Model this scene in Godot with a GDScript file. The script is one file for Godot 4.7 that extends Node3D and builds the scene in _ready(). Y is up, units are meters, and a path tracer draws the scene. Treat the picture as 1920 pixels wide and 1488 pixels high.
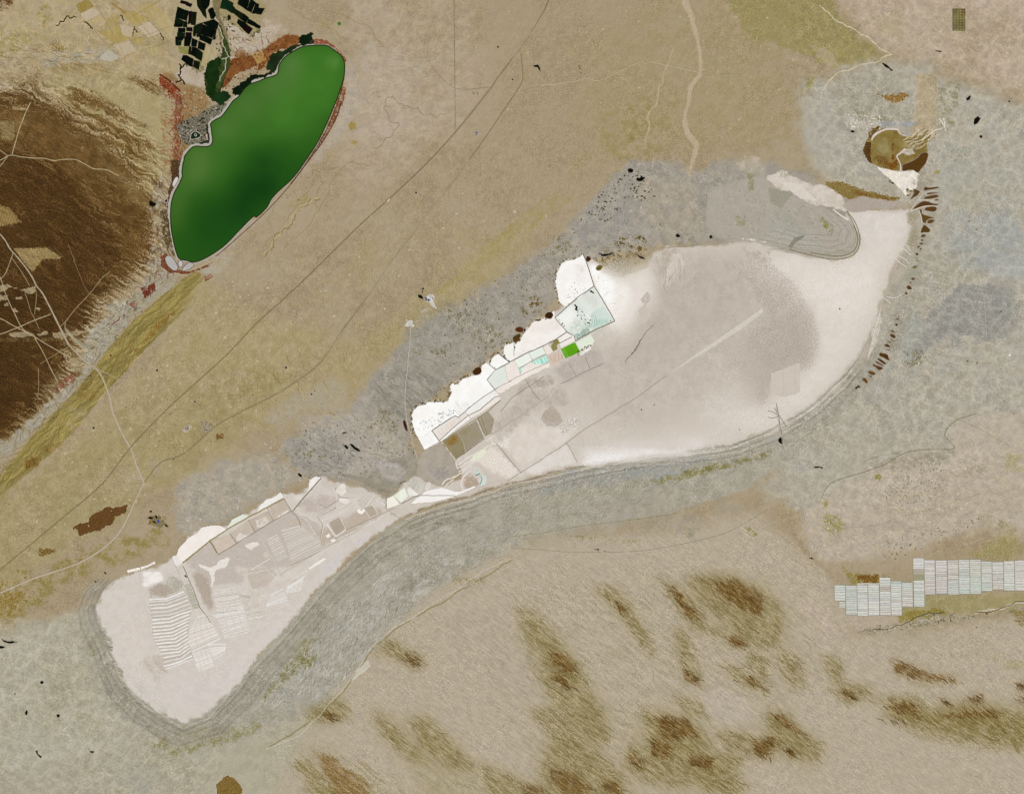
extends Node3D
# A desert basin seen from high above: a green lake, salt flats with evaporation ponds, farms, roads and dunes.
# Places are given in map units (1 unit = 10 m, x to the east, y to the south); at() turns them into metres.

const S := 10.0                 # metres per map unit
const CX := 960.0
const CY := 744.0
const MARGIN := 40.0            # the painted soil goes on this far past the mapped land
const K := 0.8                  # soil texture pixels per map unit
const CW := 1600
const CH := 1254
const WHITE := 0.85             # real albedo of the palest salt

var soil_r := PackedFloat32Array()
var soil_g := PackedFloat32Array()
var soil_b := PackedFloat32Array()
var fields: Array[PackedByteArray] = []
var soil_mat := StandardMaterial3D.new()      # rough land with fine relief
var flat_mat := StandardMaterial3D.new()      # level salt and mud
var water_mat := StandardMaterial3D.new()     # still water
var plain_mats := {}
var taken := {}
var seed_count := 11


func _ready() -> void:
	# ---- camera, sky, sun, exposure
	var cam := Camera3D.new()
	cam.name = "camera"
	cam.position = Vector3(0, 42000, 0)
	cam.rotation_degrees = Vector3(-90, 0, 0)
	cam.fov = rad_to_deg(2.0 * atan(CY * S / 42000.0))
	cam.near = 100.0
	cam.far = 120000.0
	add_child(cam)
	cam.current = true
	var sky_mat := ProceduralSkyMaterial.new()
	sky_mat.sky_top_color = Color(0.47, 0.54, 0.64)
	sky_mat.sky_horizon_color = Color(0.76, 0.77, 0.76)
	sky_mat.ground_bottom_color = Color(0.42, 0.38, 0.32)
	sky_mat.ground_horizon_color = Color(0.62, 0.60, 0.56)
	sky_mat.sky_curve = 0.12
	var sky := Sky.new()
	sky.sky_material = sky_mat
	var env := Environment.new()
	env.background_mode = Environment.BG_SKY
	env.sky = sky
	env.tonemap_mode = Environment.TONE_MAPPER_LINEAR
	env.tonemap_exposure = EXPOSURE
	env.sdfgi_enabled = true
	env.ssao_enabled = true
	env.ssil_enabled = true
	var we := WorldEnvironment.new()
	we.name = "environment"
	we.environment = env
	add_child(we)
	var sun := DirectionalLight3D.new()
	sun.name = "sun"
	sun.light_energy = 1.2
	sun.light_color = SUN_COLOR
	sun.light_angular_distance = 0.5
	sun.shadow_enabled = true
	sun.rotation_degrees = Vector3(-52, 38, 0)    # morning sun from the south-east
	add_child(sun)
	# ---- materials of the land
	for m in [soil_mat, flat_mat, water_mat]:
		m.albedo_color = Color(WHITE, WHITE, WHITE).linear_to_srgb()
		m.roughness = 1.0
		m.metallic_specular = 0.1
		m.texture_repeat = false
	water_mat.roughness = 0.25
	water_mat.metallic_specular = 0.3
	# ---- soil colours, then the setting, then the things
	make_fields()
	paint_plains()
	paint_west()
	paint_north()
	paint_east()
	paint_dunes()
	paint_shores()
	grain(0.10, 0)
	comb_ground()
	paint_salt()
	grain(0.09, 0)
	build_land()
	build_lake()
	build_roads()
	build_crops()
	build_ponds()
	build_salt_works()
	build_pan_blocks()
	build_pools()
	build_holes_and_scrub()
	build_settlements()
	finish_soil()

const CRISP := 0.9
const EXPOSURE := 1.015
const SUN_COLOR := Color(1.0, 0.975, 0.93)

# ------------------------------------------------------------------ helpers: places, names

func pts(text: String) -> PackedVector2Array:
	var out := PackedVector2Array()
	for pair in text.split(" ", false):
		var xy := pair.split(",")
		out.append(Vector2(float(xy[0]), float(xy[1])))
	return out


func at(p: Vector2, h := 0.0) -> Vector3:
	return Vector3((p.x - CX) * S, h, (p.y - CY) * S)


func uv_of(p: Vector2) -> Vector2:
	return Vector2((p.x + MARGIN) / (CW / K), (p.y + MARGIN) / (CH / K))


func rng_for() -> RandomNumberGenerator:
	var r := RandomNumberGenerator.new()
	seed_count += 7
	r.seed = seed_count * 7919
	return r


func numbered(called: String) -> String:
	var n: int = taken.get(called, 0)
	taken[called] = n + 1
	return called if n == 0 else "%s_%03d" % [called, n]


func tag(o: Node3D, label: String, category: String, group := "", kind := "") -> Node3D:
	o.set_meta("label", label)
	o.set_meta("category", category)
	if group != "":
		o.set_meta("group", group)
	if kind != "":
		o.set_meta("kind", kind)
	return o


func obj(called: String, mesh: Mesh, m: Material, parent: Node3D = null) -> MeshInstance3D:
	var o := MeshInstance3D.new()
	o.mesh = mesh
	o.material_override = m
	if parent == null:
		o.name = numbered(called)
		add_child(o, true)
	else:
		var n := 0
		o.name = called
		while parent.has_node(NodePath(String(o.name))):
			n += 1
			o.name = "%s_%03d" % [called, n]
		parent.add_child(o, true)
	return o


func thing(called: String, label: String, category: String, group := "") -> Node3D:
	var o := Node3D.new()
	o.name = numbered(called)
	add_child(o, true)
	tag(o, label, category, group)
	return o


func mat(hex: String, rough := 1.0, grain_kind := 1) -> StandardMaterial3D:
	var key := "%s %s %s" % [hex, rough, grain_kind]
	if not plain_mats.has(key):
		var m := StandardMaterial3D.new()
		var c := Color(hex).srgb_to_linear()
		m.albedo_color = Color(c.r * WHITE, c.g * WHITE, c.b * WHITE).linear_to_srgb()
		m.roughness = rough
		m.metallic_specular = 0.12
		if grain_kind > 0:
			m.albedo_texture = grain_texture(grain_kind)
			m.uv1_triplanar = true
			m.uv1_world_triplanar = true
			m.uv1_scale = Vector3.ONE / (900.0 if grain_kind == 1 else 1700.0)
		plain_mats[key] = m
	return plain_mats[key]


var grain_made := {}

func grain_texture(kind: int) -> Texture2D:
	if not grain_made.has(kind):
		var n := FastNoiseLite.new()
		n.seed = 40 + kind
		n.frequency = 0.05 if kind == 1 else 0.03
		n.fractal_octaves = 4
		var im := n.get_seamless_image(256, 256)
		im.convert(Image.FORMAT_RGB8)
		var lift := Image.create(256, 256, false, Image.FORMAT_RGBA8)
		lift.fill(Color(1, 1, 1, 0.9 if kind == 1 else 0.72))
		im.convert(Image.FORMAT_RGBA8)
		im.blend_rect(lift, Rect2i(0, 0, 256, 256), Vector2i.ZERO)
		grain_made[kind] = ImageTexture.create_from_image(im)
	return grain_made[kind]

# ------------------------------------------------------------------ helpers: outlines and meshes

func rough(poly: PackedVector2Array, amount: float, closed := true, least := 3.0) -> PackedVector2Array:
	if amount <= 0.0:
		return poly
	var r := rng_for()
	var out := PackedVector2Array()
	var n := poly.size()
	for i in (n if closed else n - 1):
		out.append(poly[i])
		_break_edge(out, poly[i], poly[(i + 1) % n], amount, least, r)
	if not closed:
		out.append(poly[n - 1])
	return out


func _break_edge(out: PackedVector2Array, a: Vector2, b: Vector2, amount: float, least: float, r: RandomNumberGenerator) -> void:
	var d := a.distance_to(b)
	if d < least:
		return
	var m := (a + b) * 0.5 + (b - a).orthogonal() * r.randf_range(-amount, amount)
	_break_edge(out, a, m, amount, least, r)
	out.append(m)
	_break_edge(out, m, b, amount, least, r)


func curved(poly: PackedVector2Array, closed := true, step := 3.0) -> PackedVector2Array:
	var out := PackedVector2Array()
	var n := poly.size()
	for i in (n if closed else n - 1):
		var p0 := poly[(i - 1 + n) % n] if closed or i > 0 else poly[i]
		var p1 := poly[i]
		var p2 := poly[(i + 1) % n]
		var p3 := poly[(i + 2) % n] if closed or i < n - 2 else p2
		var k := maxi(1, int(p1.distance_to(p2) / step))
		for j in k:
			out.append(p1.cubic_interpolate(p2, p0, p3, float(j) / k))
	if not closed:
		out.append(poly[n - 1])
	return out


func _tri(st: SurfaceTool, a: Vector3, b: Vector3, c: Vector3, ua := Vector2.ZERO, ub := Vector2.ZERO, uc := Vector2.ZERO) -> void:
	st.set_uv(ua)
	st.add_vertex(a)
	st.set_uv(ub)
	st.add_vertex(b)
	st.set_uv(uc)
	st.add_vertex(c)


func sheet(poly: PackedVector2Array, h: float, thick := 0.0) -> ArrayMesh:   # a level outline at height h, with side walls if thick
	var ids := Geometry2D.triangulate_polygon(poly)
	var st := SurfaceTool.new()
	st.begin(Mesh.PRIMITIVE_TRIANGLES)
	st.set_smooth_group(-1)
	for i in range(0, ids.size(), 3):
		var a := poly[ids[i]]
		var b := poly[ids[i + 1]]
		var c := poly[ids[i + 2]]
		if (b - a).cross(c - a) < 0.0:
			var t := b
			b = c
			c = t
		_tri(st, at(a, h), at(b, h), at(c, h), uv_of(a), uv_of(b), uv_of(c))
	if thick > 0.0:
		var turn := 1.0 if Geometry2D.is_polygon_clockwise(poly) else -1.0
		for i in poly.size():
			var a := poly[i]
			var b := poly[(i + 1) % poly.size()]
			if turn < 0.0:
				var t := a
				a = b
				b = t
			_tri(st, at(a, h), at(b, h - thick), at(b, h), uv_of(a), uv_of(b), uv_of(b))
			_tri(st, at(a, h), at(a, h - thick), at(b, h - thick), uv_of(a), uv_of(a), uv_of(b))
	st.generate_normals()
	return st.commit()


func band(line: PackedVector2Array, widths: Array, h: float, crown := 0.0, closed := false) -> ArrayMesh:   # a strip along a line; crown lifts its middle (embankments)
	var st := SurfaceTool.new()
	st.begin(Mesh.PRIMITIVE_TRIANGLES)
	st.set_smooth_group(-1)
	var n := line.size()
	var rows: Array[PackedVector2Array] = []
	for i in n:
		var before := line[(i - 1 + n) % n] if closed or i > 0 else line[i]
		var after := line[(i + 1) % n] if closed or i < n - 1 else line[i]
		var side := (after - before).normalized().orthogonal()
		var t := float(i) / maxi(1, n - 1) * (widths.size() - 1)
		var k := mini(int(t), widths.size() - 1)
		var w: float = lerpf(widths[k], widths[mini(k + 1, widths.size() - 1)], t - k) * 0.5
		rows.append(PackedVector2Array([line[i] - side * w, line[i] - side * w * 0.4, line[i] + side * w * 0.4, line[i] + side * w]))
	for i in (n if closed else n - 1):
		var a := rows[i]
		var b := rows[(i + 1) % n]
		if crown > 0.0:
			_quad(st, a[0], a[1], b[1], b[0], h, h + crown, h + crown, h)
			_quad(st, a[1], a[2], b[2], b[1], h + crown, h + crown, h + crown, h + crown)
			_quad(st, a[2], a[3], b[3], b[2], h + crown, h, h, h + crown)
		else:
			_quad(st, a[0], a[3], b[3], b[0], h, h, h, h)
	st.generate_normals()
	return st.commit()


func _quad(st: SurfaceTool, a: Vector2, b: Vector2, c: Vector2, d: Vector2, ha: float, hb: float, hc: float, hd: float) -> void:
	if (b - a).cross(c - a) > 0.0:
		_tri(st, at(a, ha), at(b, hb), at(c, hc), uv_of(a), uv_of(b), uv_of(c))
	else:
		_tri(st, at(a, ha), at(c, hc), at(b, hb), uv_of(a), uv_of(c), uv_of(b))
	if (c - a).cross(d - a) > 0.0:
		_tri(st, at(a, ha), at(c, hc), at(d, hd), uv_of(a), uv_of(c), uv_of(d))
	else:
		_tri(st, at(a, ha), at(d, hd), at(c, hc), uv_of(a), uv_of(d), uv_of(c))

# ------------------------------------------------------------------ helpers: soil colours (computed stains, grain and streaks; painted shade only beside the salt ridges)

func make_fields() -> void:
	soil_r.resize(CW * CH)
	soil_g.resize(CW * CH)
	soil_b.resize(CW * CH)
	for spec in [
		[0.28, 2, FastNoiseLite.FRACTAL_FBM, FastNoiseLite.TYPE_SIMPLEX],      # 0 fine grain
		[0.035, 5, FastNoiseLite.FRACTAL_FBM, FastNoiseLite.TYPE_SIMPLEX],     # 1 patches
		[0.007, 5, FastNoiseLite.FRACTAL_FBM, FastNoiseLite.TYPE_SIMPLEX],     # 2 broad drifts
		[0.03, 4, FastNoiseLite.FRACTAL_RIDGED, FastNoiseLite.TYPE_SIMPLEX],   # 3 veins
		[0.11, 3, FastNoiseLite.FRACTAL_FBM, FastNoiseLite.TYPE_CELLULAR],     # 4 tufts
	]:
		var n := FastNoiseLite.new()
		n.seed = 3 + fields.size()
		n.noise_type = spec[3]
		n.frequency = spec[0]
		n.fractal_octaves = spec[1]
		n.fractal_type = spec[2]
		n.fractal_gain = 0.5 if fields.size() == 0 else 0.7
		var im := n.get_image(CW, CH)
		im.convert(Image.FORMAT_L8)
		fields.append(levelled(im.get_data()))
	# streaks: 5 dunes falling to the south-east, 6 shore lines rising to the north-east, 7 fine plumes to the east-south-east, 8 thin veins to the south-east, 9 steep hairs
	for spec in [[38.0, 0.016, 0.11, 5, false, 0.015], [-42.0, 0.008, 0.12, 5, false, 0.03], [31.0, 0.011, 0.13, 5, false, 0.05], [38.0, 0.02, 0.16, 3, true, 0.02], [78.0, 0.03, 0.16, 3, false, 0.03], [38.0, 0.035, 0.30, 3, false, 0.01], [-38.0, 0.022, 0.30, 3, false, 0.05], [31.0, 0.03, 0.28, 3, false, 0.04], [66.0, 0.03, 0.22, 4, true, 0.06]]:
		fields.append(streaks(spec[0], spec[1], spec[2], spec[3], spec[4], spec[5]))
	# 14, 15, 16: swirled drifts, broad to fine
	fields.append(swirls(0.006, 90.0, 0.006, 5))
	fields.append(swirls(0.014, 60.0, 0.012, 5))
	fields.append(swirls(0.035, 40.0, 0.02, 4))


func swirls(frequency: float, bend: float, bend_frequency: float, octaves: int) -> PackedByteArray:   # drifts drawn out by slow water
	var n := FastNoiseLite.new()
	n.seed = 90 + fields.size()
	n.noise_type = FastNoiseLite.TYPE_SIMPLEX
	n.frequency = frequency
	n.fractal_octaves = octaves
	n.fractal_gain = 0.55
	n.domain_warp_enabled = true
	n.domain_warp_type = FastNoiseLite.DOMAIN_WARP_SIMPLEX
	n.domain_warp_amplitude = bend
	n.domain_warp_frequency = bend_frequency
	n.domain_warp_fractal_type = FastNoiseLite.DOMAIN_WARP_FRACTAL_PROGRESSIVE
	n.domain_warp_fractal_octaves = 4
	var im := n.get_image(CW, CH)
	im.convert(Image.FORMAT_L8)
	return levelled(im.get_data())


func streaks(degrees: float, along: float, across: float, octaves: int, ridged: bool, bend: float) -> PackedByteArray:
	var n := FastNoiseLite.new()
	n.seed = 60 + fields.size()
	n.noise_type = FastNoiseLite.TYPE_SIMPLEX
	n.frequency = 1.0
	n.fractal_octaves = octaves
	n.fractal_gain = 0.68
	if ridged:
		n.fractal_type = FastNoiseLite.FRACTAL_RIDGED
	var c := cos(deg_to_rad(degrees))
	var s := sin(deg_to_rad(degrees))
	var out := PackedByteArray()
	out.resize(CW * CH)
	var warp := fields[2]
	var warp2 := fields[1]
	var i := 0
	for y in CH:
		for x in CW:
			var v := (y * c - x * s) + warp[i] * bend + warp2[i] * bend * 0.2
			out[i] = int(clampf(n.get_noise_2d((x * c + y * s) * along, v * across) * 127.0 + 127.5, 0.0, 255.0))
			i += 1
	return levelled(out)


func levelled(a: PackedByteArray) -> PackedByteArray:   # even spread of values, so that a share of 0.3 covers 0.3 of the ground
	var count := PackedInt32Array()
	count.resize(256)
	var total := 0
	for i in range(0, a.size(), 7):
		count[a[i]] += 1
		total += 1
	var to := PackedByteArray()
	to.resize(256)
	var run := 0
	for v in 256:
		run += count[v]
		to[v] = int(255.0 * run / total)
	for i in a.size():
		a[i] = to[a[i]]
	return a


func base(hex_a: String, hex_b: String, mix: int) -> void:
	var ca := Color(hex_a)
	var cb := Color(hex_b)
	var f := fields[mix]
	for i in CW * CH:
		var t := f[i] / 255.0
		soil_r[i] = lerpf(ca.r, cb.r, t)
		soil_g[i] = lerpf(ca.g, cb.g, t)
		soil_b[i] = lerpf(ca.b, cb.b, t)


func to_soil(poly: PackedVector2Array) -> PackedVector2Array:
	var out := PackedVector2Array()
	for p in poly:
		out.append((p + Vector2(MARGIN, MARGIN)) * K)
	return out


# one kind of soil: outline, two colours mixed by the field «mix», soft edge, share of the ground that it covers, hardness, the field that breaks it up, strength
func soil(outline: Variant, hex_a: String, hex_b: String, soft := 6.0, share := 1.5, hard := 2.0, broken := 1, mix := 1, strength := 1.0, jag := 0.0) -> void:
	var poly: PackedVector2Array = pts(outline) if outline is String else outline
	if jag > 0.0:
		poly = rough(poly, jag)
	poly = to_soil(poly)
	var f := soft * K * (1.6 if soft >= 5.0 else 1.0)
	var steps := clampi(int(round(log(maxf(f, 1.0)) / log(2.0))), 0, 6)
	var box := Rect2(poly[0], Vector2.ZERO)
	for p in poly:
		box = box.expand(p)
	box = box.grow(f * 2.0 + 2.0)
	var block := 1 << steps
	var x0 := maxi(0, int(box.position.x))
	var y0 := maxi(0, int(box.position.y))
	var w := mini(CW, int(box.end.x)) - x0
	var h := mini(CH, int(box.end.y)) - y0
	if w < 2 or h < 2:
		return
	var pw := (w + block - 1) / block * block
	var ph := (h + block - 1) / block * block
	var mask := Image.create(pw, ph, false, Image.FORMAT_L8)
	fill_outline(mask, poly, x0, y0)
	if steps > 0:
		for i in steps:
			mask.shrink_x2()
		mask.resize(pw, ph, Image.INTERPOLATE_CUBIC)
	var m := mask.get_data()
	var n := fields[maxi(broken, 0)]
	var fine := fields[0]
	var smooth := broken < 0
	var mx := fields[mix]
	var ca := Color(hex_a)
	var cb := Color(hex_b)
	var r := soil_r
	var g := soil_g
	var b := soil_b
	soil_r = PackedFloat32Array()
	soil_g = PackedFloat32Array()
	soil_b = PackedFloat32Array()
	var k := hard * (0.55 if soft >= 5.0 else 0.75) / 255.0
	var dr := (cb.r - ca.r) / 255.0
	var dg := (cb.g - ca.g) / 255.0
	var db := (cb.b - ca.b) / 255.0
	for y in h:
		var mi := y * pw
		var ci := (y0 + y) * CW + x0
		for x in w:
			var mv := m[mi + x]
			if mv > 0:
				var i := ci + x
				var a := mv * share / 255.0 if smooth else (mv * share - (n[i] * 0.75 + fine[i] * 0.25)) * k
				if a > 0.0:
					if a > 1.0:
						a = 1.0
					a *= strength
					var t := mx[i]
					r[i] += (ca.r + dr * t - r[i]) * a
					g[i] += (ca.g + dg * t - g[i]) * a
					b[i] += (ca.b + db * t - b[i]) * a
	soil_r = r
	soil_g = g
	soil_b = b


func combed(outline: String, which: int, amount: float, soft: float) -> void:   # a finely lined or grained soil: its own colour, a little paler and darker along a field
	var poly := to_soil(pts(outline))
	var steps := clampi(int(round(log(maxf(soft * K, 1.0)) / log(2.0))), 0, 6)
	var block := 1 << steps
	var pw := (CW + block - 1) / block * block
	var ph := (CH + block - 1) / block * block
	var mask := Image.create(pw, ph, false, Image.FORMAT_L8)
	fill_outline(mask, poly, 0, 0)
	for i in steps:
		mask.shrink_x2()
	mask.resize(pw, ph, Image.INTERPOLATE_CUBIC)
	var m := mask.get_data()
	var f := fields[which]
	var r := soil_r
	var g := soil_g
	var b := soil_b
	soil_r = PackedFloat32Array()
	soil_g = PackedFloat32Array()
	soil_b = PackedFloat32Array()
	var k := amount / 65025.0
	for y in CH:
		var row := y * pw
		var i := y * CW
		for x in CW:
			var mv := m[row + x]
			if mv > 0:
				var t := 1.0 + (f[i] - 127.5) * mv * k
				r[i] *= t
				g[i] *= t
				b[i] *= t
			i += 1
	soil_r = r
	soil_g = g
	soil_b = b


func fill_outline(mask: Image, poly: PackedVector2Array, x0: int, y0: int) -> void:
	var h := mask.get_height()
	var w := mask.get_width()
	var rows := []
	rows.resize(h)
	var n := poly.size()
	for i in n:
		var a := poly[i]
		var b := poly[(i + 1) % n]
		if a.y > b.y:
			var t := a
			a = b
			b = t
		var from := maxi(0, int(ceil(a.y - y0 - 0.5)))
		var to := mini(h - 1, int(ceil(b.y - y0 - 0.5)) - 1)
		if to < from:
			continue
		var slope := (b.x - a.x) / (b.y - a.y)
		for y in range(from, to + 1):
			if rows[y] == null:
				rows[y] = PackedFloat32Array()
			rows[y].append(a.x + (y + y0 + 0.5 - a.y) * slope - x0)
	for y in h:
		if rows[y] == null:
			continue
		var cuts: PackedFloat32Array = rows[y]
		cuts.sort()
		for c in range(0, cuts.size() - 1, 2):
			var from := maxi(0, int(round(cuts[c])))
			var to := mini(w, int(round(cuts[c + 1])))
			if to > from:
				mask.fill_rect(Rect2i(from, y, to - from, 1), Color.WHITE)


func vein(line: PackedVector2Array, hex: String, width: float, strength: float) -> void:   # a stained line in the soil
	var c := Color(hex)
	var p := to_soil(line)
	var w := width * K * 0.5
	for s in p.size() - 1:
		var a := p[s]
		var b := p[s + 1]
		var parts := maxi(1, int(a.distance_to(b) / 8.0))
		for j in parts:
			_stroke(a.lerp(b, float(j) / parts), a.lerp(b, float(j + 1) / parts), w, c, strength)


func _stroke(a: Vector2, b: Vector2, w: float, c: Color, strength: float) -> void:
	var x0 := maxi(0, int(minf(a.x, b.x) - w - 1.0))
	var x1 := mini(CW - 1, int(maxf(a.x, b.x) + w + 1.0))
	var y0 := maxi(0, int(minf(a.y, b.y) - w - 1.0))
	var y1 := mini(CH - 1, int(maxf(a.y, b.y) + w + 1.0))
	var d := b - a
	var l2 := maxf(d.length_squared(), 0.0001)
	for y in range(y0, y1 + 1):
		for x in range(x0, x1 + 1):
			var q := Vector2(x + 0.5, y + 0.5) - a
			var t := clampf(q.dot(d) / l2, 0.0, 1.0)
			var k := clampf(w + 0.5 - (q - d * t).length(), 0.0, minf(1.0, w * 2.0)) * strength
			if k > 0.0:
				var i := y * CW + x
				soil_r[i] += (c.r - soil_r[i]) * k
				soil_g[i] += (c.g - soil_g[i]) * k
				soil_b[i] += (c.b - soil_b[i]) * k


func veins(outline: String, count: int, length: float, degrees: float, spread: float, hex: String, width: float, strength: float) -> void:   # many short rills inside an outline
	var poly := pts(outline)
	var r := rng_for()
	var box := Rect2(poly[0], Vector2.ZERO)
	for p in poly:
		box = box.expand(p)
	for i in count:
		var p := Vector2.ZERO
		var found := false
		for tries in 12:
			p = Vector2(r.randf_range(box.position.x, box.end.x), r.randf_range(box.position.y, box.end.y))
			if Geometry2D.is_point_in_polygon(p, poly):
				found = true
				break
		if not found:
			continue
		var a := deg_to_rad(degrees + r.randf_range(-spread, spread))
		var line := PackedVector2Array([p])
		var left := length * r.randf_range(0.4, 1.3)
		while left > 0.0:
			a += r.randf_range(-0.45, 0.45)
			a = lerp_angle(a, deg_to_rad(degrees), 0.15)
			p += Vector2.from_angle(a) * 3.5
			line.append(p)
			left -= 3.5
		vein(line, hex, width * r.randf_range(0.6, 1.2), strength * r.randf_range(0.4, 1.0))


func flecks(outline: String, count: int, small: float, large: float, hex: String, strength: float) -> void:   # scattered small stains
	var poly := pts(outline)
	var r := rng_for()
	var box := Rect2(poly[0], Vector2.ZERO)
	for p in poly:
		box = box.expand(p)
	for i in count:
		var p := Vector2(r.randf_range(box.position.x, box.end.x), r.randf_range(box.position.y, box.end.y))
		if not Geometry2D.is_point_in_polygon(p, poly):
			continue
		var d := Vector2.from_angle(r.randf() * TAU) * r.randf_range(0.0, large)
		vein(PackedVector2Array([p, p + d * 0.6, p + d + Vector2(r.randf_range(-1, 1), r.randf_range(-1, 1))]), hex, r.randf_range(small, large), strength * r.randf_range(0.4, 1.0))


func grain(amount: float, which: int) -> void:
	var f := fields[which]
	var f1 := fields[1]
	var f2 := fields[4]
	var where := fields[2]
	for i in CW * CH:
		var k := 1.0 + (0.25 + where[i] / 255.0) * (f[i] * 0.55 + f1[i] * 0.2 + f2[i] * 0.25 - 127.5) / 255.0 * amount
		soil_r[i] *= k
		soil_g[i] *= k
		soil_b[i] *= k


func finish_soil() -> void:
	var t := ImageTexture.create_from_image(soil_image())
	for m in [soil_mat, flat_mat]:
		m.albedo_texture = t
	var relief := Image.create_from_data(CW, CH, false, Image.FORMAT_L8, fields[1])
	soil_mat.heightmap_enabled = true
	soil_mat.heightmap_scale = 500.0        # five metres of rise and fall
	soil_mat.heightmap_texture = ImageTexture.create_from_image(relief)


func soil_image() -> Image:
	var bytes := PackedByteArray()
	bytes.resize(CW * CH * 3)
	var j := 0
	for i in CW * CH:
		bytes[j] = int(clampf(soil_r[i] * 255.0 + 0.5, 0.0, 255.0))
		bytes[j + 1] = int(clampf(soil_g[i] * 255.0 + 0.5, 0.0, 255.0))
		bytes[j + 2] = int(clampf(soil_b[i] * 255.0 + 0.5, 0.0, 255.0))
		j += 3
	var im := Image.create_from_data(CW, CH, false, Image.FORMAT_RGB8, bytes)
	var dull := im.duplicate() as Image          # crisper grain: twice the soil less its own average nearby
	dull.shrink_x2()
	dull.resize(CW, CH, Image.INTERPOLATE_CUBIC)
	var low := dull.get_data()
	for i in CW * CH * 3:
		bytes[i] = clampi(bytes[i] + int((bytes[i] - low[i]) * CRISP), 0, 255)
	im = Image.create_from_data(CW, CH, false, Image.FORMAT_RGB8, bytes)
	return im

# ------------------------------------------------------------------ the soils

func paint_plains() -> void:
	base("a8987d", "a08e70", 2)
	# pinkish sand in the middle north
	soil("640,-40 880,-40 930,200 800,330 640,380 600,260 650,150", "ac9a82", "b4a48e", 40, 1.3, 1.5, 2, 1, 0.9)
	soil("660,60 800,120 790,230 700,300 650,240", "b0a08c", "b9ab98", 20, 1.0, 2, 3, 1, 0.8)
	soil("880,-40 1230,-40 1200,330 1060,420 900,420 800,330 900,200", "a9977b", "a28f72", 40, 1.2, 1.5, 2, 1, 0.8)
	# olive steppe
	soil("1200,-40 1480,-40 1500,200 1520,290 1420,300 1200,320 1080,300 1060,120", "9e8f68", "a4946f", 40, 1.1, 1.6, 1, 2, 0.9)
	soil("1340,-40 1535,-40 1600,60 1680,102 1640,122 1575,132 1500,100 1400,70", "958a58", "9a8d60", 16, 1.5, 2, 1, 0)
	soil("1140,200 1230,160 1270,180 1260,300 1180,330 1100,300", "97895a", "9f9168", 18, 0.9, 2.2, 1, 1, 0.8)
	soil("1190,220 1230,200 1210,250 1180,290 1150,300", "8b7a45", "96864f", 10, 0.7, 3, 4, 1, 0.8)
	soil("1510,150 1530,140 1522,172 1512,174", "80802a", "8a8438", 5, 0.9, 3, 4, 0, 0.9)
	drift("640,0 960,0 1060,400 760,560 640,620 480,560 620,260", ["b3a48d", "9f8f72", "ae9e86"], 0.3, 0.42, 40.0)
	drift("1060,0 1540,0 1540,290 1200,330 1000,420", ["a09062", "ac9c7c", "96875a"], 0.3, 0.49, 40.0)
	# the north-east: pale pink ground
	soil("1535,-40 2000,-40 2000,200 1840,170 1750,110 1680,98 1600,55", "b3a18c", "bba993", 22, 1.5, 1.6, 2, 1)
	soil("1640,30 1690,20 1705,70 1690,78 1640,60", "a39672", "ab9c7c", 6, 1.2, 2.5, 1, 1, 0.8)
	soil("1820,0 1850,0 1850,10 1815,16", "c4b6a4", "b8a792", 4, 0.9, 3, 1, 1)
	veins("1540,0 1920,0 1920,180 1760,120 1690,90 1600,50", 70, 26, 40, 35, "c8b9a6", 1.1, 0.6)
	veins("1540,0 1920,0 1920,180 1760,120", 50, 22, 60, 60, "9c8c6e", 1.1, 0.5)
	# faint rills and dry veins of the sand plain
	veins("500,400 800,330 1000,330 1000,420 760,560 640,620 480,560", 110, 26, 66, 20, "8d7d5c", 0.9, 0.5)
	veins("480,560 640,620 620,700 500,740 420,690", 80, 22, 62, 25, "8b7b50", 0.9, 0.5)
	veins("700,60 800,110 790,250 700,300 660,220", 120, 16, 10, 40, "bcae9b", 1.0, 0.6)
	veins("700,60 800,110 790,250 700,300 660,220", 60, 14, 15, 40, "8c7c62", 0.9, 0.5)
	veins("1040,100 1180,150 1160,300 1040,260", 60, 20, 60, 25, "8f8162", 0.9, 0.4)
	veins("1000,220 1230,100 1420,300 1200,330", 90, 24, 64, 25, "94865f", 0.9, 0.35)
	flecks("420,560 700,440 1000,300 1060,420 720,600 640,690 480,730", 120, 0.9, 4.0, "c4b69c", 0.9)
	flecks("680,0 1200,0 1200,300 800,330", 90, 0.8, 3.0, "bcae96", 0.7)
	flecks("1230,0 1540,0 1540,300 1230,320", 60, 0.9, 3.5, "b9aa8a", 0.7)
	for line in ["838,212 795,216 736,180 720,205 727,215 748,232 737,247 733,257 700,276", "696,310 650,306 640,318 600,322 585,318 600,330 595,360 588,372"]:
		vein(curved(rough(pts(line), 0.25, false, 2.0), false), "87765a", 1.0, 0.6)


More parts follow.
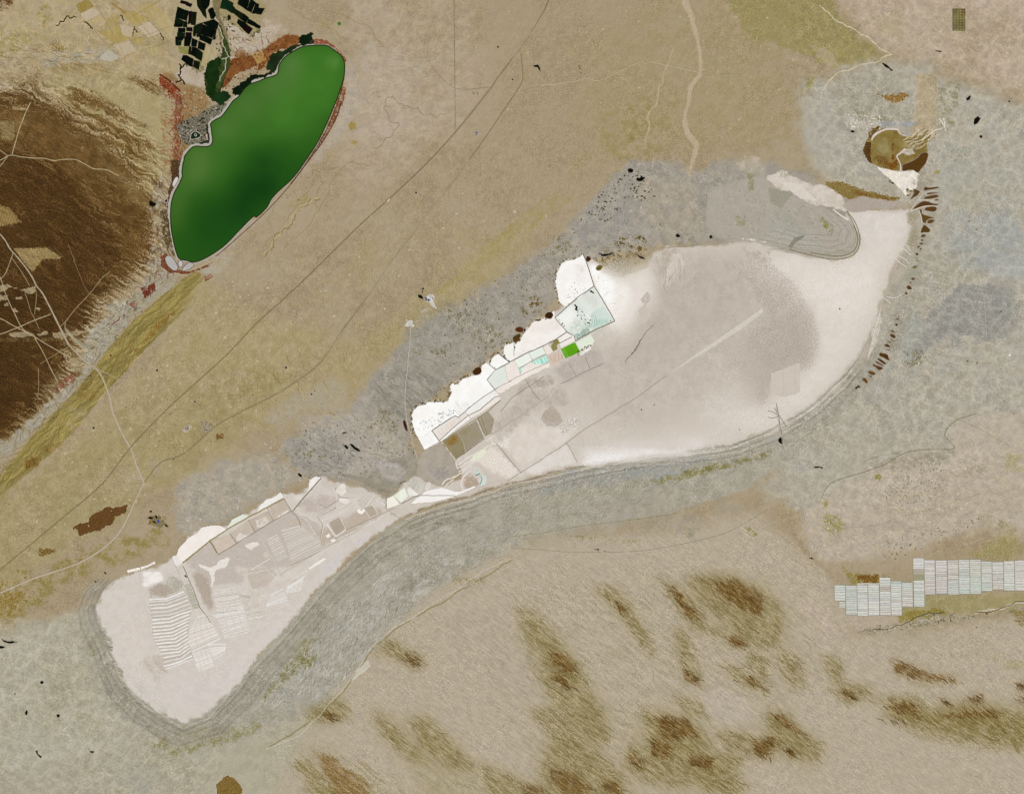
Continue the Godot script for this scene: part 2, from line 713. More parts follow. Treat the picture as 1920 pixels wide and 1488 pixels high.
func paint_west() -> void:
	# north-west farmland and gullies
	soil("-40,-40 340,-40 340,140 260,200 160,140 -40,160", "ab9770", "b3a07e", 20, 1.5, 1.6, 1, 1)
	drift("-40,-40 330,-40 330,150 200,190 -40,170", ["b7a88a", "93824e", "b2a48c", "8a764a"], 0.39, 0.45)
	soil("0,0 150,-10 170,60 120,80 60,60 0,100", "b7a68c", "a79468", 10, 1.0, 2.0, 3, 1)
	soil("-40,40 20,60 60,40 70,70 30,100 -40,110", "978850", "a29460", 8, 0.8, 3, 4, 1, 0.8)
	soil("70,10 90,5 92,40 80,60 72,40", "8d7a30", "9d8a4a", 6, 0.8, 3, 4, 0, 0.8)
	soil("-40,-40 30,-40 25,10 10,18 -40,18", "5a3a20", "7a5c3c", 6, 1.0, 3, 1, 0)
	soil("60,100 210,85 225,110 150,122 80,125", "a29a88", "b0a794", 8, 1.0, 2.5, 3, 1, 0.9)
	soil("-40,110 20,98 60,110 40,130 -40,140", "b6a994", "8a7450", 6, 0.9, 3, 3, 0, 0.8)
	soil("50,85 130,80 120,108 90,105", "7c6236", "9c8852", 8, 0.6, 3, 7, 0, 0.8)
	soil("100,118 190,115 220,135 130,150 90,140", "836a38", "957e4c", 8, 0.9, 2.5, 7, 0, 0.9)
	veins("-40,80 200,90 200,150 -40,160", 130, 18, 15, 40, "6c5632", 1.0, 0.6)
	veins("-40,0 200,0 200,130 -40,130", 90, 16, 25, 50, "c6b79c", 1.0, 0.6)
	for line in ["105,48 112,40 124,30 142,32", "158,40 168,48 173,54", "225,28 229,34 232,38", "252,50 249,58 246,68", "252,54 258,60", "295,62 305,75"]:
		vein(rough(pts(line), 0.3, false, 1.5), "3a3414", 1.6, 0.9)
	# fan between the dark plain and the lake
	soil("60,130 230,120 330,180 330,330 320,480 280,540 240,420 200,270 100,190", "a39267", "ac9d78", 18, 1.6, 1.6, 7, 1)
	soil("160,150 330,190 325,330 300,420 240,300 180,220", "ac9e7a", "9a8856", 16, 0.8, 1.8, 7, 1, 0.8)
	# dark gravel plain, feathering out along the fan
	soil("-40,150 60,140 140,160 230,210 280,270 310,330 320,400 320,470 280,520 225,560 180,620 150,700 90,780 30,840 -40,860", "7d6338", "8c7448", 26, 0.95, 2.4, 7, 1, 0.9)
	soil("-40,175 50,170 120,200 190,250 240,300 270,360 290,420 300,470 250,515 205,550 178,585 160,640 120,670 145,695 110,730 70,780 25,825 -40,850", "58401f", "674c28", 26, 1.5, 2.2, 7, 1)
	soil("-40,265 60,280 130,330 190,400 230,460 215,510 180,560 165,600 110,650 120,700 60,770 -40,835", "463017", "533a1d", 30, 1.6, 1.8, 7, 0)
	soil("-40,560 60,540 110,600 100,650 40,640 60,700 20,780 -40,820", "3f2b14", "4a331a", 16, 1.2, 1.8, 2, 0, 0.9)
	soil("-40,200 100,215 170,270 220,330 180,350 100,290 -40,270", "6b512c", "7c6038", 22, 1.0, 2, 7, 1, 0.85)
	# plumes that finger out of it
	for p in ["150,205 200,222 280,262 320,292 240,272 180,240", "180,245 240,270 320,318 270,304 190,268", "200,295 260,315 325,360 255,340", "225,335 270,360 315,408 262,390 230,362", "110,155 170,170 240,210 290,245 200,218 140,185", "230,136 290,150 320,182 270,172", "215,415 270,460 315,505 262,492 225,458", "170,575 215,600 210,622 180,602", "120,165 150,178 175,205 140,195", "130,690 165,700 150,720 125,705"]:
		soil(p, "5a4121", "76592e", 7, 1.15, 2.4, 7, 0, 0.8)
	for p in ["10,212 60,222 60,240 25,238", "130,240 180,258 250,304 200,296 150,268", "175,270 240,325 300,400 250,385 200,330", "165,612 205,650 180,668 150,645", "100,690 135,690 95,750 70,750", "150,190 230,235 220,245 150,205", "60,150 110,160 130,180 70,170"]:
		soil(p, "a5946a", "917c4c", 10, 0.85, 2.2, 7, 0, 0.75)
	veins("-20,200 200,300 260,420 120,640 -20,800", 420, 10, 34, 14, "36240f", 1.0, 0.5)
	veins("-20,200 200,300 260,420 120,640 -20,800", 260, 9, 34, 14, "7c6340", 0.9, 0.4)
	veins("100,170 300,270 300,420 200,330", 120, 30, 32, 8, "6a4f28", 1.1, 0.55)
	veins("100,170 320,250 310,440 220,330", 100, 28, 32, 8, "b7a67c", 1.0, 0.45)
	veins("60,760 170,620 300,480 310,520 150,720 60,810", 120, 12, 200, 25, "b4a684", 1.2, 0.6)
	# lighter worked squares in the dark plain
	soil("-2,225 26,228 26,262 2,262", "8f7c56", "7f6a44", 3, 1.1, 3, 0, 0)
	soil("22,200 52,202 48,208 22,207", "a08c68", "8a744a", 3, 1.0, 3, 1, 0)
	soil("-6,382 15,388 41,417 12,421 4,425 -6,420", "8b7448", "7d643a", 3, 1.3, 3, 0, 0)
	soil("24,465 86,464 118,484 80,486 60,510 50,500", "8b764a", "9c875c", 3, 1.2, 3, 0, 0)
	for i in 9:
		vein(PackedVector2Array([Vector2(-6 + i * 4.5, 382 + i * 3.2), Vector2(-14 + i * 4.5, 424)]), "b09a70", 0.8, 0.5)
		vein(PackedVector2Array([Vector2(30 + i * 9, 465), Vector2(48 + i * 9, 500 - i * 2)]), "b8a47c", 0.8, 0.5)
	for p in ["42,541 66,535 70,548 48,549", "-5,551 14,552 12,562 -5,563", "22,578 30,575 34,583 26,586", "7,570 16,568 15,573 6,574", "66,574 76,578 72,584 66,582", "60,622 88,618 92,624 66,626", "15,626 32,623 60,628 55,632 20,630", "95,620 140,618 165,622 140,630 100,632", "28,557 40,555 42,560 30,561", "-5,538 42,543 42,546 -5,546"]:
		soil(p, "a39478", "92805c", 2.5, 1.3, 2.5, 1, 0, 0.95, 0.2)
	soil("-40,632 130,632 128,640 -40,642", "7b6640", "5d4626", 3, 0.8, 3, 9, 0, 0.8)
	soil("118,608 150,640 170,660 150,650 128,630", "9c9478", "a69d84", 4, 1.2, 2, 1, 0)
	# pale salty strip below it and the long olive ridge
	soil("300,470 330,480 330,540 270,575 240,605 215,640 175,690 130,740 80,790 20,850 -40,890 -40,830 20,818 70,770 120,725 160,690 150,660 175,610 205,590 195,570 240,560 270,530", "a9a08f", "9b9178", 7, 1.5, 2.2, 1, 1)
	veins("290,500 330,500 240,610 170,690 150,690 200,600", 150, 9, 120, 80, "54432a", 0.9, 0.75)
	veins("170,690 130,740 20,840 -20,850 60,775 120,725", 90, 9, 120, 70, "64532f", 0.9, 0.6)
	soil("362,510 388,516 352,572 325,605 280,645 240,690 195,735 150,795 105,840 60,880 5,930 -40,965 -40,925 5,885 45,835 95,780 135,740 168,702 205,650 250,602 300,557 335,530", "8a7a45", "97874f", 4, 1.7, 3, 1, 6)
	veins("362,515 380,518 150,790 0,925 -40,940 -20,900 100,780 210,650", 150, 60, 132, 5, "6c5c2c", 1.0, 0.55)
	veins("362,515 380,518 150,790 0,925 -40,940 -20,900 100,780 210,650", 90, 50, 132, 5, "b0a06c", 1.0, 0.45)
	soil("325,575 330,590 290,625 255,660 215,700 250,655 290,610", "7c5c28", "8a6c34", 7, 1.3, 2, 1, 0, 0.9)
	soil("150,715 190,735 170,755 140,745", "7a5c2c", "8c7238", 7, 0.9, 2.4, 1, 0, 0.8)
	soil("50,860 75,850 70,875 45,882", "6c4a1c", "84632c", 5, 1.3, 2.2, 4, 0)
	soil("75,838 118,828 112,848 80,852", "7a5c28", "927a40", 5, 1.0, 2.4, 4, 0)
	soil("0,915 12,920 8,940 -20,950", "7b6a28", "8c7c3c", 5, 1.1, 2.4, 1, 0)
	# mustard steppe south of the ridge
	soil("380,520 430,545 560,610 640,640 720,610 760,560 900,470 1010,420 1020,440 900,545 780,625 700,705 640,770 500,800 300,920 120,1020 -40,1140 -40,965 60,885 150,800 240,700 325,610", "a4936a", "a99a76", 26, 1.5, 1.8, 2, 1)
	soil("-40,960 110,850 200,760 300,720 430,700 520,690 560,720 480,790 330,905 225,985 80,1065 -40,1120", "9a8b63", "a4966e", 26, 1.2, 2.0, 2, 1, 0.95)
	soil("400,700 560,680 520,760 440,800 340,860 250,900 330,770", "97885c", "a39566", 22, 0.8, 2.2, 1, 1, 0.8)
	drift("400,520 700,400 1000,420 900,540 640,760 330,900 120,1020 -40,1120 -40,980 240,700", ["ab9c76", "948452", "b3a584", "9a8a5c"], 0.3, 0.49, 30.0)
	soil("-40,1120 40,1090 110,1050 200,1010 300,985 320,1020 240,1050 130,1090 60,1150 20,1170 -40,1170", "90804c", "a0936c", 12, 1.0, 2.4, 1, 1)
	soil("960,410 1050,350 1080,370 900,500 830,550 800,560", "a8976c", "9a884e", 8, 0.9, 2.4, 6, 1, 0.8)
	soil("-40,1080 60,1100 40,1150 20,1165 -40,1165", "836428", "93803f", 10, 0.9, 2.4, 4, 0, 0.9)
	soil("28,1062 60,1070 50,1088 25,1080", "7c6a2c", "8c7a3c", 7, 0.7, 3, 4, 0, 0.9)
	soil("145,985 180,960 225,950 238,947 232,962 205,985 170,997 150,1005 135,990", "5c4022", "6b4a26", 3, 1.7, 3, 1, 0, 1.0, 0.25)
	soil("72,1025 106,1028 100,1036 70,1048", "705228", "86703c", 4, 1.1, 2.6, 4, 0)
	soil("280,965 305,965 315,985 290,995 275,985", "6d5626", "8a7a48", 5, 0.8, 3, 4, 0)
	soil("405,812 420,812 418,822 405,822", "6c4a24", "7c6030", 4, 1.3, 2, 1, 0)
	soil("110,760 215,755 230,800 200,850 170,835 130,820", "ab9a78", "a29268", 14, 0.9, 2, 1, 1, 0.8)
	soil("220,870 280,885 300,905 255,925 230,910", "b0a288", "a4966f", 10, 1.1, 2, 1, 1, 0.9)
	soil("270,860 300,850 330,880 310,900 280,885", "aa9c84", "a4966f", 8, 1.1, 2, 1, 1, 0.8)
	flecks("-20,960 120,850 240,730 480,700 540,760 330,890 120,1040", 260, 0.8, 3.6, "bcae90", 0.8)
	flecks("-20,960 120,850 240,730 480,700 540,760 330,890 120,1040", 160, 0.8, 2.0, "6f612c", 0.7)
	flecks("330,560 460,520 600,600 480,700 250,760", 120, 0.9, 3.5, "bfb195", 0.8)
	veins("440,690 640,620 700,640 560,760 480,780", 60, 20, 60, 30, "7d6d38", 0.9, 0.5)
	veins("330,560 420,540 340,680 250,720", 60, 8, 130, 30, "877648", 1.0, 0.5)
	# red and green marsh round the north end of the lake
	soil("300,130 345,150 385,165 400,230 345,300 335,330 310,330 325,270 318,220 335,190 298,155", "9c7a52", "83704a", 6, 1.5, 2.2, 1, 4)
	soil("295,140 335,165 345,185 325,185 300,160", "74301c", "8c5434", 4, 1.2, 2.6, 4, 0)
	soil("330,180 345,190 335,260 333,300 342,320 330,340 322,330 330,270 322,210", "6e3a22", "8f6240", 4, 0.9, 3, 4, 1)
	soil("408,128 470,90 500,100 490,118 440,140 420,165 405,165", "6e4020", "80522c", 4, 1.7, 2.4, 4, 1)
	soil("435,85 470,90 480,105 440,110", "6d4a26", "855a34", 4, 1.1, 2.6, 4, 0)
	soil("480,105 500,85 540,62 565,68 560,85 520,95 500,120 482,135", "74441f", "8a5c34", 4, 1.3, 2.4, 4, 1)
	soil("470,100 490,95 500,112 482,120", "b08c54", "a07c48", 3, 1.3, 2.4, 1, 0)
	soil("582,72 610,74 640,95 650,115 640,120 620,92 585,82", "803c26", "95664a", 3, 1.0, 2.8, 4, 0)
	soil("326,135 345,128 352,105 392,110 385,165 345,160 338,155", "b9ab98", "ab9c84", 5, 1.4, 2.4, 1, 1)
	soil("420,45 480,40 525,70 480,100 440,105 430,80", "bbae9c", "b0a088", 6, 1.4, 2, 1, 1)
	soil("488,30 530,40 545,60 500,75", "bfb09c", "b4a48e", 7, 1.2, 2, 1, 1)
	soil("325,140 350,180 340,260 350,300 330,300 318,200", "a79c8c", "8c6c4c", 5, 0.7, 3, 3, 4, 0.8)
	veins("295,140 345,180 340,330 320,330 325,200", 120, 10, 70, 60, "6d2c1a", 1.2, 0.8)
	veins("300,200 330,230 330,320 300,330", 110, 9, 40, 60, "8a5234", 1.1, 0.7)
	veins("420,60 560,60 560,110 430,160", 90, 9, 60, 90, "5c2c14", 1.1, 0.6)
	for line in ["336,120 337,128 334,140 342,150 346,158", "338,128 346,120 350,124", "340,150 330,155"]:
		vein(rough(pts(line), 0.35, false, 1.2), "2e2410", 1.8, 0.9)
	vein(curved(pts("300,140 318,152 336,170"), false), "5c2012", 3.5, 0.7)
	soil("410,0 450,10 470,30 490,60 470,70 440,48 425,40 410,25", "4a4a26", "86794c", 4, 0.9, 2.8, 4, 4)
	soil("360,0 415,-5 412,35 400,40 385,35 370,20", "3a3c20", "8a7c54", 3, 1.0, 2.8, 4, 4)
	flecks("395,20 430,20 440,60 425,120 405,100 400,60", 130, 0.9, 2.4, "20280f", 0.85)
	flecks("395,10 425,10 440,60 430,110 410,90", 80, 0.8, 2.0, "c0b294", 0.8)
	flecks("405,125 500,85 560,65 560,90 480,140 410,175", 160, 0.9, 2.4, "4a2410", 0.8)
	flecks("405,125 500,85 560,65 560,90 480,140 410,175", 100, 0.8, 2.0, "b08a58", 0.7)
	flecks("300,140 345,160 395,180 385,200 340,235 325,330 318,330 320,210", 200, 0.9, 2.4, "8a3a22", 0.75)
	flecks("300,140 345,160 395,180 385,200 340,235 325,330 318,330 320,210", 140, 0.8, 2.4, "bcae98", 0.75)
	flecks("290,330 325,330 318,400 325,470 340,505 290,530 265,500", 220, 0.8, 2.4, "6a3420", 0.75)
	flecks("290,330 325,330 318,400 325,470 340,505 290,530 265,500", 160, 0.8, 3.0, "bdb2a2", 0.75)
	flecks("170,690 240,605 300,530 310,545 215,660 120,770 60,830 100,770", 200, 0.8, 2.6, "5a3424", 0.7)
	flecks("345,512 400,488 470,420 560,330 640,190 655,190 600,310 500,420 410,505", 160, 0.8, 2.2, "7c6a4c", 0.6)
	# salty west bank of the lake
	soil("295,330 325,320 320,400 322,470 335,500 300,530 270,500 285,440 275,400", "a89c8a", "9c8e72", 7, 1.0, 2.4, 3, 1)
	veins("290,330 325,330 318,470 340,505 290,520 270,440", 170, 9, 80, 70, "5f3a20", 1.1, 0.75)
	soil("300,395 316,390 320,440 330,480 312,470 302,430", "4a4128", "6a5a3a", 4, 1.0, 2.6, 4, 0)
	soil("300,480 312,475 326,505 350,510 380,500 400,490 410,482 390,500 350,514 318,512 302,500", "6b3a20", "82523a", 3, 1.4, 2.4, 4, 0)
	soil("262,540 290,530 292,545 270,560", "5a2418", "7c4430", 3, 1.0, 3, 4, 0)
	soil("240,570 255,560 250,580", "8c4a38", "a0705c", 3, 0.9, 3, 1, 0)
	vein(pts("224,594 222,600 215,604 208,610"), "7a2c20", 1.4, 0.9)
	soil("120,705 150,695 140,715 100,740 105,725", "7c4a34", "8a6450", 4, 0.8, 3, 4, 0)
	# pale shore east of the lake and its red reed line
	soil("650,100 670,130 680,190 650,250 600,300 545,350 480,420 400,500 380,500 470,410 560,325 620,240 645,170", "ada18e", "b5a694", 10, 1.5, 1.8, 1, 1)
	soil("622,190 648,150 648,175 636,215 605,265 575,305 560,325 600,258", "744028", "90684c", 2.5, 0.9, 3.2, 4, 0)
	vein(curved(pts("646,125 644,150 632,195 612,243 580,297 545,345 500,395 440,450 405,480"), false), "4a3020", 1.3, 0.7)
	vein(curved(pts("640,190 628,225 605,265 575,305 545,345"), false), "4c2a1c", 2.2, 0.55)
	soil("652,230 665,225 668,240 655,245", "a08c50", "98854a", 4, 1.2, 2, 1, 0)
	soil("660,262 672,262 668,272 658,272", "a4905a", "98854a", 4, 1.1, 2, 1, 0)
	soil("545,372 580,362 582,375 540,392", "9c8c54", "a4946a", 6, 1.0, 2, 1, 0)
	soil("400,480 440,460 430,500 390,525 370,520", "aea594", "a89a7c", 6, 1.2, 2, 1, 1)
	soil("375,515 395,512 400,520 380,530", "b3a896", "7c4c28", 3, 1.1, 2.4, 1, 4)
	soil("576,40 640,30 660,60 600,70", "a38e5c", "ad9a70", 9, 0.7, 2.4, 1, 1, 0.8)
	for line in ["600,10 640,25 690,48 720,90", "540,10 600,40 650,75", "640,318 600,390 560,440 530,470", "585,316 570,380 545,400 520,440 490,470"]:
		vein(curved(rough(pts(line), 0.12, false, 3.0), false), "8a7a4c", 1.1, 0.5)
	vein(curved(rough(pts("600,372 575,385 560,395 548,415 530,430 512,455 497,480"), 0.3, false, 2.0), false), "7c6630", 1.2, 0.6)
	vein(curved(rough(pts("598,370 573,383 558,393 546,413 528,428 510,453 495,478"), 0.3, false, 2.0), false), "c4b27c", 1.0, 0.6)


func paint_north() -> void:
	# grey wet ground north of the salt flat
	soil("640,790 700,700 760,640 790,610 880,560 960,510 1040,450 1110,370 1180,300 1240,300 1310,320 1380,295 1430,300 1530,330 1600,390 1600,480 1480,480 1400,455 1250,455 1120,485 1050,500 1045,560 960,640 850,715 775,770 765,830 790,880 740,920 640,905 560,880 520,830", "9a9285", "a39b8d", 16, 1.8, 2, 1, 1)
	drift("640,790 790,610 1040,450 1180,300 1420,300 1400,455 1120,485 960,640 775,770 790,880 560,890 330,1010 330,900", ["a9a398", "8f897c", "b0a795", "98938a", "a2988a"], 0.34, 0.63, 14.0)
	drift("760,600 1040,450 1050,500 960,600 850,690 700,780", ["85806f", "a8a39a", "8c8674"], 0.36, 0.56, 14.0)
	soil("1180,330 1300,330 1320,440 1250,450 1200,400", "a69b86", "aea18c", 16, 1.0, 2, 9, 1, 0.9)
	soil("1110,380 1180,370 1200,440 1100,470 1050,450", "98948c", "9b968a", 14, 1.0, 2, 1, 1, 0.9)
	soil("780,610 900,560 960,560 880,640 800,700 740,740 720,690", "979182", "9e978c", 12, 1.1, 2, 7, 1)
	soil("690,700 800,680 860,700 770,770 760,800 700,770", "8f8a7f", "9a9486", 12, 1.0, 2, 5, 1, 0.9)
	soil("560,780 650,760 720,800 780,860 760,920 650,900 560,870", "a9a093", "b3a99b", 14, 1.2, 2, 1, 1)
	soil("520,830 600,800 690,850 640,890 560,900", "918d84", "9c978c", 12, 1.1, 2, 5, 1)
	soil("330,900 420,860 520,850 560,880 590,895 520,925 430,975 340,1010 320,960", "a49b8a", "ada495", 14, 1.5, 1.8, 1, 1)
	soil("480,780 560,730 620,700 660,720 640,770 560,790 520,810", "aa9f88", "a69b88", 14, 1.2, 1.8, 1, 1)
	soil("1330,350 1400,340 1420,420 1340,440", "a3a093", "a59c86", 10, 1.0, 2, 2, 1, 0.8)
	# tufts and brown marsh on it
	for p in ["1020,450 1060,430 1090,470 1050,490 1020,480", "1110,480 1150,440 1200,440 1220,460 1200,500 1160,520 1120,500", "960,560 1000,540 1040,570 1010,600 980,600", "900,650 940,630 950,660 900,690", "880,700 900,690 905,705 885,712", "808,725 840,718 850,740 825,755 805,745", "750,790 775,770 778,790 765,830 755,815", "800,650 840,640 850,660 820,690", "760,650 790,640 800,660 770,680", "820,580 900,570 910,600 850,620", "1270,430 1320,432 1310,452 1270,450", "870,625 920,600 950,620 960,640 910,660", "540,840 600,835 625,855 600,865 545,862", "580,760 625,760 640,790 610,780", "680,790 720,750 760,790 740,830 700,815"]:
		soil(p, "6e6034", "7c6c3c", 9, 0.45, 4, 4, 0, 0.85)
	for p in ["1108,488 1120,478 1180,475 1160,505 1130,500", "1170,455 1200,440 1215,450 1200,475", "975,585 1000,560 1020,560 1010,575 985,590", "1155,455 1165,445 1185,450 1170,460"]:
		soil(p, "5a4418", "70602c", 4, 0.6, 4, 4, 0, 0.9)
	flecks("800,600 1000,480 1180,330 1260,330 1230,460 1060,480 960,640 850,700", 420, 0.8, 2.2, "5a4c28", 0.75)
	flecks("1150,330 1200,320 1230,370 1180,380 1130,420 1100,400", 170, 0.9, 2.4, "2e2712", 0.85)
	flecks("800,600 1000,480 1180,330 1320,330 1300,450 1060,480 960,640 850,700", 200, 0.8, 2.4, "b9b1a4", 0.7)
	flecks("560,790 700,780 780,840 760,900 560,900", 200, 0.8, 2.4, "5d553c", 0.6)
	flecks("560,790 700,780 780,840 760,900 560,900 340,1000 330,930", 300, 0.8, 3.0, "c2bab0", 0.6)
	veins("690,700 760,690 860,710 770,770 700,790", 120, 24, 40, 12, "6f6a58", 1.0, 0.5)
	veins("690,700 760,690 860,710 770,770 700,790 640,760", 80, 22, 38, 14, "b4ada0", 1.0, 0.5)
	veins("560,760 700,760 780,860 600,880", 70, 26, 30, 16, "78705a", 1.0, 0.45)
	# the grey hollow between the two salt flats
	soil("690,880 760,850 790,870 780,900 745,925 720,935 690,915 660,900", "8d8777", "99917f", 9, 1.3, 2, 6, 1, 0.9)
	soil("700,862 750,870 768,885 745,905 715,895", "b6ada6", "aaa196", 7, 1.2, 2, 1, 1)
	for i in 7:
		vein(curved(pts("%d,888 %d,898 %d,915 %d,922" % [620 + i * 5, 665 + i * 4, 700 + i * 3, 722 + i * 2]), false), "7c7464", 0.9, 0.35)
	soil("640,790 700,778 740,800 770,850 740,850 700,820", "b3a995", "a89e88", 10, 1.0, 2, 1, 1, 0.8)


func paint_east() -> void:
	soil("1490,170 1600,130 1720,120 1840,160 2000,230 2000,880 1800,900 1560,980 1480,960 1440,830 1560,740 1650,690 1690,560 1720,470 1745,400 1700,395 1640,388 1560,380 1520,300", "aaa190", "b2aa98", 26, 1.8, 1.8, 2, 1)
	var east := "1490,150 1640,110 1760,150 2000,220 2000,900 1800,900 1560,960 1470,900 1450,830 1560,745 1650,690 1700,560 1750,400 1700,340 1560,370 1500,260"
	drift(east, ["b8b2a3", "9a968b", "aaa698", "b2a690", "a09c90", "bab4a6"], 0.51, 0.42)
	drift("1770,380 1960,360 1960,520 1780,520", ["a3a6a4", "adaca4"], 0.75, 0.45)
	drift("1700,580 1800,530 1900,540 1910,620 1860,650 1760,640", ["8f8c84", "96948a"], 0.78, 0.5)
	drift("1540,0 2000,0 2000,200 1800,160 1690,100", ["c0b09b", "a4967c", "b9a892", "ab9e86"], 0.45, 0.4)
	soil("1580,130 1700,120 1710,230 1640,240 1560,220", "a39c8b", "a9a18c", 14, 1.1, 2, 1, 1)
	soil("1750,260 1880,270 1900,340 1800,400 1760,360", "a9a799", "aaa595", 16, 1.2, 1.8, 2, 1)
	soil("1770,340 1960,350 1960,420 1780,400", "aca18a", "aaa594", 16, 1.0, 1.8, 7, 1, 0.9)
	soil("1770,390 1900,380 1930,470 1830,510 1780,470", "9f9f99", "a5a397", 16, 1.1, 2, 2, 1, 0.9)
	soil("1740,450 1830,470 1840,530 1780,560 1730,520", "9c9680", "a9a18c", 12, 0.8, 2.4, 3, 1, 0.8)
	soil("1730,600 1800,530 1880,530 1900,600 1860,640 1780,630 1700,690 1690,640", "95928a", "9e9a90", 8, 1.2, 2.6, 5, 3)
	soil("1660,590 1720,560 1740,620 1700,680 1640,740 1620,740 1650,690", "a3a397", "a8a598", 10, 1.3, 1.8, 2, 1)
	soil("1690,660 1740,650 1730,690 1700,690", "6e6a44", "837d5a", 6, 0.7, 3, 4, 0, 0.8)
	veins("1700,520 1880,540 1900,640 1700,690", 160, 16, 30, 20, "7c7868", 0.9, 0.5)
	veins("1720,450 1860,480 1860,560 1720,600", 120, 14, 20, 30, "c0bbac", 0.9, 0.45)
	soil("1400,880 1600,830 1760,760 1900,740 1900,830 1700,850 1560,900 1500,960 1420,940", "aba290", "b0a794", 18, 1.0, 2, 2, 1, 0.9)
	# salt pink land further south
	soil("1500,960 1600,890 1720,840 1780,860 1800,800 1860,770 2000,760 2000,1020 1860,980 1780,1010 1700,1040 1540,1060 1500,1010", "b3a692", "bbae9b", 14, 1.4, 2, 3, 1)
	drift("1500,960 1720,840 1800,800 2000,760 2000,1020 1780,1010 1540,1060", ["c3b7a5", "a69a84", "bcae9b", "aa9f8a"], 0.51, 0.45)
	soil("1775,800 1830,770 1920,800 1980,860 1900,900 1840,850 1790,840", "bcb09f", "b3a692", 10, 1.1, 2, 3, 1)
	soil("1600,880 1700,850 1790,840 1790,860 1700,880", "9d9480", "a69c86", 6, 1.0, 2.4, 5, 1, 0.9)
	soil("1870,840 1920,850 1920,890 1880,880", "a49870", "ab9e78", 9, 1.1, 2, 1, 0, 0.9)
	soil("1820,870 1850,865 1850,890 1800,900", "9c9279", "a59a80", 8, 0.9, 2.4, 7, 0, 0.9)
	soil("1880,990 1870,960 1905,1000 1920,1040 1900,1060 1840,1050 1800,1050 1850,1020", "988c5e", "a09468", 9, 1.4, 2, 1, 0)
	soil("1545,960 1575,970 1590,990 1560,1005 1540,985", "8e8450", "9c9264", 6, 1.0, 2.4, 7, 0)
	soil("1540,935 1556,940 1556,960 1542,955", "93884f", "9d9260", 5, 1.2, 2, 1, 0)
	soil("1640,888 1655,890 1652,902 1642,898", "8d8048", "988c58", 3, 1.2, 2, 1, 0)
	flecks("1660,880 1760,860 1780,920 1700,960 1660,940", 300, 0.7, 1.4, "6b6450", 0.7)
	flecks("1600,1000 1800,930 1860,980 1640,1060", 300, 0.7, 1.4, "8a7d68", 0.55)
	flecks("1640,1020 1840,970 1830,990 1690,1050 1650,1050", 160, 0.9, 2.2, "5c5c48", 0.7)
	flecks("1510,960 1800,850 1900,900 1640,1050 1520,1030", 260, 0.9, 3.5, "cbbfaf", 0.6)
	veins("1520,960 1700,880 1900,850 1900,960 1560,1040", 130, 18, 30, 25, "93866e", 0.9, 0.5)
	veins("1600,880 1640,850 1760,850 1760,870", 40, 20, -15, 20, "7c735c", 1.0, 0.5)
	vein(curved(pts("1540,935 1560,905 1620,885 1660,870 1700,848 1745,842 1790,840 1772,815 1790,790 1830,775"), false), "857b62", 2.2, 0.5)
	for line in ["1560,990 1640,985 1690,968 1760,950 1840,925", "1790,785 1830,800 1900,840"]:
		vein(curved(pts(line), false), "8f8368", 1.0, 0.5)
	# tan alluvial band and the brown basin of the north-east
	soil("1716,135 1758,140 1762,240 1752,268 1705,250 1716,200", "ad9c7c", "b4a488", 8, 1.5, 2, 9, 1)
	soil("1760,160 1800,150 1800,190 1770,230 1790,215 1800,240 1760,240", "8f8868", "98916f", 8, 0.9, 2.4, 3, 0, 0.9)
	soil("1630,165 1650,178 1700,173 1705,180 1685,195 1665,190 1640,175", "84622e", "9a7c48", 4, 1.1, 2.8, 4, 0)
	soil("1590,200 1640,215 1720,225 1715,235 1640,225 1600,212", "90876a", "9c957e", 6, 1.0, 2.2, 1, 0)
	soil("1640,228 1720,228 1712,236 1650,238", "9b9c9c", "a2a09a", 4, 1.2, 2, 1, 0)
	flecks("1580,215 1660,215 1650,240 1590,245", 220, 0.8, 1.8, "d2cabc", 0.9)
	soil("1620,282 1624,265 1640,245 1660,240 1680,243 1700,258 1745,250 1735,275 1740,290 1736,306 1722,325 1700,320 1667,318 1640,309 1630,303", "7f6a34", "8c7a48", 4, 1.8, 3, 1, 1)
	soil("1645,262 1665,258 1672,285 1660,295 1645,285", "8f8458", "9a9068", 6, 1.3, 2, 1, 0)
	soil("1620,282 1624,267 1634,265 1632,290 1636,308 1628,303", "4e3518", "5e4220", 3, 1.6, 2.6, 1, 0)
	soil("1624,250 1640,238 1656,236 1640,250 1632,262", "604422", "74582c", 4, 1.1, 2.6, 4, 0)
	soil("1632,285 1650,285 1670,300 1665,318 1645,310", "6a4a20", "806234", 6, 1.0, 2.2, 1, 0)
	soil("1664,302 1684,300 1686,318 1668,318", "6d3f16", "80561e", 4, 1.2, 2.6, 4, 0)
	soil("1672,268 1678,268 1678,300 1672,300", "6a3a14", "80602c", 3, 0.8, 3, 4, 0)
	soil("1690,258 1745,248 1740,268 1710,285 1690,275", "a5956e", "b2a386", 5, 1.0, 2.4, 1, 0)
	for i in 9:
		vein(curved(rough(PackedVector2Array([Vector2(1694 + i * 3.0, 262 + i * 2.2), Vector2(1712 + i * 2.6, 256 + i * 2.0), Vector2(1730 + i * 3.5, 240 + i * 1.5)]), 0.15, false, 3.0), false), "d0c0a4" if i % 2 == 0 else "6c5830", 1.2, 0.8)
	soil("1690,285 1700,278 1712,278 1716,288 1700,292", "c2b8ae", "b2a48c", 3, 1.3, 2.4, 1, 0)
	soil("1643,313 1667,318 1684,322 1699,321 1713,319 1724,326 1719,350 1708,359 1699,367 1692,358 1678,343 1657,325", "eae2d6", "ded4c4", 2.5, 1.9, 3, 1, 0)
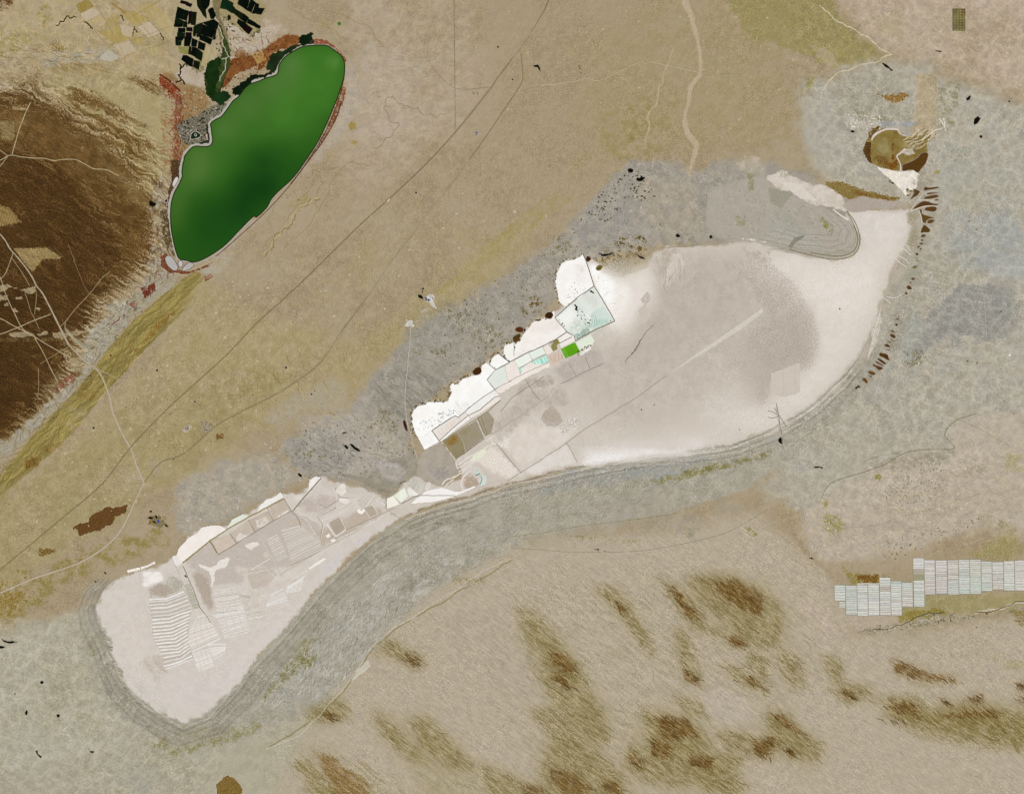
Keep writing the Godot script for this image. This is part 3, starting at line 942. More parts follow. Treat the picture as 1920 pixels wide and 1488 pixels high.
	soil("1713,345 1722,320 1752,320 1755,345 1738,355 1720,360", "aca596", "9a9078", 5, 1.2, 2.4, 3, 0)
	soil("1750,318 1764,318 1762,328 1750,328", "938650", "9c905e", 4, 1.2, 2, 1, 0)
	soil("1700,353 1716,358 1712,366 1700,368", "54421e", "b6ac98", 2.5, 1.2, 2.4, 4, 4)
	soil("1663,334 1675,340 1680,347 1672,345", "55503a", "66604a", 2, 1.2, 3, 1, 0)
	vein(curved(pts("1770,222 1772,232 1768,240 1752,245 1740,255 1728,262"), false), "ddd2c2", 1.6, 0.85)
	vein(curved(pts("1762,222 1772,238 1774,246"), false), "e0d6c8", 1.8, 0.85)
	soil("1800,255 1840,250 1838,262 1800,282 1795,275", "bdb2a2", "b0a592", 5, 1.1, 2.4, 1, 0)
	flecks("1780,270 1820,275 1810,310 1780,300", 80, 0.7, 1.6, "7d7a64", 0.7)
	veins("1500,150 1640,130 1700,220 1560,260", 90, 18, 10, 60, "827c66", 0.9, 0.4)
	veins("1380,100 1580,20 1690,110 1560,150", 50, 22, 40, 10, "aa9d72", 0.9, 0.5)
	for line in ["1537,10 1560,30 1590,50 1640,80 1672,102", "1672,102 1640,118 1600,128 1575,134 1555,150 1540,185"]:
		vein(curved(rough(pts(line), 0.12, false, 3.0), false), "c9bda0", 2.0, 0.75)
	soil("1520,80 1560,95 1575,125 1560,128 1530,105", "b3a58c", "a3966c", 4, 0.9, 2.6, 3, 0)
	soil("1625,35 1660,35 1700,50 1700,75 1690,78 1660,62", "bdae98", "a89a76", 4, 0.7, 3, 3, 0)
	# olive ground round the pan blocks
	soil("1575,1062 1600,1075 1670,1080 1668,1098 1600,1100", "8c8048", "978a52", 5, 1.4, 2.4, 4, 0)
	soil("1605,1078 1650,1075 1655,1095 1610,1094", "6d4c1c", "80602c", 5, 1.2, 2.6, 4, 0)
	soil("1690,1140 1735,1115 1960,1110 1960,1135 1840,1150 1760,1150 1680,1160", "9a8e64", "a1966c", 6, 1.6, 2, 1, 1)
	soil("1680,1150 1750,1140 1800,1150 1700,1165 1685,1170", "877838", "94854a", 4, 1.2, 2.4, 1, 0)
	soil("1560,1140 1685,1152 1690,1170 1620,1185 1570,1180", "b5a692", "b0a18c", 6, 1.5, 2, 1, 0)
	soil("1600,1190 1640,1170 1700,1168 1740,1148 1800,1150 1850,1155 1920,1130 1920,1145 1840,1162 1700,1182 1640,1192", "aaa08c", "857c5c", 4, 0.9, 2.8, 4, 0)
	flecks("1600,1186 1640,1172 1700,1172 1760,1148 1850,1158 1760,1168 1640,1190", 260, 0.8, 2.0, "4c4630", 0.75)
	flecks("1600,1186 1640,1172 1700,1172 1760,1148 1850,1158 1760,1168 1640,1190", 200, 0.8, 2.0, "d0c7b4", 0.75)
	vein(curved(rough(pts("1610,1185 1660,1180 1690,1172 1715,1158 1770,1148"), 0.15, false, 3.0), false), "3c3826", 1.2, 0.8)
	vein(curved(rough(pts("1830,1150 1880,1142 1905,1130 1930,1130"), 0.1, false, 3.0), false), "c2b6a2", 3.0, 0.8)
	vein(curved(rough(pts("1830,1147 1880,1139 1905,1127 1930,1127"), 0.1, false, 3.0), false), "5a4f2c", 1.3, 0.7)


func paint_dunes() -> void:
	soil("560,1340 700,1180 800,1060 900,1020 1060,1010 1300,980 1420,960 1520,1040 1580,1100 1590,1180 1700,1185 1830,1165 2000,1150 2000,1528 480,1528 500,1420", "b5a892", "aea18b", 24, 1.8, 1.8, 5, 1)
	soil("-40,1165 60,1170 150,1140 190,1260 300,1370 420,1385 520,1330 600,1320 560,1420 480,1528 -40,1528", "aaa28a", "b0a892", 20, 1.8, 1.8, 2, 1)
	drift("-40,1160 160,1140 260,1340 420,1410 420,1528 -40,1528", ["b8b29e", "96907b", "b0aa9a", "a29b84", "bdb7a6"], 0.49, 0.45)
	drift("600,1400 700,1230 860,1090 1000,1030 1300,990 1420,970 1530,1060 1580,1190 1700,1190 1830,1170 1990,1160 1990,1528 500,1528", ["bfb29d", "a3967d", "b7ab98", "9d9178"], 0.45, 0.35)
	soil("60,1440 300,1380 420,1420 360,1528 -40,1528 -40,1420", "a19a84", "a9a28e", 30, 0.9, 1.8, 5, 1, 0.9)
	soil("-40,1300 60,1320 90,1390 20,1430 -40,1400", "b0aa98", "aaa590", 16, 1.0, 2, 2, 1)
	soil("95,1270 130,1265 130,1320 95,1335", "a7a08a", "a39c85", 6, 1.5, 2, 1, 0)
	soil("240,1400 340,1440 280,1500 200,1500", "a5a298", "a09b8a", 22, 0.9, 1.8, 2, 1, 0.8)
	veins("-20,1180 160,1180 280,1370 300,1480 -20,1480", 200, 20, 30, 50, "7f7864", 0.9, 0.4)
	veins("-20,1180 160,1180 280,1370 300,1480 -20,1480", 130, 18, 30, 60, "c2bba8", 0.9, 0.4)
	# streaked sand: pale and darker threads combed by the wind
	var sand := "600,1400 700,1230 860,1090 1000,1030 1300,990 1420,970 1530,1060 1580,1190 1700,1190 1830,1170 1980,1160 1980,1528 500,1528"
	soil(sand, "c8bca9", "beb19c", 22, 0.6, 2.4, 5, 1, 0.35)
	soil(sand, "cfc4b2", "c2b6a3", 22, 0.4, 4.0, 10, 1, 0.28)
	soil(sand, "968a70", "a0937a", 22, 0.34, 3.0, 8, 1, 0.3)
	soil("960,1100 1240,1060 1500,1120 1560,1250 1480,1420 1200,1500 1000,1460 900,1320", "8f8160", "9a8c6e", 30, 0.5, 2.2, 5, 1, 0.7)
	veins(sand, 500, 22, 38, 8, "83765b", 0.9, 0.45)
	veins(sand, 420, 20, 38, 8, "cfc4b2", 0.9, 0.45)
	# olive and brown scrub
	for p in ["1290,1080 1360,1075 1440,1100 1475,1150 1465,1210 1420,1212 1350,1170 1300,1120", "980,1150 1010,1160 1070,1230 1120,1300 1150,1380 1090,1390 1040,1330 1000,1250", "1190,1320 1290,1345 1350,1400 1400,1420 1380,1480 1250,1480 1160,1450 1160,1400", "1000,1400 1100,1390 1180,1450 1190,1540 1000,1540", "690,1330 800,1350 900,1440 1000,1480 980,1540 820,1540 760,1440", "1440,1330 1540,1400 1530,1440 1440,1420", "560,1400 640,1420 720,1528 600,1528", "1640,1320 1760,1310 1960,1320 1960,1400 1740,1370"]:
		soil(p, "8d7f52", "998d66", 22, 1.0, 1.0, -1, 2, 0.28)
	for p in ["965,1130 1010,1150 1065,1215 1100,1270 1140,1340 1150,1390 1100,1410 1055,1345 1015,1300 985,1230", "1110,1100 1150,1095 1190,1135 1222,1200 1238,1252 1205,1220 1165,1165", "1280,1080 1350,1072 1435,1100 1475,1150 1468,1210 1440,1222 1390,1205 1350,1165 1300,1120", "1225,1075 1280,1102 1335,1165 1405,1215 1300,1185", "1200,1325 1290,1345 1340,1390 1300,1418 1235,1405 1205,1375", "1255,1300 1315,1315 1332,1355 1288,1340", "1345,1235 1400,1260 1452,1292 1432,1305 1365,1268", "1455,1215 1500,1228 1512,1290 1470,1285", "1262,1172 1295,1185 1318,1285 1275,1265", "1340,1362 1465,1385 1450,1425 1355,1405", "1435,1325 1480,1345 1550,1400 1535,1436 1465,1415 1435,1392", "1170,1400 1280,1390 1395,1415 1380,1475 1255,1478 1180,1455", "1030,1380 1100,1390 1165,1445 1190,1528 1050,1528 1010,1460", "690,1320 740,1360 810,1425 780,1436 715,1382", "760,1350 800,1340 865,1405 898,1445 850,1446 795,1412", "1545,1285 1620,1280 1655,1300 1590,1324", "1630,1304 1720,1304 1765,1358 1700,1350", "1715,1345 1790,1315 1880,1325 1970,1368 1970,1408 1800,1380", "1535,1225 1578,1235 1584,1284 1556,1278", "890,1430 960,1445 995,1495 925,1505", "1405,1212 1445,1236 1434,1280 1396,1242", "980,1322 1040,1325 1098,1392 1048,1402", "550,1315 640,1305 665,1348 580,1356", "1320,1425 1405,1470 1380,1505 1310,1482", "680,1220 730,1195 805,1240 780,1254 720,1228", "1650,1330 1960,1330 1960,1420 1720,1380"]:
		soil(p, "8b7d4f", "978a62", 12, 1.0, 1.0, -1, 1, 0.4)
		soil(p, "6f602f", "887a4a", 10, 0.75, 3.5, 10, 5, 0.5)
		soil(p, "75652f", "84754a", 10, 0.6, 3.5, 5, 10, 0.45)
		veins(p, 26, 16, 38, 8, "5f4e26", 0.9, 0.6)
		veins(p, 14, 14, 38, 8, "bdb08e", 0.9, 0.5)
	for p in ["1022,1215 1060,1225 1085,1255 1074,1268 1036,1252", "1024,1255 1060,1266 1082,1294 1050,1288", "1245,1090 1278,1110 1316,1165 1288,1160", "1322,1088 1380,1084 1436,1118 1425,1155 1368,1134", "1225,1340 1290,1345 1315,1382 1240,1388", "1215,1380 1262,1396 1252,1430 1222,1414", "1362,1184 1404,1202 1398,1218 1368,1208", "1395,1260 1440,1285 1434,1294 1402,1280", "1275,1250 1312,1272 1316,1288 1284,1275", "1668,1236 1688,1238 1742,1260 1792,1271 1810,1280 1770,1280 1720,1277 1683,1264", "1645,1322 1700,1313 1720,1320 1726,1342 1752,1352 1700,1342", "1750,1347 1790,1332 1860,1329 1890,1347 1830,1348", "1800,1312 1848,1297 1840,1322", "1754,1304 1782,1314 1776,1326", "1574,1292 1614,1296 1590,1316", "1437,1372 1458,1384 1454,1404 1438,1397", "1470,1390 1504,1420 1478,1422", "1025,1435 1080,1450 1114,1480 1080,1505 1036,1472", "1120,1458 1162,1468 1168,1494 1138,1488", "975,1465 1022,1475 1034,1504 982,1504", "1405,1380 1444,1392 1444,1425 1412,1414", "1285,1410 1344,1418 1334,1445 1296,1438", "1165,1415 1204,1418 1198,1445", "1436,1330 1472,1342 1526,1392 1478,1368", "1902,1278 1928,1280 1928,1296 1906,1290", "1896,1308 1935,1302 1935,1324", "740,1215 794,1240 775,1252", "585,1325 645,1343 620,1354", "1150,1120 1180,1148 1160,1150", "1640,1345 1700,1350 1690,1356"]:
		soil(p, "75602f", "806a3c", 9, 1.0, 1.0, -1, 1, 0.45)
		soil(p, "573a15", "745428", 6, 1.0, 3.5, 10, 5, 0.7)
		veins(p, 16, 10, 38, 8, "3f2a10", 0.9, 0.7)
	soil(sand, "b9ac98", "aea28b", 22, 0.3, 5.0, 16, 5, 0.55)
	soil(sand, "b4a893", "c0b4a0", 22, 0.2, 6.0, 10, 5, 0.5)
	soil("585,1405 640,1425 690,1465 710,1528 640,1528", "7a5a2e", "8f774a", 14, 1.3, 2.2, 5, 0, 0.9)
	soil("535,1410 580,1425 660,1500 610,1528 560,1460", "7a6a36", "8d8052", 14, 1.0, 2.4, 5, 0, 0.85)
	soil("640,1400 760,1470 800,1528 700,1528 660,1460", "8b7d50", "998b62", 18, 0.8, 2.2, 5, 0, 0.8)
	soil("405,1470 425,1453 440,1460 455,1480 440,1528 410,1528", "75582a", "86703c", 3, 1.7, 3, 1, 0)
	soil("700,1340 900,1440 1000,1460 1150,1420 1160,1528 800,1528", "958963", "a09472", 30, 0.55, 2.2, 5, 1, 0.75)
	# plain pale fans
	soil("800,1130 940,1150 1010,1230 1060,1330 960,1320 860,1260", "b3a692", "aca08a", 18, 1.2, 1.8, 2, 1, 0.9)
	soil("1310,1300 1350,1285 1400,1310 1410,1340 1380,1360 1330,1345", "b8ac99", "b2a591", 5, 1.5, 2, 0, 0)
	soil("1490,1120 1540,1110 1580,1190 1560,1200 1520,1170", "baab98", "b3a48e", 8, 1.2, 2, 1, 1)
	soil("1640,1170 1830,1170 1900,1230 1800,1260 1650,1230", "aa9f86", "b0a48e", 16, 0.9, 2, 9, 1, 0.9)
	soil("1840,1220 1960,1230 1960,1270 1880,1255", "9a8d5c", "a39768", 12, 1.0, 2, 2, 0, 0.9)
	soil("1890,1140 1930,1140 1930,1180 1905,1170", "7c6a38", "94855a", 5, 0.9, 2.8, 7, 0)


func paint_shores() -> void:
	# grey mud belt round the south of the salt flats
	soil("160,1140 230,1290 340,1365 480,1250 600,1110 740,985 880,940 1090,880 1300,850 1440,812 1560,720 1640,610 1680,500 1720,440 1730,520 1670,660 1570,790 1440,880 1250,960 1000,1010 860,1070 720,1180 600,1320 460,1390 300,1400 200,1320 150,1200", "a39b8a", "aca594", 10, 1.0, 1, -1, 1)
	soil("150,1130 175,1250 260,1340 340,1385 420,1360 500,1290 600,1190 700,1110 790,1050 900,1010 1060,990 1250,960 1400,920 1480,850 1560,770 1640,720 1690,640 1720,560 1745,440 1765,380 1715,390 1690,470 1640,600 1570,710 1440,808 1300,845 1090,875 880,935 740,980 600,1100 480,1235 390,1340 340,1358 230,1285 190,1150", "a49d8c", "ada696", 8, 1.8, 2, 1, 1)
	soil("560,1200 700,1080 800,1010 900,965 1100,920 1300,880 1320,900 1120,960 960,1000 860,1060 760,1150 640,1290 560,1330 480,1370 420,1370", "a09a88", "a8a292", 12, 1.3, 1.8, 6, 1)
	soil("500,1260 600,1160 720,1080 760,1120 660,1230 580,1310 500,1340", "a6a296", "afaca0", 9, 0.9, 2.2, 6, 9)
	soil("1060,880 1200,870 1330,848 1340,870 1200,895 1080,915 980,940", "9a9a94", "94938a", 8, 1.2, 2, 6, 1)
	soil("1210,890 1290,875 1300,888 1230,905", "9c9fa0", "98988f", 5, 1.2, 1.8, 1, 0)
	soil("1280,880 1340,868 1420,850 1450,838 1440,855 1380,875 1320,890 1260,905 1210,912 1230,898", "7e7644", "8d8558", 5, 1.1, 2.6, 4, 1)
	soil("1160,905 1240,890 1230,915 1170,925", "878068", "a09a88", 6, 0.8, 2.6, 4, 0, 0.9)
	soil("1100,930 1240,915 1250,960 1120,990 1080,960", "a09889", "a69e90", 14, 1.3, 1.8, 2, 1)
	soil("700,1080 800,1040 900,1010 960,1005 920,1030 800,1080 720,1130", "a59d8e", "aea698", 8, 1.1, 2, 1, 1)
	drift("180,1200 345,1360 485,1235 605,1100 755,977 945,912 1185,861 1445,809 1560,740 1640,640 1700,540 1720,620 1560,800 1330,910 1000,1010 800,1110 600,1330 400,1410 220,1350", ["aea79a", "8d8777", "a0a09a", "b3aa9a", "8f8976"], 0.32, 0.63, 8.0)
	drift("560,1330 700,1090 860,1010 960,1000 880,1060 760,1150 640,1290", ["b5b1a6", "86826f", "bdb8ad"], 0.36, 0.65, 8.0)
	drift("900,930 1250,900 1440,860 1460,940 1250,1010 1000,1020", ["aaa08f", "8f8975", "a39a88", "b4a997"], 0.34, 0.68, 14.0)
	soil("1240,970 1330,960 1300,1010 1230,1000", "9e9484", "aba08e", 10, 0.8, 2.2, 1, 1, 0.8)
	soil("1280,985 1320,985 1300,1010 1275,1005", "918a72", "9a937c", 5, 1.1, 2, 1, 0)
	soil("1390,980 1420,990 1425,1010 1400,1005", "878048", "948c5c", 6, 0.9, 2.4, 4, 0)
	soil("530,1250 560,1200 600,1180 560,1260 500,1310 480,1320", "847b50", "938c6c", 5, 1.0, 2.6, 4, 1)
	soil("560,1230 600,1220 590,1250 570,1260", "7d7544", "8c855c", 5, 0.8, 3, 4, 1)
	soil("280,1390 350,1360 460,1360 500,1340 480,1380 400,1400 320,1420", "8d8458", "9a9374", 8, 1.0, 2.4, 4, 1)
	soil("1030,1010 1090,1000 1220,1015 1210,1022 1080,1012", "8d8452", "978f66", 5, 0.7, 2.6, 4, 0)
	soil("160,1180 180,1180 190,1220 170,1240 160,1215", "8a8250", "979068", 7, 0.9, 2.4, 4, 0)
	soil("830,1045 860,1080 900,1085 930,1070 900,1100 850,1090", "877e54", "a0967a", 6, 0.8, 2.6, 5, 0)
	veins("160,1150 190,1260 340,1370 480,1290 700,1080 900,980 1300,890 1450,830 1560,760 1560,800 1300,930 900,1030 600,1290 360,1390 200,1300", 500, 14, -38, 14, "736c58", 0.9, 0.42)
	veins("480,1330 560,1210 740,1060 760,1130 640,1280", 330, 11, 118, 14, "cbc6ba", 1.0, 0.6)
	veins("480,1330 560,1210 740,1060 760,1130 640,1280", 220, 10, 118, 14, "6d6854", 0.9, 0.5)
	veins("700,1080 900,1000 1000,1000 900,1060 760,1150", 120, 12, -40, 30, "76705a", 0.9, 0.45)
	flecks("840,920 1100,880 1300,850 1440,810 1450,830 1320,880 1100,910 900,950", 700, 0.8, 1.8, "cfc4b6", 0.65)
	flecks("840,920 1100,880 1300,850 1440,810 1560,740 1570,760 1450,840 1320,890 1100,930 900,970", 700, 0.8, 1.8, "716a58", 0.6)
	flecks("1470,780 1560,740 1570,750 1490,810", 160, 0.8, 2.0, "d6d2c8", 0.7)
	for i in 4:
		vein(curved(rough(pts("%d,1195 %d,1300 %d,1345 %d,1372 %d,1340 %d,1280" % [170 + i * 9, 228 + i * 9, 290 + i * 7, 345 + i * 2, 420 - i * 8, 480 - i * 9]), 0.06, false, 4.0), false), "7e7768" if i % 2 == 0 else "c4bcae", 1.6, 0.5)
	for part in ["505,1400 545,1378 580,1352", "592,1344 622,1318 648,1290 668,1262 680,1246 700,1215", "706,1208 740,1180 770,1162", "782,1155 820,1134 850,1115 880,1098", "890,1091 930,1068 960,1050"]:
		vein(curved(rough(pts(part), 0.06, false, 5.0), false), "8b8157", 2.6, 0.6)
	vein(curved(rough(pts("498,1404 560,1380 602,1338 640,1296 668,1256 698,1212 738,1176 800,1140 860,1104 950,1048"), 0.05, false, 5.0), false), "c9c1ae", 1.4, 0.6)
	soil("668,1258 690,1235 694,1250 680,1262 655,1280", "cfc8b8", "bdb5a2", 3, 1.3, 2.4, 1, 0)
	soil("690,1100 720,1078 770,1064 780,1062 740,1085 700,1108", "c8c3b8", "a29c8e", 4, 0.8, 3, 4, 0)
	vein(curved(pts("960,1006 1020,998 1090,986 1180,975 1270,962"), false), "85805a", 1.2, 0.55)
	vein(curved(pts("960,1028 1010,1030 1060,1034 1130,1035 1220,1030 1330,1008 1380,990 1440,955"), false), "8c846a", 1.4, 0.5)
	var inner := "222,1084 196,1106 181,1138 186,1165 206,1205 216,1245 236,1286 271,1322 311,1348 345,1364 395,1344 445,1294 485,1240 525,1200 565,1154 605,1104 655,1054 695,1018 755,980 805,957 885,936"
	var belt := pts(inner)
	for k in range(belt.size() - 1, -1, -1):
		var p := pts(inner)[k]
		belt.append(p + (Vector2(430, 1080) - p).normalized() * -44.0 if k < 10 else p + Vector2(26, 36))
	soil(belt, "918a7a", "9f9888", 6, 1.3, 1.6, 15, 1, 0.8)
	for k in 9:
		var line := PackedVector2Array()
		for n in pts(inner).size():
			var p := pts(inner)[n]
			line.append(p + ((p - Vector2(430, 1080)).normalized() if n < 10 else Vector2(0.6, 0.8)) * (k * 5.0 + 1.0))
		vein(curved(rough(line, 0.03, false, 8.0), false), ["c6beb0", "736c5c", "aba394", "7f7868", "bdb5a6", "857e6d", "aaa292", "7a7462", "b5ad9d"][k], [1.8, 1.3, 1.0, 1.2, 1.2, 1.0, 1.2, 1.4, 1.2][k], 0.36)
	for k in 6:
		var shift := k * 5.0
		var shore := PackedVector2Array()
		for p in pts("760,968 830,942 881,930 941,909 1011,893 1091,874 1181,858 1301,845 1381,832 1441,808 1501,775 1546,740 1584,704 1610,672"):
			shore.append(p + Vector2(shift * 0.4, shift))
		vein(curved(rough(shore, 0.04, false, 5.0), false), ["7d7364", "d0c6ba", "8c8272", "bdb3a6", "857d6c", "a79e8e"][k], [2.4, 1.8, 1.6, 1.4, 1.6, 1.2][k], 0.6)
	flecks("800,950 1090,876 1300,846 1440,810 1444,822 1300,862 1090,894 820,962", 420, 0.9, 1.8, "dcd2c6", 0.8)
	flecks("800,955 1090,882 1300,852 1440,814 1446,830 1300,872 1090,904 820,972", 420, 0.9, 1.8, "6c6454", 0.75)
	# shore west of the small flat
	soil("185,1195 240,1180 250,1260 300,1310 260,1320 215,1270", "b4ac9f", "8c8672", 6, 0.8, 2.8, 3, 0)
	veins("180,1140 215,1150 230,1270 290,1320 250,1320 200,1240", 120, 12, 20, 30, "726a52", 1.0, 0.6)
	veins("180,1140 215,1150 230,1270 290,1320 250,1320 200,1240", 120, 12, 20, 30, "d6cfc4", 1.0, 0.6)
	soil("215,1105 240,1085 200,1130 185,1150 182,1180 178,1150", "b5b3ae", "aaa59a", 6, 1.2, 2, 1, 0)


func drift(outline: String, tints: Array, share: float, strength: float, soft := 24.0) -> void:   # swirled plateaus of other tints, crisp on their edges
	for i in tints.size():
		soil(outline, tints[i], tints[(i + 1) % tints.size()], soft, share, 6.0, [14, 15, 16][i % 3], 16, strength)


func comb_ground() -> void:   # which way each soil is lined by wind and water
	var dunes := "600,1400 700,1230 860,1090 1000,1030 1300,990 1420,970 1530,1060 1580,1190 1700,1190 1830,1170 1990,1160 1990,1528 500,1528"
	combed(dunes, 5, 0.05, 30)
	combed(dunes, 10, 0.10, 30)
	combed("-40,160 60,150 160,170 260,230 320,300 320,480 260,550 160,700 60,800 -40,860", 7, 0.15, 16)
	combed("-40,160 60,150 160,170 260,230 320,300 320,480 260,550 160,700 60,800 -40,860", 12, 0.16, 16)
	combed("362,510 388,516 325,605 240,690 150,795 60,880 -40,965 -40,925 45,835 135,740 205,650 300,557", 6, 0.15, 3)
	combed("180,1200 262,1322 345,1360 395,1340 485,1235 605,1100 755,977 945,912 1185,861 1445,809 1550,740 1640,640 1700,540 1720,620 1560,800 1330,910 1000,1010 800,1110 600,1330 400,1410 220,1350", 11, 0.08, 8)
	combed("400,520 700,380 1000,240 1200,200 1400,300 1180,330 1000,450 780,640 640,700 300,900 60,1080 -40,1120 -40,960", 13, 0.07, 30)
	combed("640,0 900,0 880,300 700,320 640,200", 3, 0.06, 30)
	combed("1480,0 2000,0 2000,1000 1560,1060 1440,940 1460,830 1700,560 1740,390 1560,360 1500,180", 3, 0.09, 20)
	combed("1480,0 2000,0 2000,1000 1560,1060 1440,940 1460,830 1700,560 1740,390 1560,360 1500,180", 12, 0.05, 20)
	combed("-40,1160 160,1140 260,1340 420,1410 380,1528 -40,1528", 11, 0.05, 20)
	combed("-40,1160 160,1140 260,1340 420,1410 380,1528 -40,1528", 3, 0.09, 20)
	combed("640,790 790,610 1040,450 1180,300 1420,300 1400,455 1120,485 960,640 775,770 790,880 560,890 330,1010 330,900", 3, 0.07, 14)
	combed("640,790 790,610 1040,450 1180,300 1420,300 1400,455 1120,485 960,640 775,770 790,880 560,890 330,1010 330,900", 12, 0.05, 14)
	combed("-40,-40 330,-40 330,150 200,180 -40,170", 3, 0.10, 14)


const FLAT_EAST := "796,844 772,776 778,767 795,758 826,754 840,752 846,738 845,720 864,712 888,703 902,700 904,684 920,673 936,662 945,648 962,641 975,638 985,618 1002,600 1018,597 1038,582 1058,574 1048,560 1043,535 1047,507 1057,492 1076,487 1092,474 1103,486 1118,497 1130,508 1160,520 1185,512 1216,498 1222,478 1252,460 1290,463 1330,459 1390,453 1420,452 1460,465 1510,481 1560,489 1597,483 1613,467 1613,446 1602,420 1581,402 1592,397 1620,393 1660,397 1708,394 1712,412 1706,440 1692,470 1674,500 1666,530 1651,560 1641,600 1626,640 1606,670 1581,700 1546,735 1501,770 1441,804 1381,829 1301,842 1181,856 1091,872 1011,891 941,907 881,928 801,949 752,972 724,955 724,935 745,921 768,897 782,894 800,903 830,912 868,896 862,880 850,862 829,830"
const FLAT_WEST := "724,935 724,955 752,972 691,1010 651,1045 601,1095 561,1145 521,1190 481,1230 441,1285 391,1335 345,1355 311,1340 271,1315 236,1280 216,1240 206,1200 186,1160 179,1140 191,1110 221,1085 262,1070 330,1045 345,1018 378,988 412,984 425,990 470,958 487,947 526,922 545,926 577,921 580,900 602,894 640,906 691,921"


func paint_salt() -> void:
	# the eastern flat
	soil(FLAT_EAST, "c9beb1", "cfc5b9", 5, 1.9, 2.2, 1, 2, 1.0, 0.06)
	soil("1150,560 1250,480 1330,470 1440,490 1510,560 1540,640 1520,700 1440,740 1380,700 1300,760 1180,800 1100,760 1080,700 1160,640", "bfb4a7", "c4b9ac", 34, 1.0, 1, -1, 1)
	soil("1160,600 1220,560 1250,500 1330,480 1420,510 1400,580 1300,650 1200,690 1140,680", "b8ad9f", "beb2a5", 34, 1.0, 1, -1, 1, 0.8)
	soil("1370,660 1460,590 1520,600 1530,680 1450,730 1430,760 1400,700", "b3a799", "bcb0a3", 24, 1.0, 1, -1, 0, 0.8)
	soil("1400,480 1500,500 1600,500 1660,420 1700,400 1690,450 1650,520 1620,640 1540,740 1440,800 1300,830 1200,840 1440,760 1540,660 1510,560", "ddd3c8", "d7cdc1", 22, 1.1, 1, -1, 1)
	soil("1430,470 1560,500 1640,480 1640,560 1560,600 1500,530", "e4dad0", "ddd3c8", 24, 1.0, 1, -1, 1)
	soil("1590,398 1705,396 1700,440 1640,480 1615,450", "d6cec5", "dcd3c9", 8, 1.3, 1.8, 0, 1)
	soil("1700,400 1716,395 1722,415 1728,425 1722,450 1715,470 1700,460 1708,430", "9c9078", "a79c84", 5, 1.3, 2, 1, 0)
	soil("1640,600 1660,560 1672,500 1690,470 1700,480 1672,560 1650,640 1620,690 1590,710", "a79c89", "b6aa99", 6, 1.2, 2, 6, 1)
	soil("1632,605 1645,590 1650,585 1655,600 1645,640 1625,680 1635,640", "d8d0c6", "bdb1a3", 3, 0.9, 2.6, 4, 0)
	soil("1430,478 1490,528 1528,588 1540,640 1522,692 1484,702 1442,742 1424,772 1416,742 1438,690 1400,650 1424,580 1402,530 1360,500", "afa396", "b6ab9e", 6, 1.15, 1.4, 0, 1, 0.75)
	soil("1460,580 1520,590 1536,640 1520,688 1470,690 1440,660", "a69a8d", "b0a598", 12, 0.9, 1.4, 0, 1, 0.6)
	flecks("1200,480 1420,470 1520,560 1540,680 1430,760 1300,720 1180,640", 420, 0.7, 1.6, "a99d90", 0.5)
	flecks("1200,480 1420,470 1520,560 1540,680 1430,760 1300,720 1180,640", 300, 0.7, 1.8, "d3c9bd", 0.5)
	flecks("1500,480 1640,490 1640,560 1560,640 1520,560", 160, 0.7, 1.6, "c3b8ac", 0.5)
	for line in ["1652,580 1645,605 1640,625 1628,670", "1692,455 1704,463 1706,470", "1686,462 1700,470 1708,478", "1684,478 1696,485 1706,494", "1680,485 1690,494 1700,500", "1645,553 1660,560 1670,568", "1662,556 1680,558 1690,552"]:
		vein(curved(pts(line), false), "dcd3c8", 1.4, 0.8)
	soil("1240,520 1262,470 1280,475 1287,490 1280,520 1260,535 1235,535", "ddd3c8", "c9beb1", 5, 1.2, 1.6, 9, 0)
	veins("1230,480 1286,475 1286,520 1240,535", 50, 12, 100, 30, "9c8f80", 0.9, 0.6)
	soil("1215,500 1240,470 1260,455 1275,470 1245,500 1240,530 1225,520", "c2b6a8", "a89b88", 5, 1.0, 2.4, 3, 0)
	soil("1100,478 1120,492 1118,508 1105,505", "cdc4bd", "b7aea6", 3, 1.2, 2.4, 0, 0)
	soil("1120,505 1130,502 1160,480 1185,490 1190,505 1165,522 1140,520", "8f856c", "b1a796", 5, 1.1, 2.6, 4, 0)
	soil("1095,485 1120,500 1140,518 1165,523 1215,500 1228,530 1215,570 1185,610 1160,640 1140,630 1130,580 1110,540", "e6ddd3", "e0d6cb", 20, 1.2, 1, -1, 1, 0.95)
	soil("1098,488 1118,500 1132,514 1152,526 1180,530 1180,560 1165,600 1152,612 1138,580 1120,545", "f1ebe3", "ece5dc", 10, 1.2, 1, -1, 1)
	soil("1103,492 1118,502 1130,515 1150,528 1150,560 1140,580 1122,545", "fcfaf6", "f7f3ec", 7, 1.2, 1, -1, 1)
	flecks("1110,510 1150,530 1160,600 1150,600", 40, 0.7, 1.6, "b5ab9c", 0.7)
	soil("1196,582 1210,569 1222,592 1209,606", "ccc1b4", "c6bbae", 1, 2, 3, 1, 0)
	soil("1200,560 1215,545 1222,560 1210,575", "cdc2b6", "b8ac9f", 3, 0.9, 2.6, 3, 0)
	soil("1446,700 1500,680 1500,735 1470,745 1445,735", "cdc2b5", "c9beb1", 3, 1.8, 2, 1, 0)
	for x in [1469, 1491]:
		vein(pts("%d,690 %d,740" % [x, x]), "b8ac9e", 1.0, 0.5)
	vein(curved(rough(pts("1225,609 1212,622 1205,632 1197,647 1188,660 1180,668 1172,678"), 0.1, false, 3.0), false, 2.0), "82776a", 1.1, 0.8)
	vein(curved(rough(pts("1203,636 1198,645 1192,653 1184,664"), 0.15, false, 3.0), false, 2.0), "6a5f52", 1.4, 0.7)
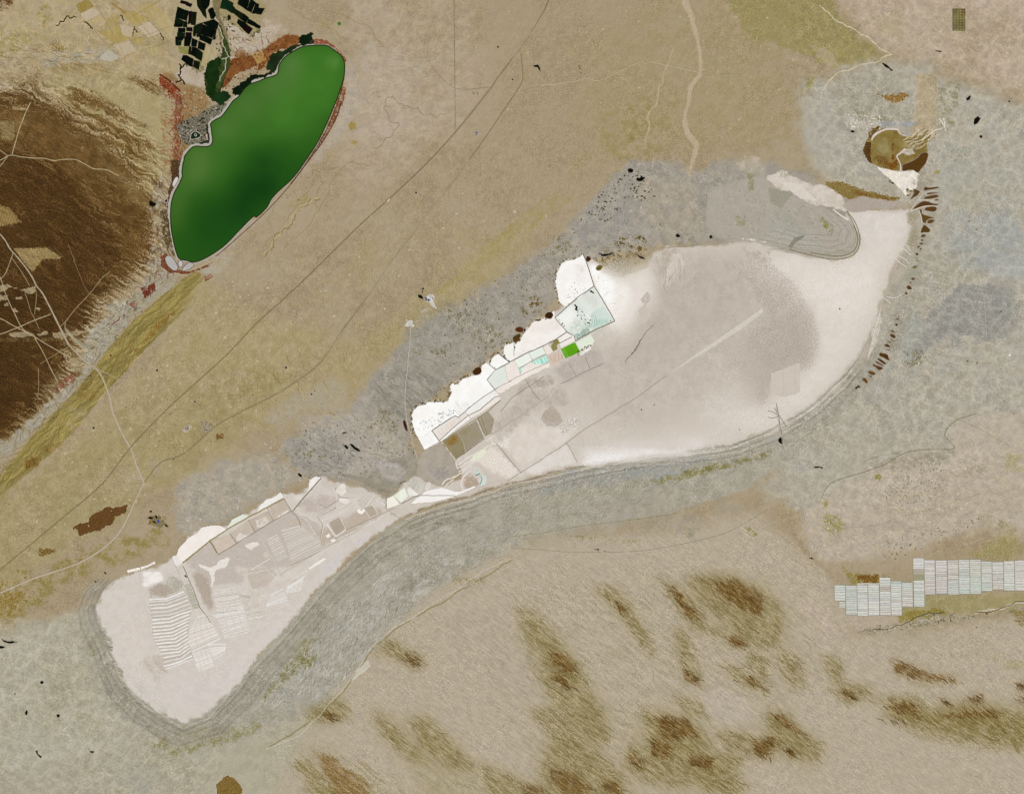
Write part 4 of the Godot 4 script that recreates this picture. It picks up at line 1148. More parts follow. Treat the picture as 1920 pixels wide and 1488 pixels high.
	# south rim: white salt and mud edge
	soil("1085,868 1100,846 1160,836 1250,838 1340,832 1300,846 1180,858", "e3dcd6", "ddd5cd", 14, 1.3, 1, -1, 1)
	soil("1090,868 1120,852 1200,848 1290,842 1300,845 1181,857 1100,870", "eeeae6", "e6dfd8", 5, 1.3, 1, -1, 1)
	soil("960,890 1062,832 1082,865 1010,888", "e0d8cf", "dad1c7", 5, 1.7, 2, 1, 1)
	soil("920,820 960,790 1040,800 1070,790 1090,800 1060,832 980,882 940,835", "e2d8cd", "d6cabd", 8, 1.5, 1.8, 0, 1)
	soil("890,860 925,835 975,884 960,895 930,890 900,870", "ece4db", "d9cbbb", 5, 1.6, 2, 4, 0)
	soil("1045,800 1075,778 1085,785 1080,800 1055,815", "e8e1d8", "b3a799", 4, 1.3, 2.6, 4, 0)
	soil("930,818 955,815 955,840 935,838", "eee8e0", "d6cabd", 3, 1.1, 2.4, 4, 0)
	soil("1020,770 1035,760 1050,775 1055,790 1043,800 1025,798 1015,785", "b5aa9c", "bcb1a4", 3, 1.9, 2.6, 1, 0)
	soil("1018,778 1030,762 1045,772 1050,785 1042,792 1024,790", "b0a393", "b8ab9c", 1.5, 1.9, 3, 1, 0)
	soil("927,786 985,735 1060,720 1070,760 1000,770 940,830 921,812", "b4a99c", "bfb4a7", 8, 1.3, 1.6, 3, 1)
	soil("960,742 985,712 1030,700 1045,720 1000,735", "aba091", "b5aa9c", 8, 1.1, 1.6, 1, 1)
	soil("1040,690 1115,650 1135,682 1060,722", "b8ada2", "beb3a8", 6, 1.2, 1, -1, 1)
	# grey apron with pale ripples between the brown pools and the neck
	soil("796,845 824,828 852,860 866,880 830,912 800,903 782,890 785,860", "b1a698", "a79c8d", 4, 1.7, 2, 6, 1)
	soil("800,880 840,872 850,890 820,900", "9c948c", "a59c92", 4, 1.0, 2.4, 3, 0)
	for line in ["856,873 868,864 880,856 905,843 928,831", "858,878 872,869 890,858", "860,884 875,874 900,858", "850,897 866,886 880,874 893,862", "829,908 838,898 855,892", "834,912 842,904 850,900", "868,918 864,906 867,896 876,886 888,879", "920,820 924,832 931,832", "912,826 926,818", "855,865 858,878"]:
		vein(curved(rough(pts(line), 0.08, false, 3.0), false), "e4dacf", 1.9, 0.85)
	soil("882,858 900,845 915,838 912,850 895,862 884,868", "e9e8d4", "dfe2c4", 4, 1.2, 2.2, 1, 0)
	soil("866,882 888,870 905,880 912,905 900,910 893,895 882,882", "dcd6cc", "c9c0b4", 4, 1.1, 2.2, 1, 0)
	soil("870,893 888,888 898,905 892,915 872,915", "b3a08c", "ae9c88", 4, 1.3, 2, 3, 0)
	# the western flat
	soil(FLAT_WEST, "d5ccc2", "cdc3b8", 5, 1.9, 2.2, 1, 1, 1.0, 0.06)
	soil("190,1120 260,1085 275,1150 290,1210 300,1260 260,1270 220,1220", "d6ccc2", "cec4b9", 10, 1.3, 1.8, 1, 1)
	soil("225,1170 270,1160 285,1240 270,1270 240,1230", "dacdc0", "d2c6b8", 10, 1.0, 2, 3, 1, 0.8)
	soil("255,1235 300,1225 320,1260 290,1280", "b5a797", "bfb2a3", 8, 1.0, 2, 3, 1, 0.8)
	soil("300,1275 400,1265 440,1230 470,1220 420,1300 370,1340 330,1330", "cdc3bc", "d5ccc3", 10, 1.4, 1.8, 0, 1)
	soil("420,1265 480,1190 560,1130 600,1080 560,1150 480,1235 440,1285 400,1325", "d0c7be", "dcd3cb", 8, 1.1, 2, 1, 1)
	soil("560,1100 640,1030 740,970 720,985 640,1050 590,1100", "cec7c3", "d4cbc5", 6, 1.2, 2, 1, 1)
	soil("240,1260 330,1330 345,1350 300,1330 260,1300", "cfc8c0", "c2bab0", 6, 1.0, 2.2, 3, 1)
	soil("345,1015 430,1000 500,975 545,955 600,980 610,1010 560,1060 460,1090 400,1100 350,1060", "c5b9ae", "bcb0a4", 8, 1.6, 1.8, 1, 1)
	soil("590,1000 660,960 720,950 720,965 640,1010 600,1030", "c0b1a1", "b8a998", 6, 1.4, 2, 1, 1)
	soil("440,1060 560,1060 600,1070 540,1130 480,1140", "d8cec3", "cbc0b4", 8, 1.3, 2, 3, 1)
	soil("545,945 590,925 640,930 620,960 580,965", "c3b5aa", "bbada2", 6, 1.2, 2.2, 1, 1)
	soil("590,955 605,940 612,960 600,972", "d0c8bc", "b5aa9c", 4, 1.0, 2.4, 3, 0)
	soil("600,893 640,905 690,920 720,934 690,930 640,925 600,915", "cdc3b9", "c3b8ac", 5, 1.2, 2, 1, 1)
	soil("265,1070 292,1069 305,1075 303,1090 273,1103 267,1096", "f0ebe4", "e6dfd7", 5, 1.6, 2, 1, 1)
	soil("310,1070 340,1085 348,1105 300,1118 285,1105 310,1090", "b4ad9f", "aaa191", 8, 1.2, 2, 1, 1)
	soil("275,1100 300,1092 330,1105 310,1120 280,1122", "b2a596", "aa9d8d", 5, 1.3, 2, 1, 1)
	soil("378,1075 395,1090 402,1140 398,1152 380,1130 365,1090 350,1065", "b5a798", "ac9e8e", 6, 1.5, 2, 1, 1)
	soil("370,1058 385,1061 398,1063 410,1052 424,1044 431,1048 427,1060 415,1064 404,1070 401,1085 398,1105 396,1090 394,1076 385,1068", "e9e2d9", "e0d7cd", 2, 1.7, 2.4, 1, 0, 1.0, 0.15)
	soil("460,1070 500,1060 520,1075 500,1100 470,1105", "c8bcaf", "b9ac9c", 4, 1.1, 2.2, 1, 1)
	soil("540,978 560,968 590,1000 600,1030 540,1060 530,1010", "c6b9aa", "bdb0a0", 4, 1.3, 2, 1, 1)
	for line in ["575,1001 590,1000 601,1010 607,985", "605,985 580,970 550,957", "668,934 640,950 607,966", "600,978 650,955 668,939", "676,952 700,943 712,935", "560,965 575,975 590,1000", "465,1075 500,1068 520,1085", "530,1100 560,1078 600,1055", "620,1018 660,998 700,978 720,966", "545,1062 580,1046 620,1022", "623,914 630,925 632,952"]:
		vein(pts(line), "e0d7cb", 1.3, 0.8)
	for line in ["628,915 634,926 637,932 655,934", "600,945 610,952 640,934", "595,968 605,985 600,1012", "546,1060 580,1043 602,1032", "622,1005 660,988 740,952"]:
		vein(pts(line), "8c8270", 1.1, 0.7)
	# grey rims of the mud spit, with its curling shore lines
	soil("1330,350 1430,330 1460,350 1500,370 1560,395 1590,412 1612,445 1610,466 1595,480 1560,486 1500,476 1450,462 1410,450 1350,450 1320,420", "a8a093", "aea597", 7, 1.8, 2.0, 2, 3)
	soil("1340,370 1430,370 1470,420 1420,440 1350,430", "aea294", "a59b8c", 14, 1.0, 1.8, 3, 1, 0.8)
	soil("1470,400 1530,440 1560,470 1500,472 1440,450 1420,420", "a6a69c", "adaba0", 14, 1.1, 1.8, 3, 1, 0.9)
	soil("1440,390 1500,400 1540,430 1500,440 1450,420", "9a9587", "a29c8e", 12, 1.0, 1.8, 3, 1, 0.7)
	for k in 7:
		vein(curved(rough(pts("%d,%d 1500,%d 1560,%d %d,%d %d,%d %d,402" % [1420 + k * 7, 448 - k * 4, 468 - k * 5, 476 - k * 6, 1600 - k * 7, 462 - k * 3, 1606 - k * 7, 436 - k * 2, 1588 - k * 9]), 0.05, false, 5.0), false), "bdb4a7" if k % 2 else "8e8878", 1.1, 0.5)
	flecks("1340,350 1500,370 1600,420 1600,475 1480,470 1360,445", 160, 0.8, 2.6, "bcb3a6", 0.6)
	flecks("1340,350 1500,370 1600,420 1600,475 1480,470 1360,445", 120, 0.8, 2.2, "857e6e", 0.55)
	soil("1535,408 1550,412 1564,430 1560,438 1545,430", "837c42", "938b5c", 5, 1.1, 2.6, 4, 0)
	soil("1440,350 1488,362 1478,375 1465,390 1445,378", "979281", "9f9a88", 3, 1.5, 2.4, 1, 0)
	soil("1400,320 1412,325 1414,355 1405,360", "8e8862", "999374", 4, 1.1, 2.4, 4, 0)
	soil("1375,400 1400,412 1405,422 1380,425", "8b8560", "989270", 5, 0.9, 2.4, 4, 0)
	soil("1435,330 1470,318 1500,335 1545,345 1580,365 1590,395 1560,388 1520,380 1487,362 1455,352", "d5cabd", "c6bbac", 4, 1.4, 2.4, 1, 1, 1.0, 0.1)
	soil("1462,340 1500,345 1535,378 1500,372", "ddd3c7", "d2c8bb", 3, 1.5, 2, 1, 0)
	soil("1465,320 1480,322 1475,335 1460,332", "d8cfc6", "8c826c", 2.5, 0.9, 3, 4, 4)
	soil("1365,300 1430,290 1440,330 1400,325", "c0b29e", "b6a991", 8, 1.1, 2, 1, 1)
	soil("1540,342 1580,340 1620,355 1690,372 1670,385 1640,378 1590,372", "7d6836", "8f7c4a", 4, 1.4, 2.6, 7, 0)
	soil("1590,352 1640,362 1690,374 1660,378 1600,365", "6f4a1c", "7e5c2c", 4, 0.9, 2.6, 7, 0)
	soil("1575,385 1610,368 1680,376 1700,385 1660,392 1600,398", "b0a498", "aa9e90", 4, 1.5, 2, 1, 1)
	for line in ["1588,396 1603,415 1612,440 1612,458 1604,474 1588,483 1560,486 1520,478 1480,467", "1590,400 1600,418 1608,440 1607,460 1596,474 1570,480 1520,474"]:
		vein(curved(pts(line), false), "756c4c", 1.6, 0.75)
	vein(curved(pts("1563,393 1575,402 1590,412"), false), "e4dace", 2.2, 0.9)
	for i in 5:
		vein(curved(pts("%d,466 1500,%d 1560,%d %d,470" % [1440 + i * 6, 476 - i * 4, 482 - i * 5, 1600 - i * 5]), false), "8f8878", 1.0, 0.4)
	soil("1478,462 1490,445 1510,440 1506,446 1492,455 1484,466", "858071", "8f8a7a", 1.5, 1.6, 3, 1, 0)
	soil("1380,445 1420,448 1440,455 1400,452", "e0d8cc", "a89f90", 2.5, 1.1, 2.6, 4, 4)
	soil("1390,460 1450,470 1440,500 1390,480", "c9beb0", "a2978a", 6, 0.9, 2.4, 4, 0)
	vein(curved(pts("1240,465 1300,460 1345,450 1390,446"), false), "948b78", 1.4, 0.6)


func build_land() -> void:
	# the ground: one sheet with the mapped soils, going on as plain sand to the horizon
	var st := SurfaceTool.new()
	st.begin(Mesh.PRIMITIVE_TRIANGLES)
	var nx := 50
	var ny := 40
	var x0 := -MARGIN
	var y0 := -MARGIN
	var w := CW / K
	var h := CH / K
	for j in ny:
		for i in nx:
			_quad(st, Vector2(x0 + w * i / nx, y0 + h * j / ny), Vector2(x0 + w * (i + 1) / nx, y0 + h * j / ny), Vector2(x0 + w * (i + 1) / nx, y0 + h * (j + 1) / ny), Vector2(x0 + w * i / nx, y0 + h * (j + 1) / ny), 0, 0, 0, 0)
	st.generate_normals()
	var mesh := st.commit()
	st = SurfaceTool.new()
	st.begin(Mesh.PRIMITIVE_TRIANGLES)
	var far := 9000.0
	var ring_in := [Vector2(x0, y0), Vector2(x0 + w, y0), Vector2(x0 + w, y0 + h), Vector2(x0, y0 + h)]
	var ring_out := [Vector2(-far, -far), Vector2(CX * 2 + far, -far), Vector2(CX * 2 + far, CY * 2 + far), Vector2(-far, CY * 2 + far)]
	for i in 4:
		var k := (i + 1) % 4
		_quad(st, ring_out[i], ring_out[k], ring_in[k], ring_in[i], 0, 0, 0, 0)
	st.generate_normals()
	st.commit(mesh)
	var ground := obj("ground", mesh, null)
	ground.set_surface_override_material(0, soil_mat)
	ground.set_surface_override_material(1, mat("a8987d", 1.0, 2))
	tag(ground, "pale sandy desert plain that everything else lies on", "ground", "", "structure")
	land("terrain", "dark brown gravel plain with pale tracks, west of the green lake", "-40,165 50,165 110,190 172,238 218,290 247,330 266,382 288,430 303,470 250,512 206,542 178,577 168,612 160,640 150,665 130,690 110,720 75,775 30,820 -40,855", 1.0, 0.2, soil_mat)
	land("terrain", "olive grass ridge combed into stripes, running from the lake to the lower left edge", "362,510 388,516 352,572 325,605 280,645 240,690 195,735 150,795 105,840 60,880 5,930 -40,965 -40,925 5,885 45,835 95,780 135,740 168,702 205,650 250,602 300,557 335,530", 1.6, 0.08, soil_mat)
	land("mudflat", "grey mud belt along the south shore of the long salt flats", "180,1200 215,1265 262,1322 310,1345 345,1360 395,1340 445,1290 485,1235 525,1195 565,1150 605,1100 655,1050 695,1015 755,977 805,954 885,933 945,912 1015,896 1095,877 1185,861 1305,847 1385,834 1445,809 1505,775 1550,740 1575,760 1500,815 1440,860 1330,905 1250,970 1100,985 1000,1000 900,1040 800,1100 700,1190 600,1310 500,1380 400,1400 300,1390 220,1330 165,1240", 1.2, 0.12, flat_mat)
	land("mudflat", "grey hooked mud spit jutting into the north of the large salt flat", "1330,345 1430,325 1500,365 1560,392 1590,410 1613,445 1611,467 1596,482 1560,487 1500,478 1450,464 1410,451 1345,450 1320,415", 3.0, 0.06, flat_mat)
	land("dune_field", "wind combed sand with olive and brown scrub in the lower right quarter", "900,1060 1060,1040 1300,1000 1420,1000 1520,1090 1570,1190 1700,1200 1840,1185 1960,1180 1960,1528 560,1528 560,1400 700,1250 800,1120", 1.1, 0.1, soil_mat)
	land("salt_flat", "large pale pinkish salt flat in the centre with a grey middle", FLAT_EAST, 2.0, 0.06, flat_mat)
	land("salt_flat", "smaller pale salt flat at lower left, ruled with white salt ridges", FLAT_WEST, 2.0, 0.06, flat_mat)
	land("salt_crust", "bright white salt fan below the brown basin at upper right", "1643,313 1667,318 1684,322 1699,321 1713,319 1724,326 1719,350 1708,359 1699,367 1692,358 1678,343 1657,325", 2.4, 0.15, flat_mat)
	land("salt_crust", "white salt crust east of the pond dike, fading into the large flat", "1103,490 1120,502 1140,520 1165,523 1210,502 1212,530 1198,570 1175,606 1155,612 1152,600 1122,548", 2.6, 0.1, flat_mat)
	land("marsh", "rust red and brown marsh beside the dark green reeds north of the lake", "408,128 440,98 470,90 500,84 540,62 566,68 562,85 520,95 500,112 488,130 440,142 418,168 405,166", 1.4, 0.15, soil_mat)
	land("basin", "olive and brown dried basin ringed with white at upper right", "1637,272 1644,255 1657,245 1684,245 1687,254 1692,262 1682,278 1680,293 1686,306 1684,320 1667,317 1652,310 1640,308 1632,293 1632,278", 1.5, 0.12, flat_mat)


func land(called: String, label: String, outline: String, h: float, jag: float, m: Material) -> void:
	var poly := rough(pts(outline), jag, true, 5.0)
	var mesh := sheet(poly, h)
	if mesh.get_surface_count() == 0:
		mesh = sheet(pts(outline), h)
	tag(obj(called, mesh, m), label, called.replace("_", " "), "", "structure")


const LAKE := "583,85.5 600,84.5 615,86.5 625,93 635,100.5 642,108 645.5,118 645.8,127 645,140 642,153 638,166 633,181 630,189 625.5,200 619,216 610,236 600,257 590,275 574,298.7 557.5,322.5 541,341 525,355 509,372 498.7,389.5 480,407 475,405 450,429.5 422.5,458 400,474.5 382.5,484.5 365,490.7 347.5,487.5 336,484.5 330,472 325,452 321,429.5 319.5,404.5 320.5,384.5 321.8,376.8 324.7,366.5 328.4,357.6 334.3,347.3 339.5,336 341.7,329.6 341,322 342.5,309 344.7,300 346,293 351.7,285 360,276.5 368.3,274 380.8,275 391,274 396.5,270 398.5,262 397,250.4 396,240 394.4,233.7 397.5,228.5 405.8,223.3 414,219 420.4,212 428.7,200.4 437,189 446.5,181.7 454.8,171 460,164 468.3,157.7 483,153 496.7,147 511,143 518.5,139.6 521.7,133 522.5,125 525.8,117.7 532,109.4 540.4,102 550.8,95.8 561,90 571.7,86.5"


func build_lake() -> void:
	var lake := pts(LAKE)
	# dark weedy fringe on the west bank, pale beach, dark wet line, then the water
	soil("345,300 352,280 366,266 390,262 385,240 388,225 408,208 420,205 436,184 450,168 462,152 480,144 505,136 510,120 526,100 550,88 575,78 585,72 590,80 560,98 535,118 530,140 470,170 430,210 405,235 400,275 360,290 348,310", "20261a", "343a22", 3, 1.6, 3, 4, 0)
	soil("330,235 345,225 370,215 395,200 420,190 430,198 415,212 396,222 384,240 388,262 370,268 350,272 338,262 334,248", "5b5644", "847c6c", 3, 1.5, 2.6, 4, 0)
	flecks("332,230 420,192 425,205 395,225 388,262 350,272 335,255", 130, 1.0, 2.6, "1c2014", 0.95)
	flecks("332,230 420,192 425,205 395,225 388,262 350,272 335,255", 90, 0.8, 2.2, "a89f92", 0.9)
	soil("318,300 342,300 338,330 325,350 318,400 322,450 330,480 316,440 312,400 314,360 322,340", "3e2c1a", "5a4428", 3, 1.2, 2.6, 4, 0)
	soil("388,118 400,112 420,125 425,105 432,120 420,150 412,172 420,185 398,190 386,170 383,150", "172a10", "24341a", 2.5, 1.6, 3, 4, 0)
	var beach_widths := []
	for p in lake:
		var w := 4.0
		if p.x < 530 and p.y < 290:
			w = 11.0 if p.y > 95 else 6.0
		elif p.y < 100 and p.x < 600:
			w = 6.0
		elif p.x < 350:
			w = 6.5
		elif p.x > 600 and p.y > 100 and p.y < 180:
			w = 1.6
		elif p.y > 470:
			w = 2.0
		beach_widths.append(w)
	beach_widths.append(beach_widths[0])
	var rim := lake.duplicate()
	rim.append(lake[0])
	tag(obj("beach", band(curved(rim, false, 2.0), widened(beach_widths, curved(rim, false, 2.0).size()), 1.8), mat("b9b3a6", 1.0, 1)), "thin pale grey beach ringing the green lake, widest in the north-west", "beach", "", "structure")
	tag(obj("shore", band(curved(rim, false, 2.0), [2.6], 2.2), mat("2a3214", 0.9, 1)), "dark wet shoreline round the green lake, just inside its beach", "shore", "", "structure")
	# water colour: algae, denser towards the north and west; the water has a texture of its own
	var land_r := soil_r.duplicate()
	var land_g := soil_g.duplicate()
	var land_b := soil_b.duplicate()
	soil(LAKE, "25540a", "25540a", 12.0, 4, 3, -1, 2)
	soil("583,80 600,78 650,100 650,160 610,250 550,300 480,330 380,370 330,420 330,300 400,230 470,160 530,120 560,90", "36661a", "3a6a1c", 44, 1.0, 1, -1, 2, 0.95)
	soil("583,80 610,80 655,110 645,150 620,210 560,240 500,240 520,160 545,100", "3c711d", "427622", 34, 1.0, 1, -1, 2, 0.9)
	soil("530,105 570,88 565,125 545,165 500,195 445,235 415,270 395,280 392,235 440,190 470,160 520,140", "587a3c", "507230", 20, 1.0, 1, -1, 2, 0.8)
	soil("615,100 640,108 634,130 612,124", "5c8a3e", "528032", 10, 1.0, 1, -1, 1, 0.7)
	soil("340,285 370,272 400,272 405,310 370,360 345,410 325,440 318,390 335,335", "527330", "4a6b29", 26, 1.0, 1, -1, 2, 0.85)
	soil("600,270 540,345 470,410 400,475 365,490 345,470 350,430 410,370 440,330 480,310 540,290", "114003", "154604", 44, 1.1, 1, -1, 2, 0.95)
	soil("530,345 470,400 420,430 420,400 450,350 500,320", "0a3500", "0d3a02", 32, 1.0, 1, -1, 2, 0.85)
	soil("470,290 520,260 540,280 500,330 450,340", "133f04", "174606", 30, 0.9, 1, -1, 2, 0.6)
	soil(LAKE, "5c8a3a", "4c7a2c", 12, 0.2, 1.2, 6, 2, 0.4)
	var x0 := int((300 + MARGIN) * K)
	var y0 := int((70 + MARGIN) * K)
	var lake_image := soil_image().get_region(Rect2i(x0, y0, int(360 * K), int(430 * K)))
	soil_r = land_r
	soil_g = land_g
	soil_b = land_b
	water_mat.albedo_texture = ImageTexture.create_from_image(lake_image)
	water_mat.uv1_scale = Vector3(CW / (360.0 * K), CH / (430.0 * K), 1)
	water_mat.uv1_offset = Vector3(-x0 / (360.0 * K), -y0 / (430.0 * K), 0)
	var water := curved(lake, true, 2.0)
	tag(obj("lake", sheet(Geometry2D.offset_polygon(water, -0.9)[0], 2.8), water_mat), "long deep green algae-coloured lake at upper left", "lake", "", "structure")
	# small pools along its west bank
	pool("pool", "white dried salt pool beside the lake's west bank", "323,344 328,333 333,332 333,338 328,347 324,350", "d9d3cb", "6a5a44")
	pool("pool", "large oval silver salt pool just below the lake's south tip", "309,484 314,479 321,481 328,490 333,500 331,506 325,507 316,500 311,492", "bcb6b0", "4a4030")
	pool("pool", "smallest of the three silver pools under the lake's south tip", "334,491 338,488 342,491 342,498 338,501 334,497", "c6c0ba", "4a4030")
	pool("pool", "wedge shaped silver salt pool east of its two neighbours under the lake", "341,505 350,494 358,492 363,495 361,500 352,506 344,508", "bdb7b1", "4a4030")
	pool("pool", "tiny black pool with a white rim west of the lake", "308,377 312,372 314,375 313,379 310,380", "14160c", "d8d2c8")
	pool("pool", "dark green five-sided lagoon with a white rim in the west bank marsh", "357,256 359,250 366,246 374,250 376,252 374,257 366,260 358,261", "1a2c14", "cfc8ba")
	tag(obj("islet", band(curved(pts("366,250 368,252 367.5,255 365,254.5 364.5,251.5"), true, 1.0), [0.9], 4.5, 1.0, true), mat("d9d6c4")), "tiny white ring islet inside the dark green lagoon", "islet")


func widened(list: Array, count: int) -> Array:   # spreads a list of widths over more points, with an uneven edge
	var r := rng_for()
	var out := []
	for i in count:
		var t := float(i) / (count - 1) * (list.size() - 1)
		var k := mini(int(t), list.size() - 2)
		out.append(lerpf(list[k], list[k + 1], t - k) * r.randf_range(0.8, 1.25))
	return out


func pool(called: String, label: String, outline: String, hex: String, rim_hex: String, category := "pool", group := "", smooth := true, rim_width := 1.1, shine := 0.35) -> Node3D:
	var o := thing(called, label, category, group)
	var poly := curved(pts(outline), true, 1.5) if smooth else pts(outline)
	o.position = at(_middle(poly))
	obj("water_surface", _moved(sheet(poly, 3.4), o.position), mat(hex, shine, 1), o)
	obj("bank", _moved(band(poly, [rim_width], 3.0, 0.9, true), o.position), mat(rim_hex), o)
	return o


func _middle(poly: PackedVector2Array) -> Vector2:
	var m := Vector2.ZERO
	for p in poly:
		m += p / poly.size()
	return m


func _moved(mesh: ArrayMesh, by: Vector3) -> ArrayMesh:
	var out := ArrayMesh.new()
	for s in mesh.get_surface_count():
		var a := mesh.surface_get_arrays(s)
		var v: PackedVector3Array = a[Mesh.ARRAY_VERTEX]
		for i in v.size():
			v[i] -= by
		a[Mesh.ARRAY_VERTEX] = v
		out.add_surface_from_arrays(Mesh.PRIMITIVE_TRIANGLES, a)
	return out


func build_roads() -> void:
	road("broad pale gravel road curving from the lower left edge up past the salt works", "-40,1124 5,1109 30,1098 60,1085 100,1072 140,1058 175,1040 205,1018 225,995 240,968 250,945 262,920 270,905", [2.6, 2.6], "c4b6a2")
	road("pale gravel road from the crossroads up over the olive ridge", "270,905 262,888 254,868 248,848 240,833 228,812 218,790 210,770 206,748 200,730 190,705 178,690 160,678", [2.8, 2.4], "c0b39f")
	road("pale road running up through the dark gravel plain", "160,678 142,660 128,645 116,622 104,598 90,570 78,548 68,536 60,520 48,502 32,482 18,466 4,444 -40,400", [3.2, 1.8], "b5a98e")
	road("pale lane across the upper part of the dark plain to the fan", "-40,312 0,300 14,292 24,291 40,294 60,296 84,297 100,301 116,299 140,299 158,307 175,316 198,318 215,326 222,329", [1.4, 1.3], "c4b48c")
	road("pale straight track from the lane up to the north-west corner squares", "22,289 28,268 36,240 44,220 50,205 57,192", [1.5, 1.4], "c2b18b")
	road("thin pale track south-west of the dark plain junction", "14,292 4,306 -10,322 -40,350", [1.2], "b3a27c")
	road("thin pale track slanting north-west from the dark plain junction", "14,292 0,282 -20,270", [1.3], "b3a27c")
	road("thin straight track from the gravel road to a lone well on the dark plain", "112,612 122,603 140,580 168,550 190,522 206,508", [1.3, 1.1], "a8946a")
	road("faint straight track crossing the middle of the dark plain", "127,457 132,470 140,492 150,518 160,540 168,550", [1.0], "8a7450")
	road("straight pale track down the far left of the dark plain", "-8,505 2,526 8,546 20,574 28,590 36,607 46,620 62,627 66,636 80,660 96,694 108,716", [1.4, 1.3], "bda984")
	road("pale track from the left edge joining the tracks near the yards", "-40,585 0,597 20,608 45,621 62,630 88,646 120,664 150,680", [1.6, 1.4], "b8a681")
	road("straight pale track slanting up to the gravel road through the yards", "-40,635 0,626 30,615 62,601 94,589", [1.5], "bba884")
	road("thin track between the yards and the gravel road", "20,482 40,510 55,536", [1.1], "a8946c")
	road("short thin track down from the two yards", "46,548 52,566 58,586 63,595 70,610 73,617", [1.1], "a08c66")
	road("short pale track beside the gravel road west of its bend", "68,548 67,566 64,590", [1.2], "a08c66")
	road("thin track from the left edge to the yards", "-10,528 8,515 24,474", [1.3], "b3a07c")
	road("pale spur with a right angle east of the gravel road", "122,602 123,620 144,621 160,621", [1.2], "b09e7a")
	road("small track in the lower dark plain ending at a yard", "71,690 72,720 70,745", [1.1], "a08c66")
	road("thin track slanting down from the yards to the small track", "128,650 100,666 75,682", [1.0], "9c8860")
	road("thin track over the olive ridge south of the gravel road", "160,680 190,695 225,712", [1.2], "b6a686")
	# twin desert highways and pipelines
	road("brown straight highway from the lower left edge to the middle of the sand plain", "-40,1104 5,1064 60,1018 120,968 190,908 245,838 300,780 340,742 380,706 430,660 480,607 530,562 580,515 640,456 680,417 735,368", [1.7, 1.7], "8c7c58")
	road("brown straight highway from the middle of the sand plain up to the top edge", "735,368 800,306 860,240 920,165 935,143 975,92 1000,55 1024,12 1040,-40", [1.7, 1.5], "8d7d5c")
	road("pale dirt road beside the northern highway", "735,371 800,309 862,242 925,164 960,113 978,86 1004,50 1030,4 1044,-40", [1.1], "b5a689")
	road("second brown highway slanting from the crossroads to the bend near the black creek", "270,905 300,868 345,850 400,802 440,778 512,742 555,715 600,680 640,622 690,555 735,488 780,430 820,377 850,340 905,265 958,187 978,155 980,130 977,100", [1.8, 1.5], "94845f")
	road("faint pale pipeline track beside the second highway", "520,737 560,708 606,670 645,612 695,546 740,480 785,423 826,369 880,300", [1.0], "baab8c")
	road("pale track winding across the top from the creek to the dry river", "1018,158 1040,158 1060,154 1080,152 1098,147 1122,151 1145,142 1170,130 1197,117 1210,119 1222,116 1250,123 1290,131 1312,136", [1.3], "c6b698")
	road("pale track from the dry river east over the olive steppe", "1312,136 1340,139 1360,141 1388,141 1405,133 1425,122 1450,112 1480,100", [1.2], "b9aa84")
	road("dark straight line of a fence road in the upper middle", "851,-40 852,60 853,160 853.5,242", [0.9], "8f7f66")
	road("faint thin track crossing the fence road", "800,112 850,164 920,163", [0.8], "998a70")
	road("straight white road from the yards down towards the white ponds", "771,606 769,630 768,655 766,662 764,690 761,715 759,745 760,765 763,790 770,815 778,845 786,870", [1.5, 1.1], "c9bfb2")
	road("pale track from the dark buildings down to the grey flats", "823,578 840,590 860,603 880,620", [1.3, 0.9], "beb29c")
	road("thin pale track from the small yard south-east", "780,608 795,618 810,626", [1.0], "b7aa92")
	road("thin pale track between the two highways near the lake", "678,372 679,386 690,400 700,410 722,440 740,475", [1.0], "bbab8e")
	road("short pale track south of the highway junction", "738,385 745,405 755,425 762,445", [1.0], "b9a98c")
	road("long straight pale track from the right shore of the big flat down to the lower right", "1456,760 1462,800 1468,830 1478,855 1488,885 1498,920 1506,950 1512,985 1518,1020 1520,1046", [1.5, 1.3], "c3b8a8")
	road("thin pale track branching from the ridge road above the bend", "600,315 590,300", [0.8], "a89a80")
	road("pale lane from the crossroads west through the mustard steppe", "270,905 240,910 220,905 190,895", [1.4], "b6a787")
	road("pale track slanting from the gravel road to the village", "255,775 275,800 300,820 320,840 330,850", [1.4], "b3a37e")
	road("pale track from the village slanting up to the north", "330,757 350,775 380,790 400,805 435,830 470,845", [1.2], "b1a280")
	road("thin pale track along the north of the village", "375,780 400,765 430,750 480,748", [1.2], "b3a482")
	road("pale track over the steppe toward the highway bend", "350,770 372,768 392,760 420,745 455,735 500,700", [1.0], "ac9d72")
	road("faint track east of the crossroads through scrub", "275,910 290,935 305,955 330,1010", [1.1], "b0a184")
	road("pale track on the far right grey mud", "1845,555 1848,590 1850,633", [1.0], "c9c2b2")
	road("thin light track on the steppe at the top right", "1352,45 1348,80 1342,136", [0.9], "b3a57c")
	# dry rivers
	river("wide braided dry river bed falling from the top edge right of centre", "1278,-40 1284,0 1296,30 1304,60 1312,95 1314,125 1312,140 1300,155 1294,170 1292,190 1286,210 1284,230 1290,250 1302,265 1306,275 1302,290 1296,310 1292,330", [12.0, 13.0, 9.0, 6.0, 6.0, 8.0, 6.0, 10.0, 9.0, 4.0])
	river("narrow pale dry river left of the braided one", "1262,92 1256,108 1250,125 1244,140 1243,155 1236,163 1233,185 1230,197 1220,206 1214,220 1218,235 1214,250 1210,265", [1.5, 2.0, 1.6, 2.2, 2.0, 3.0, 2.0])
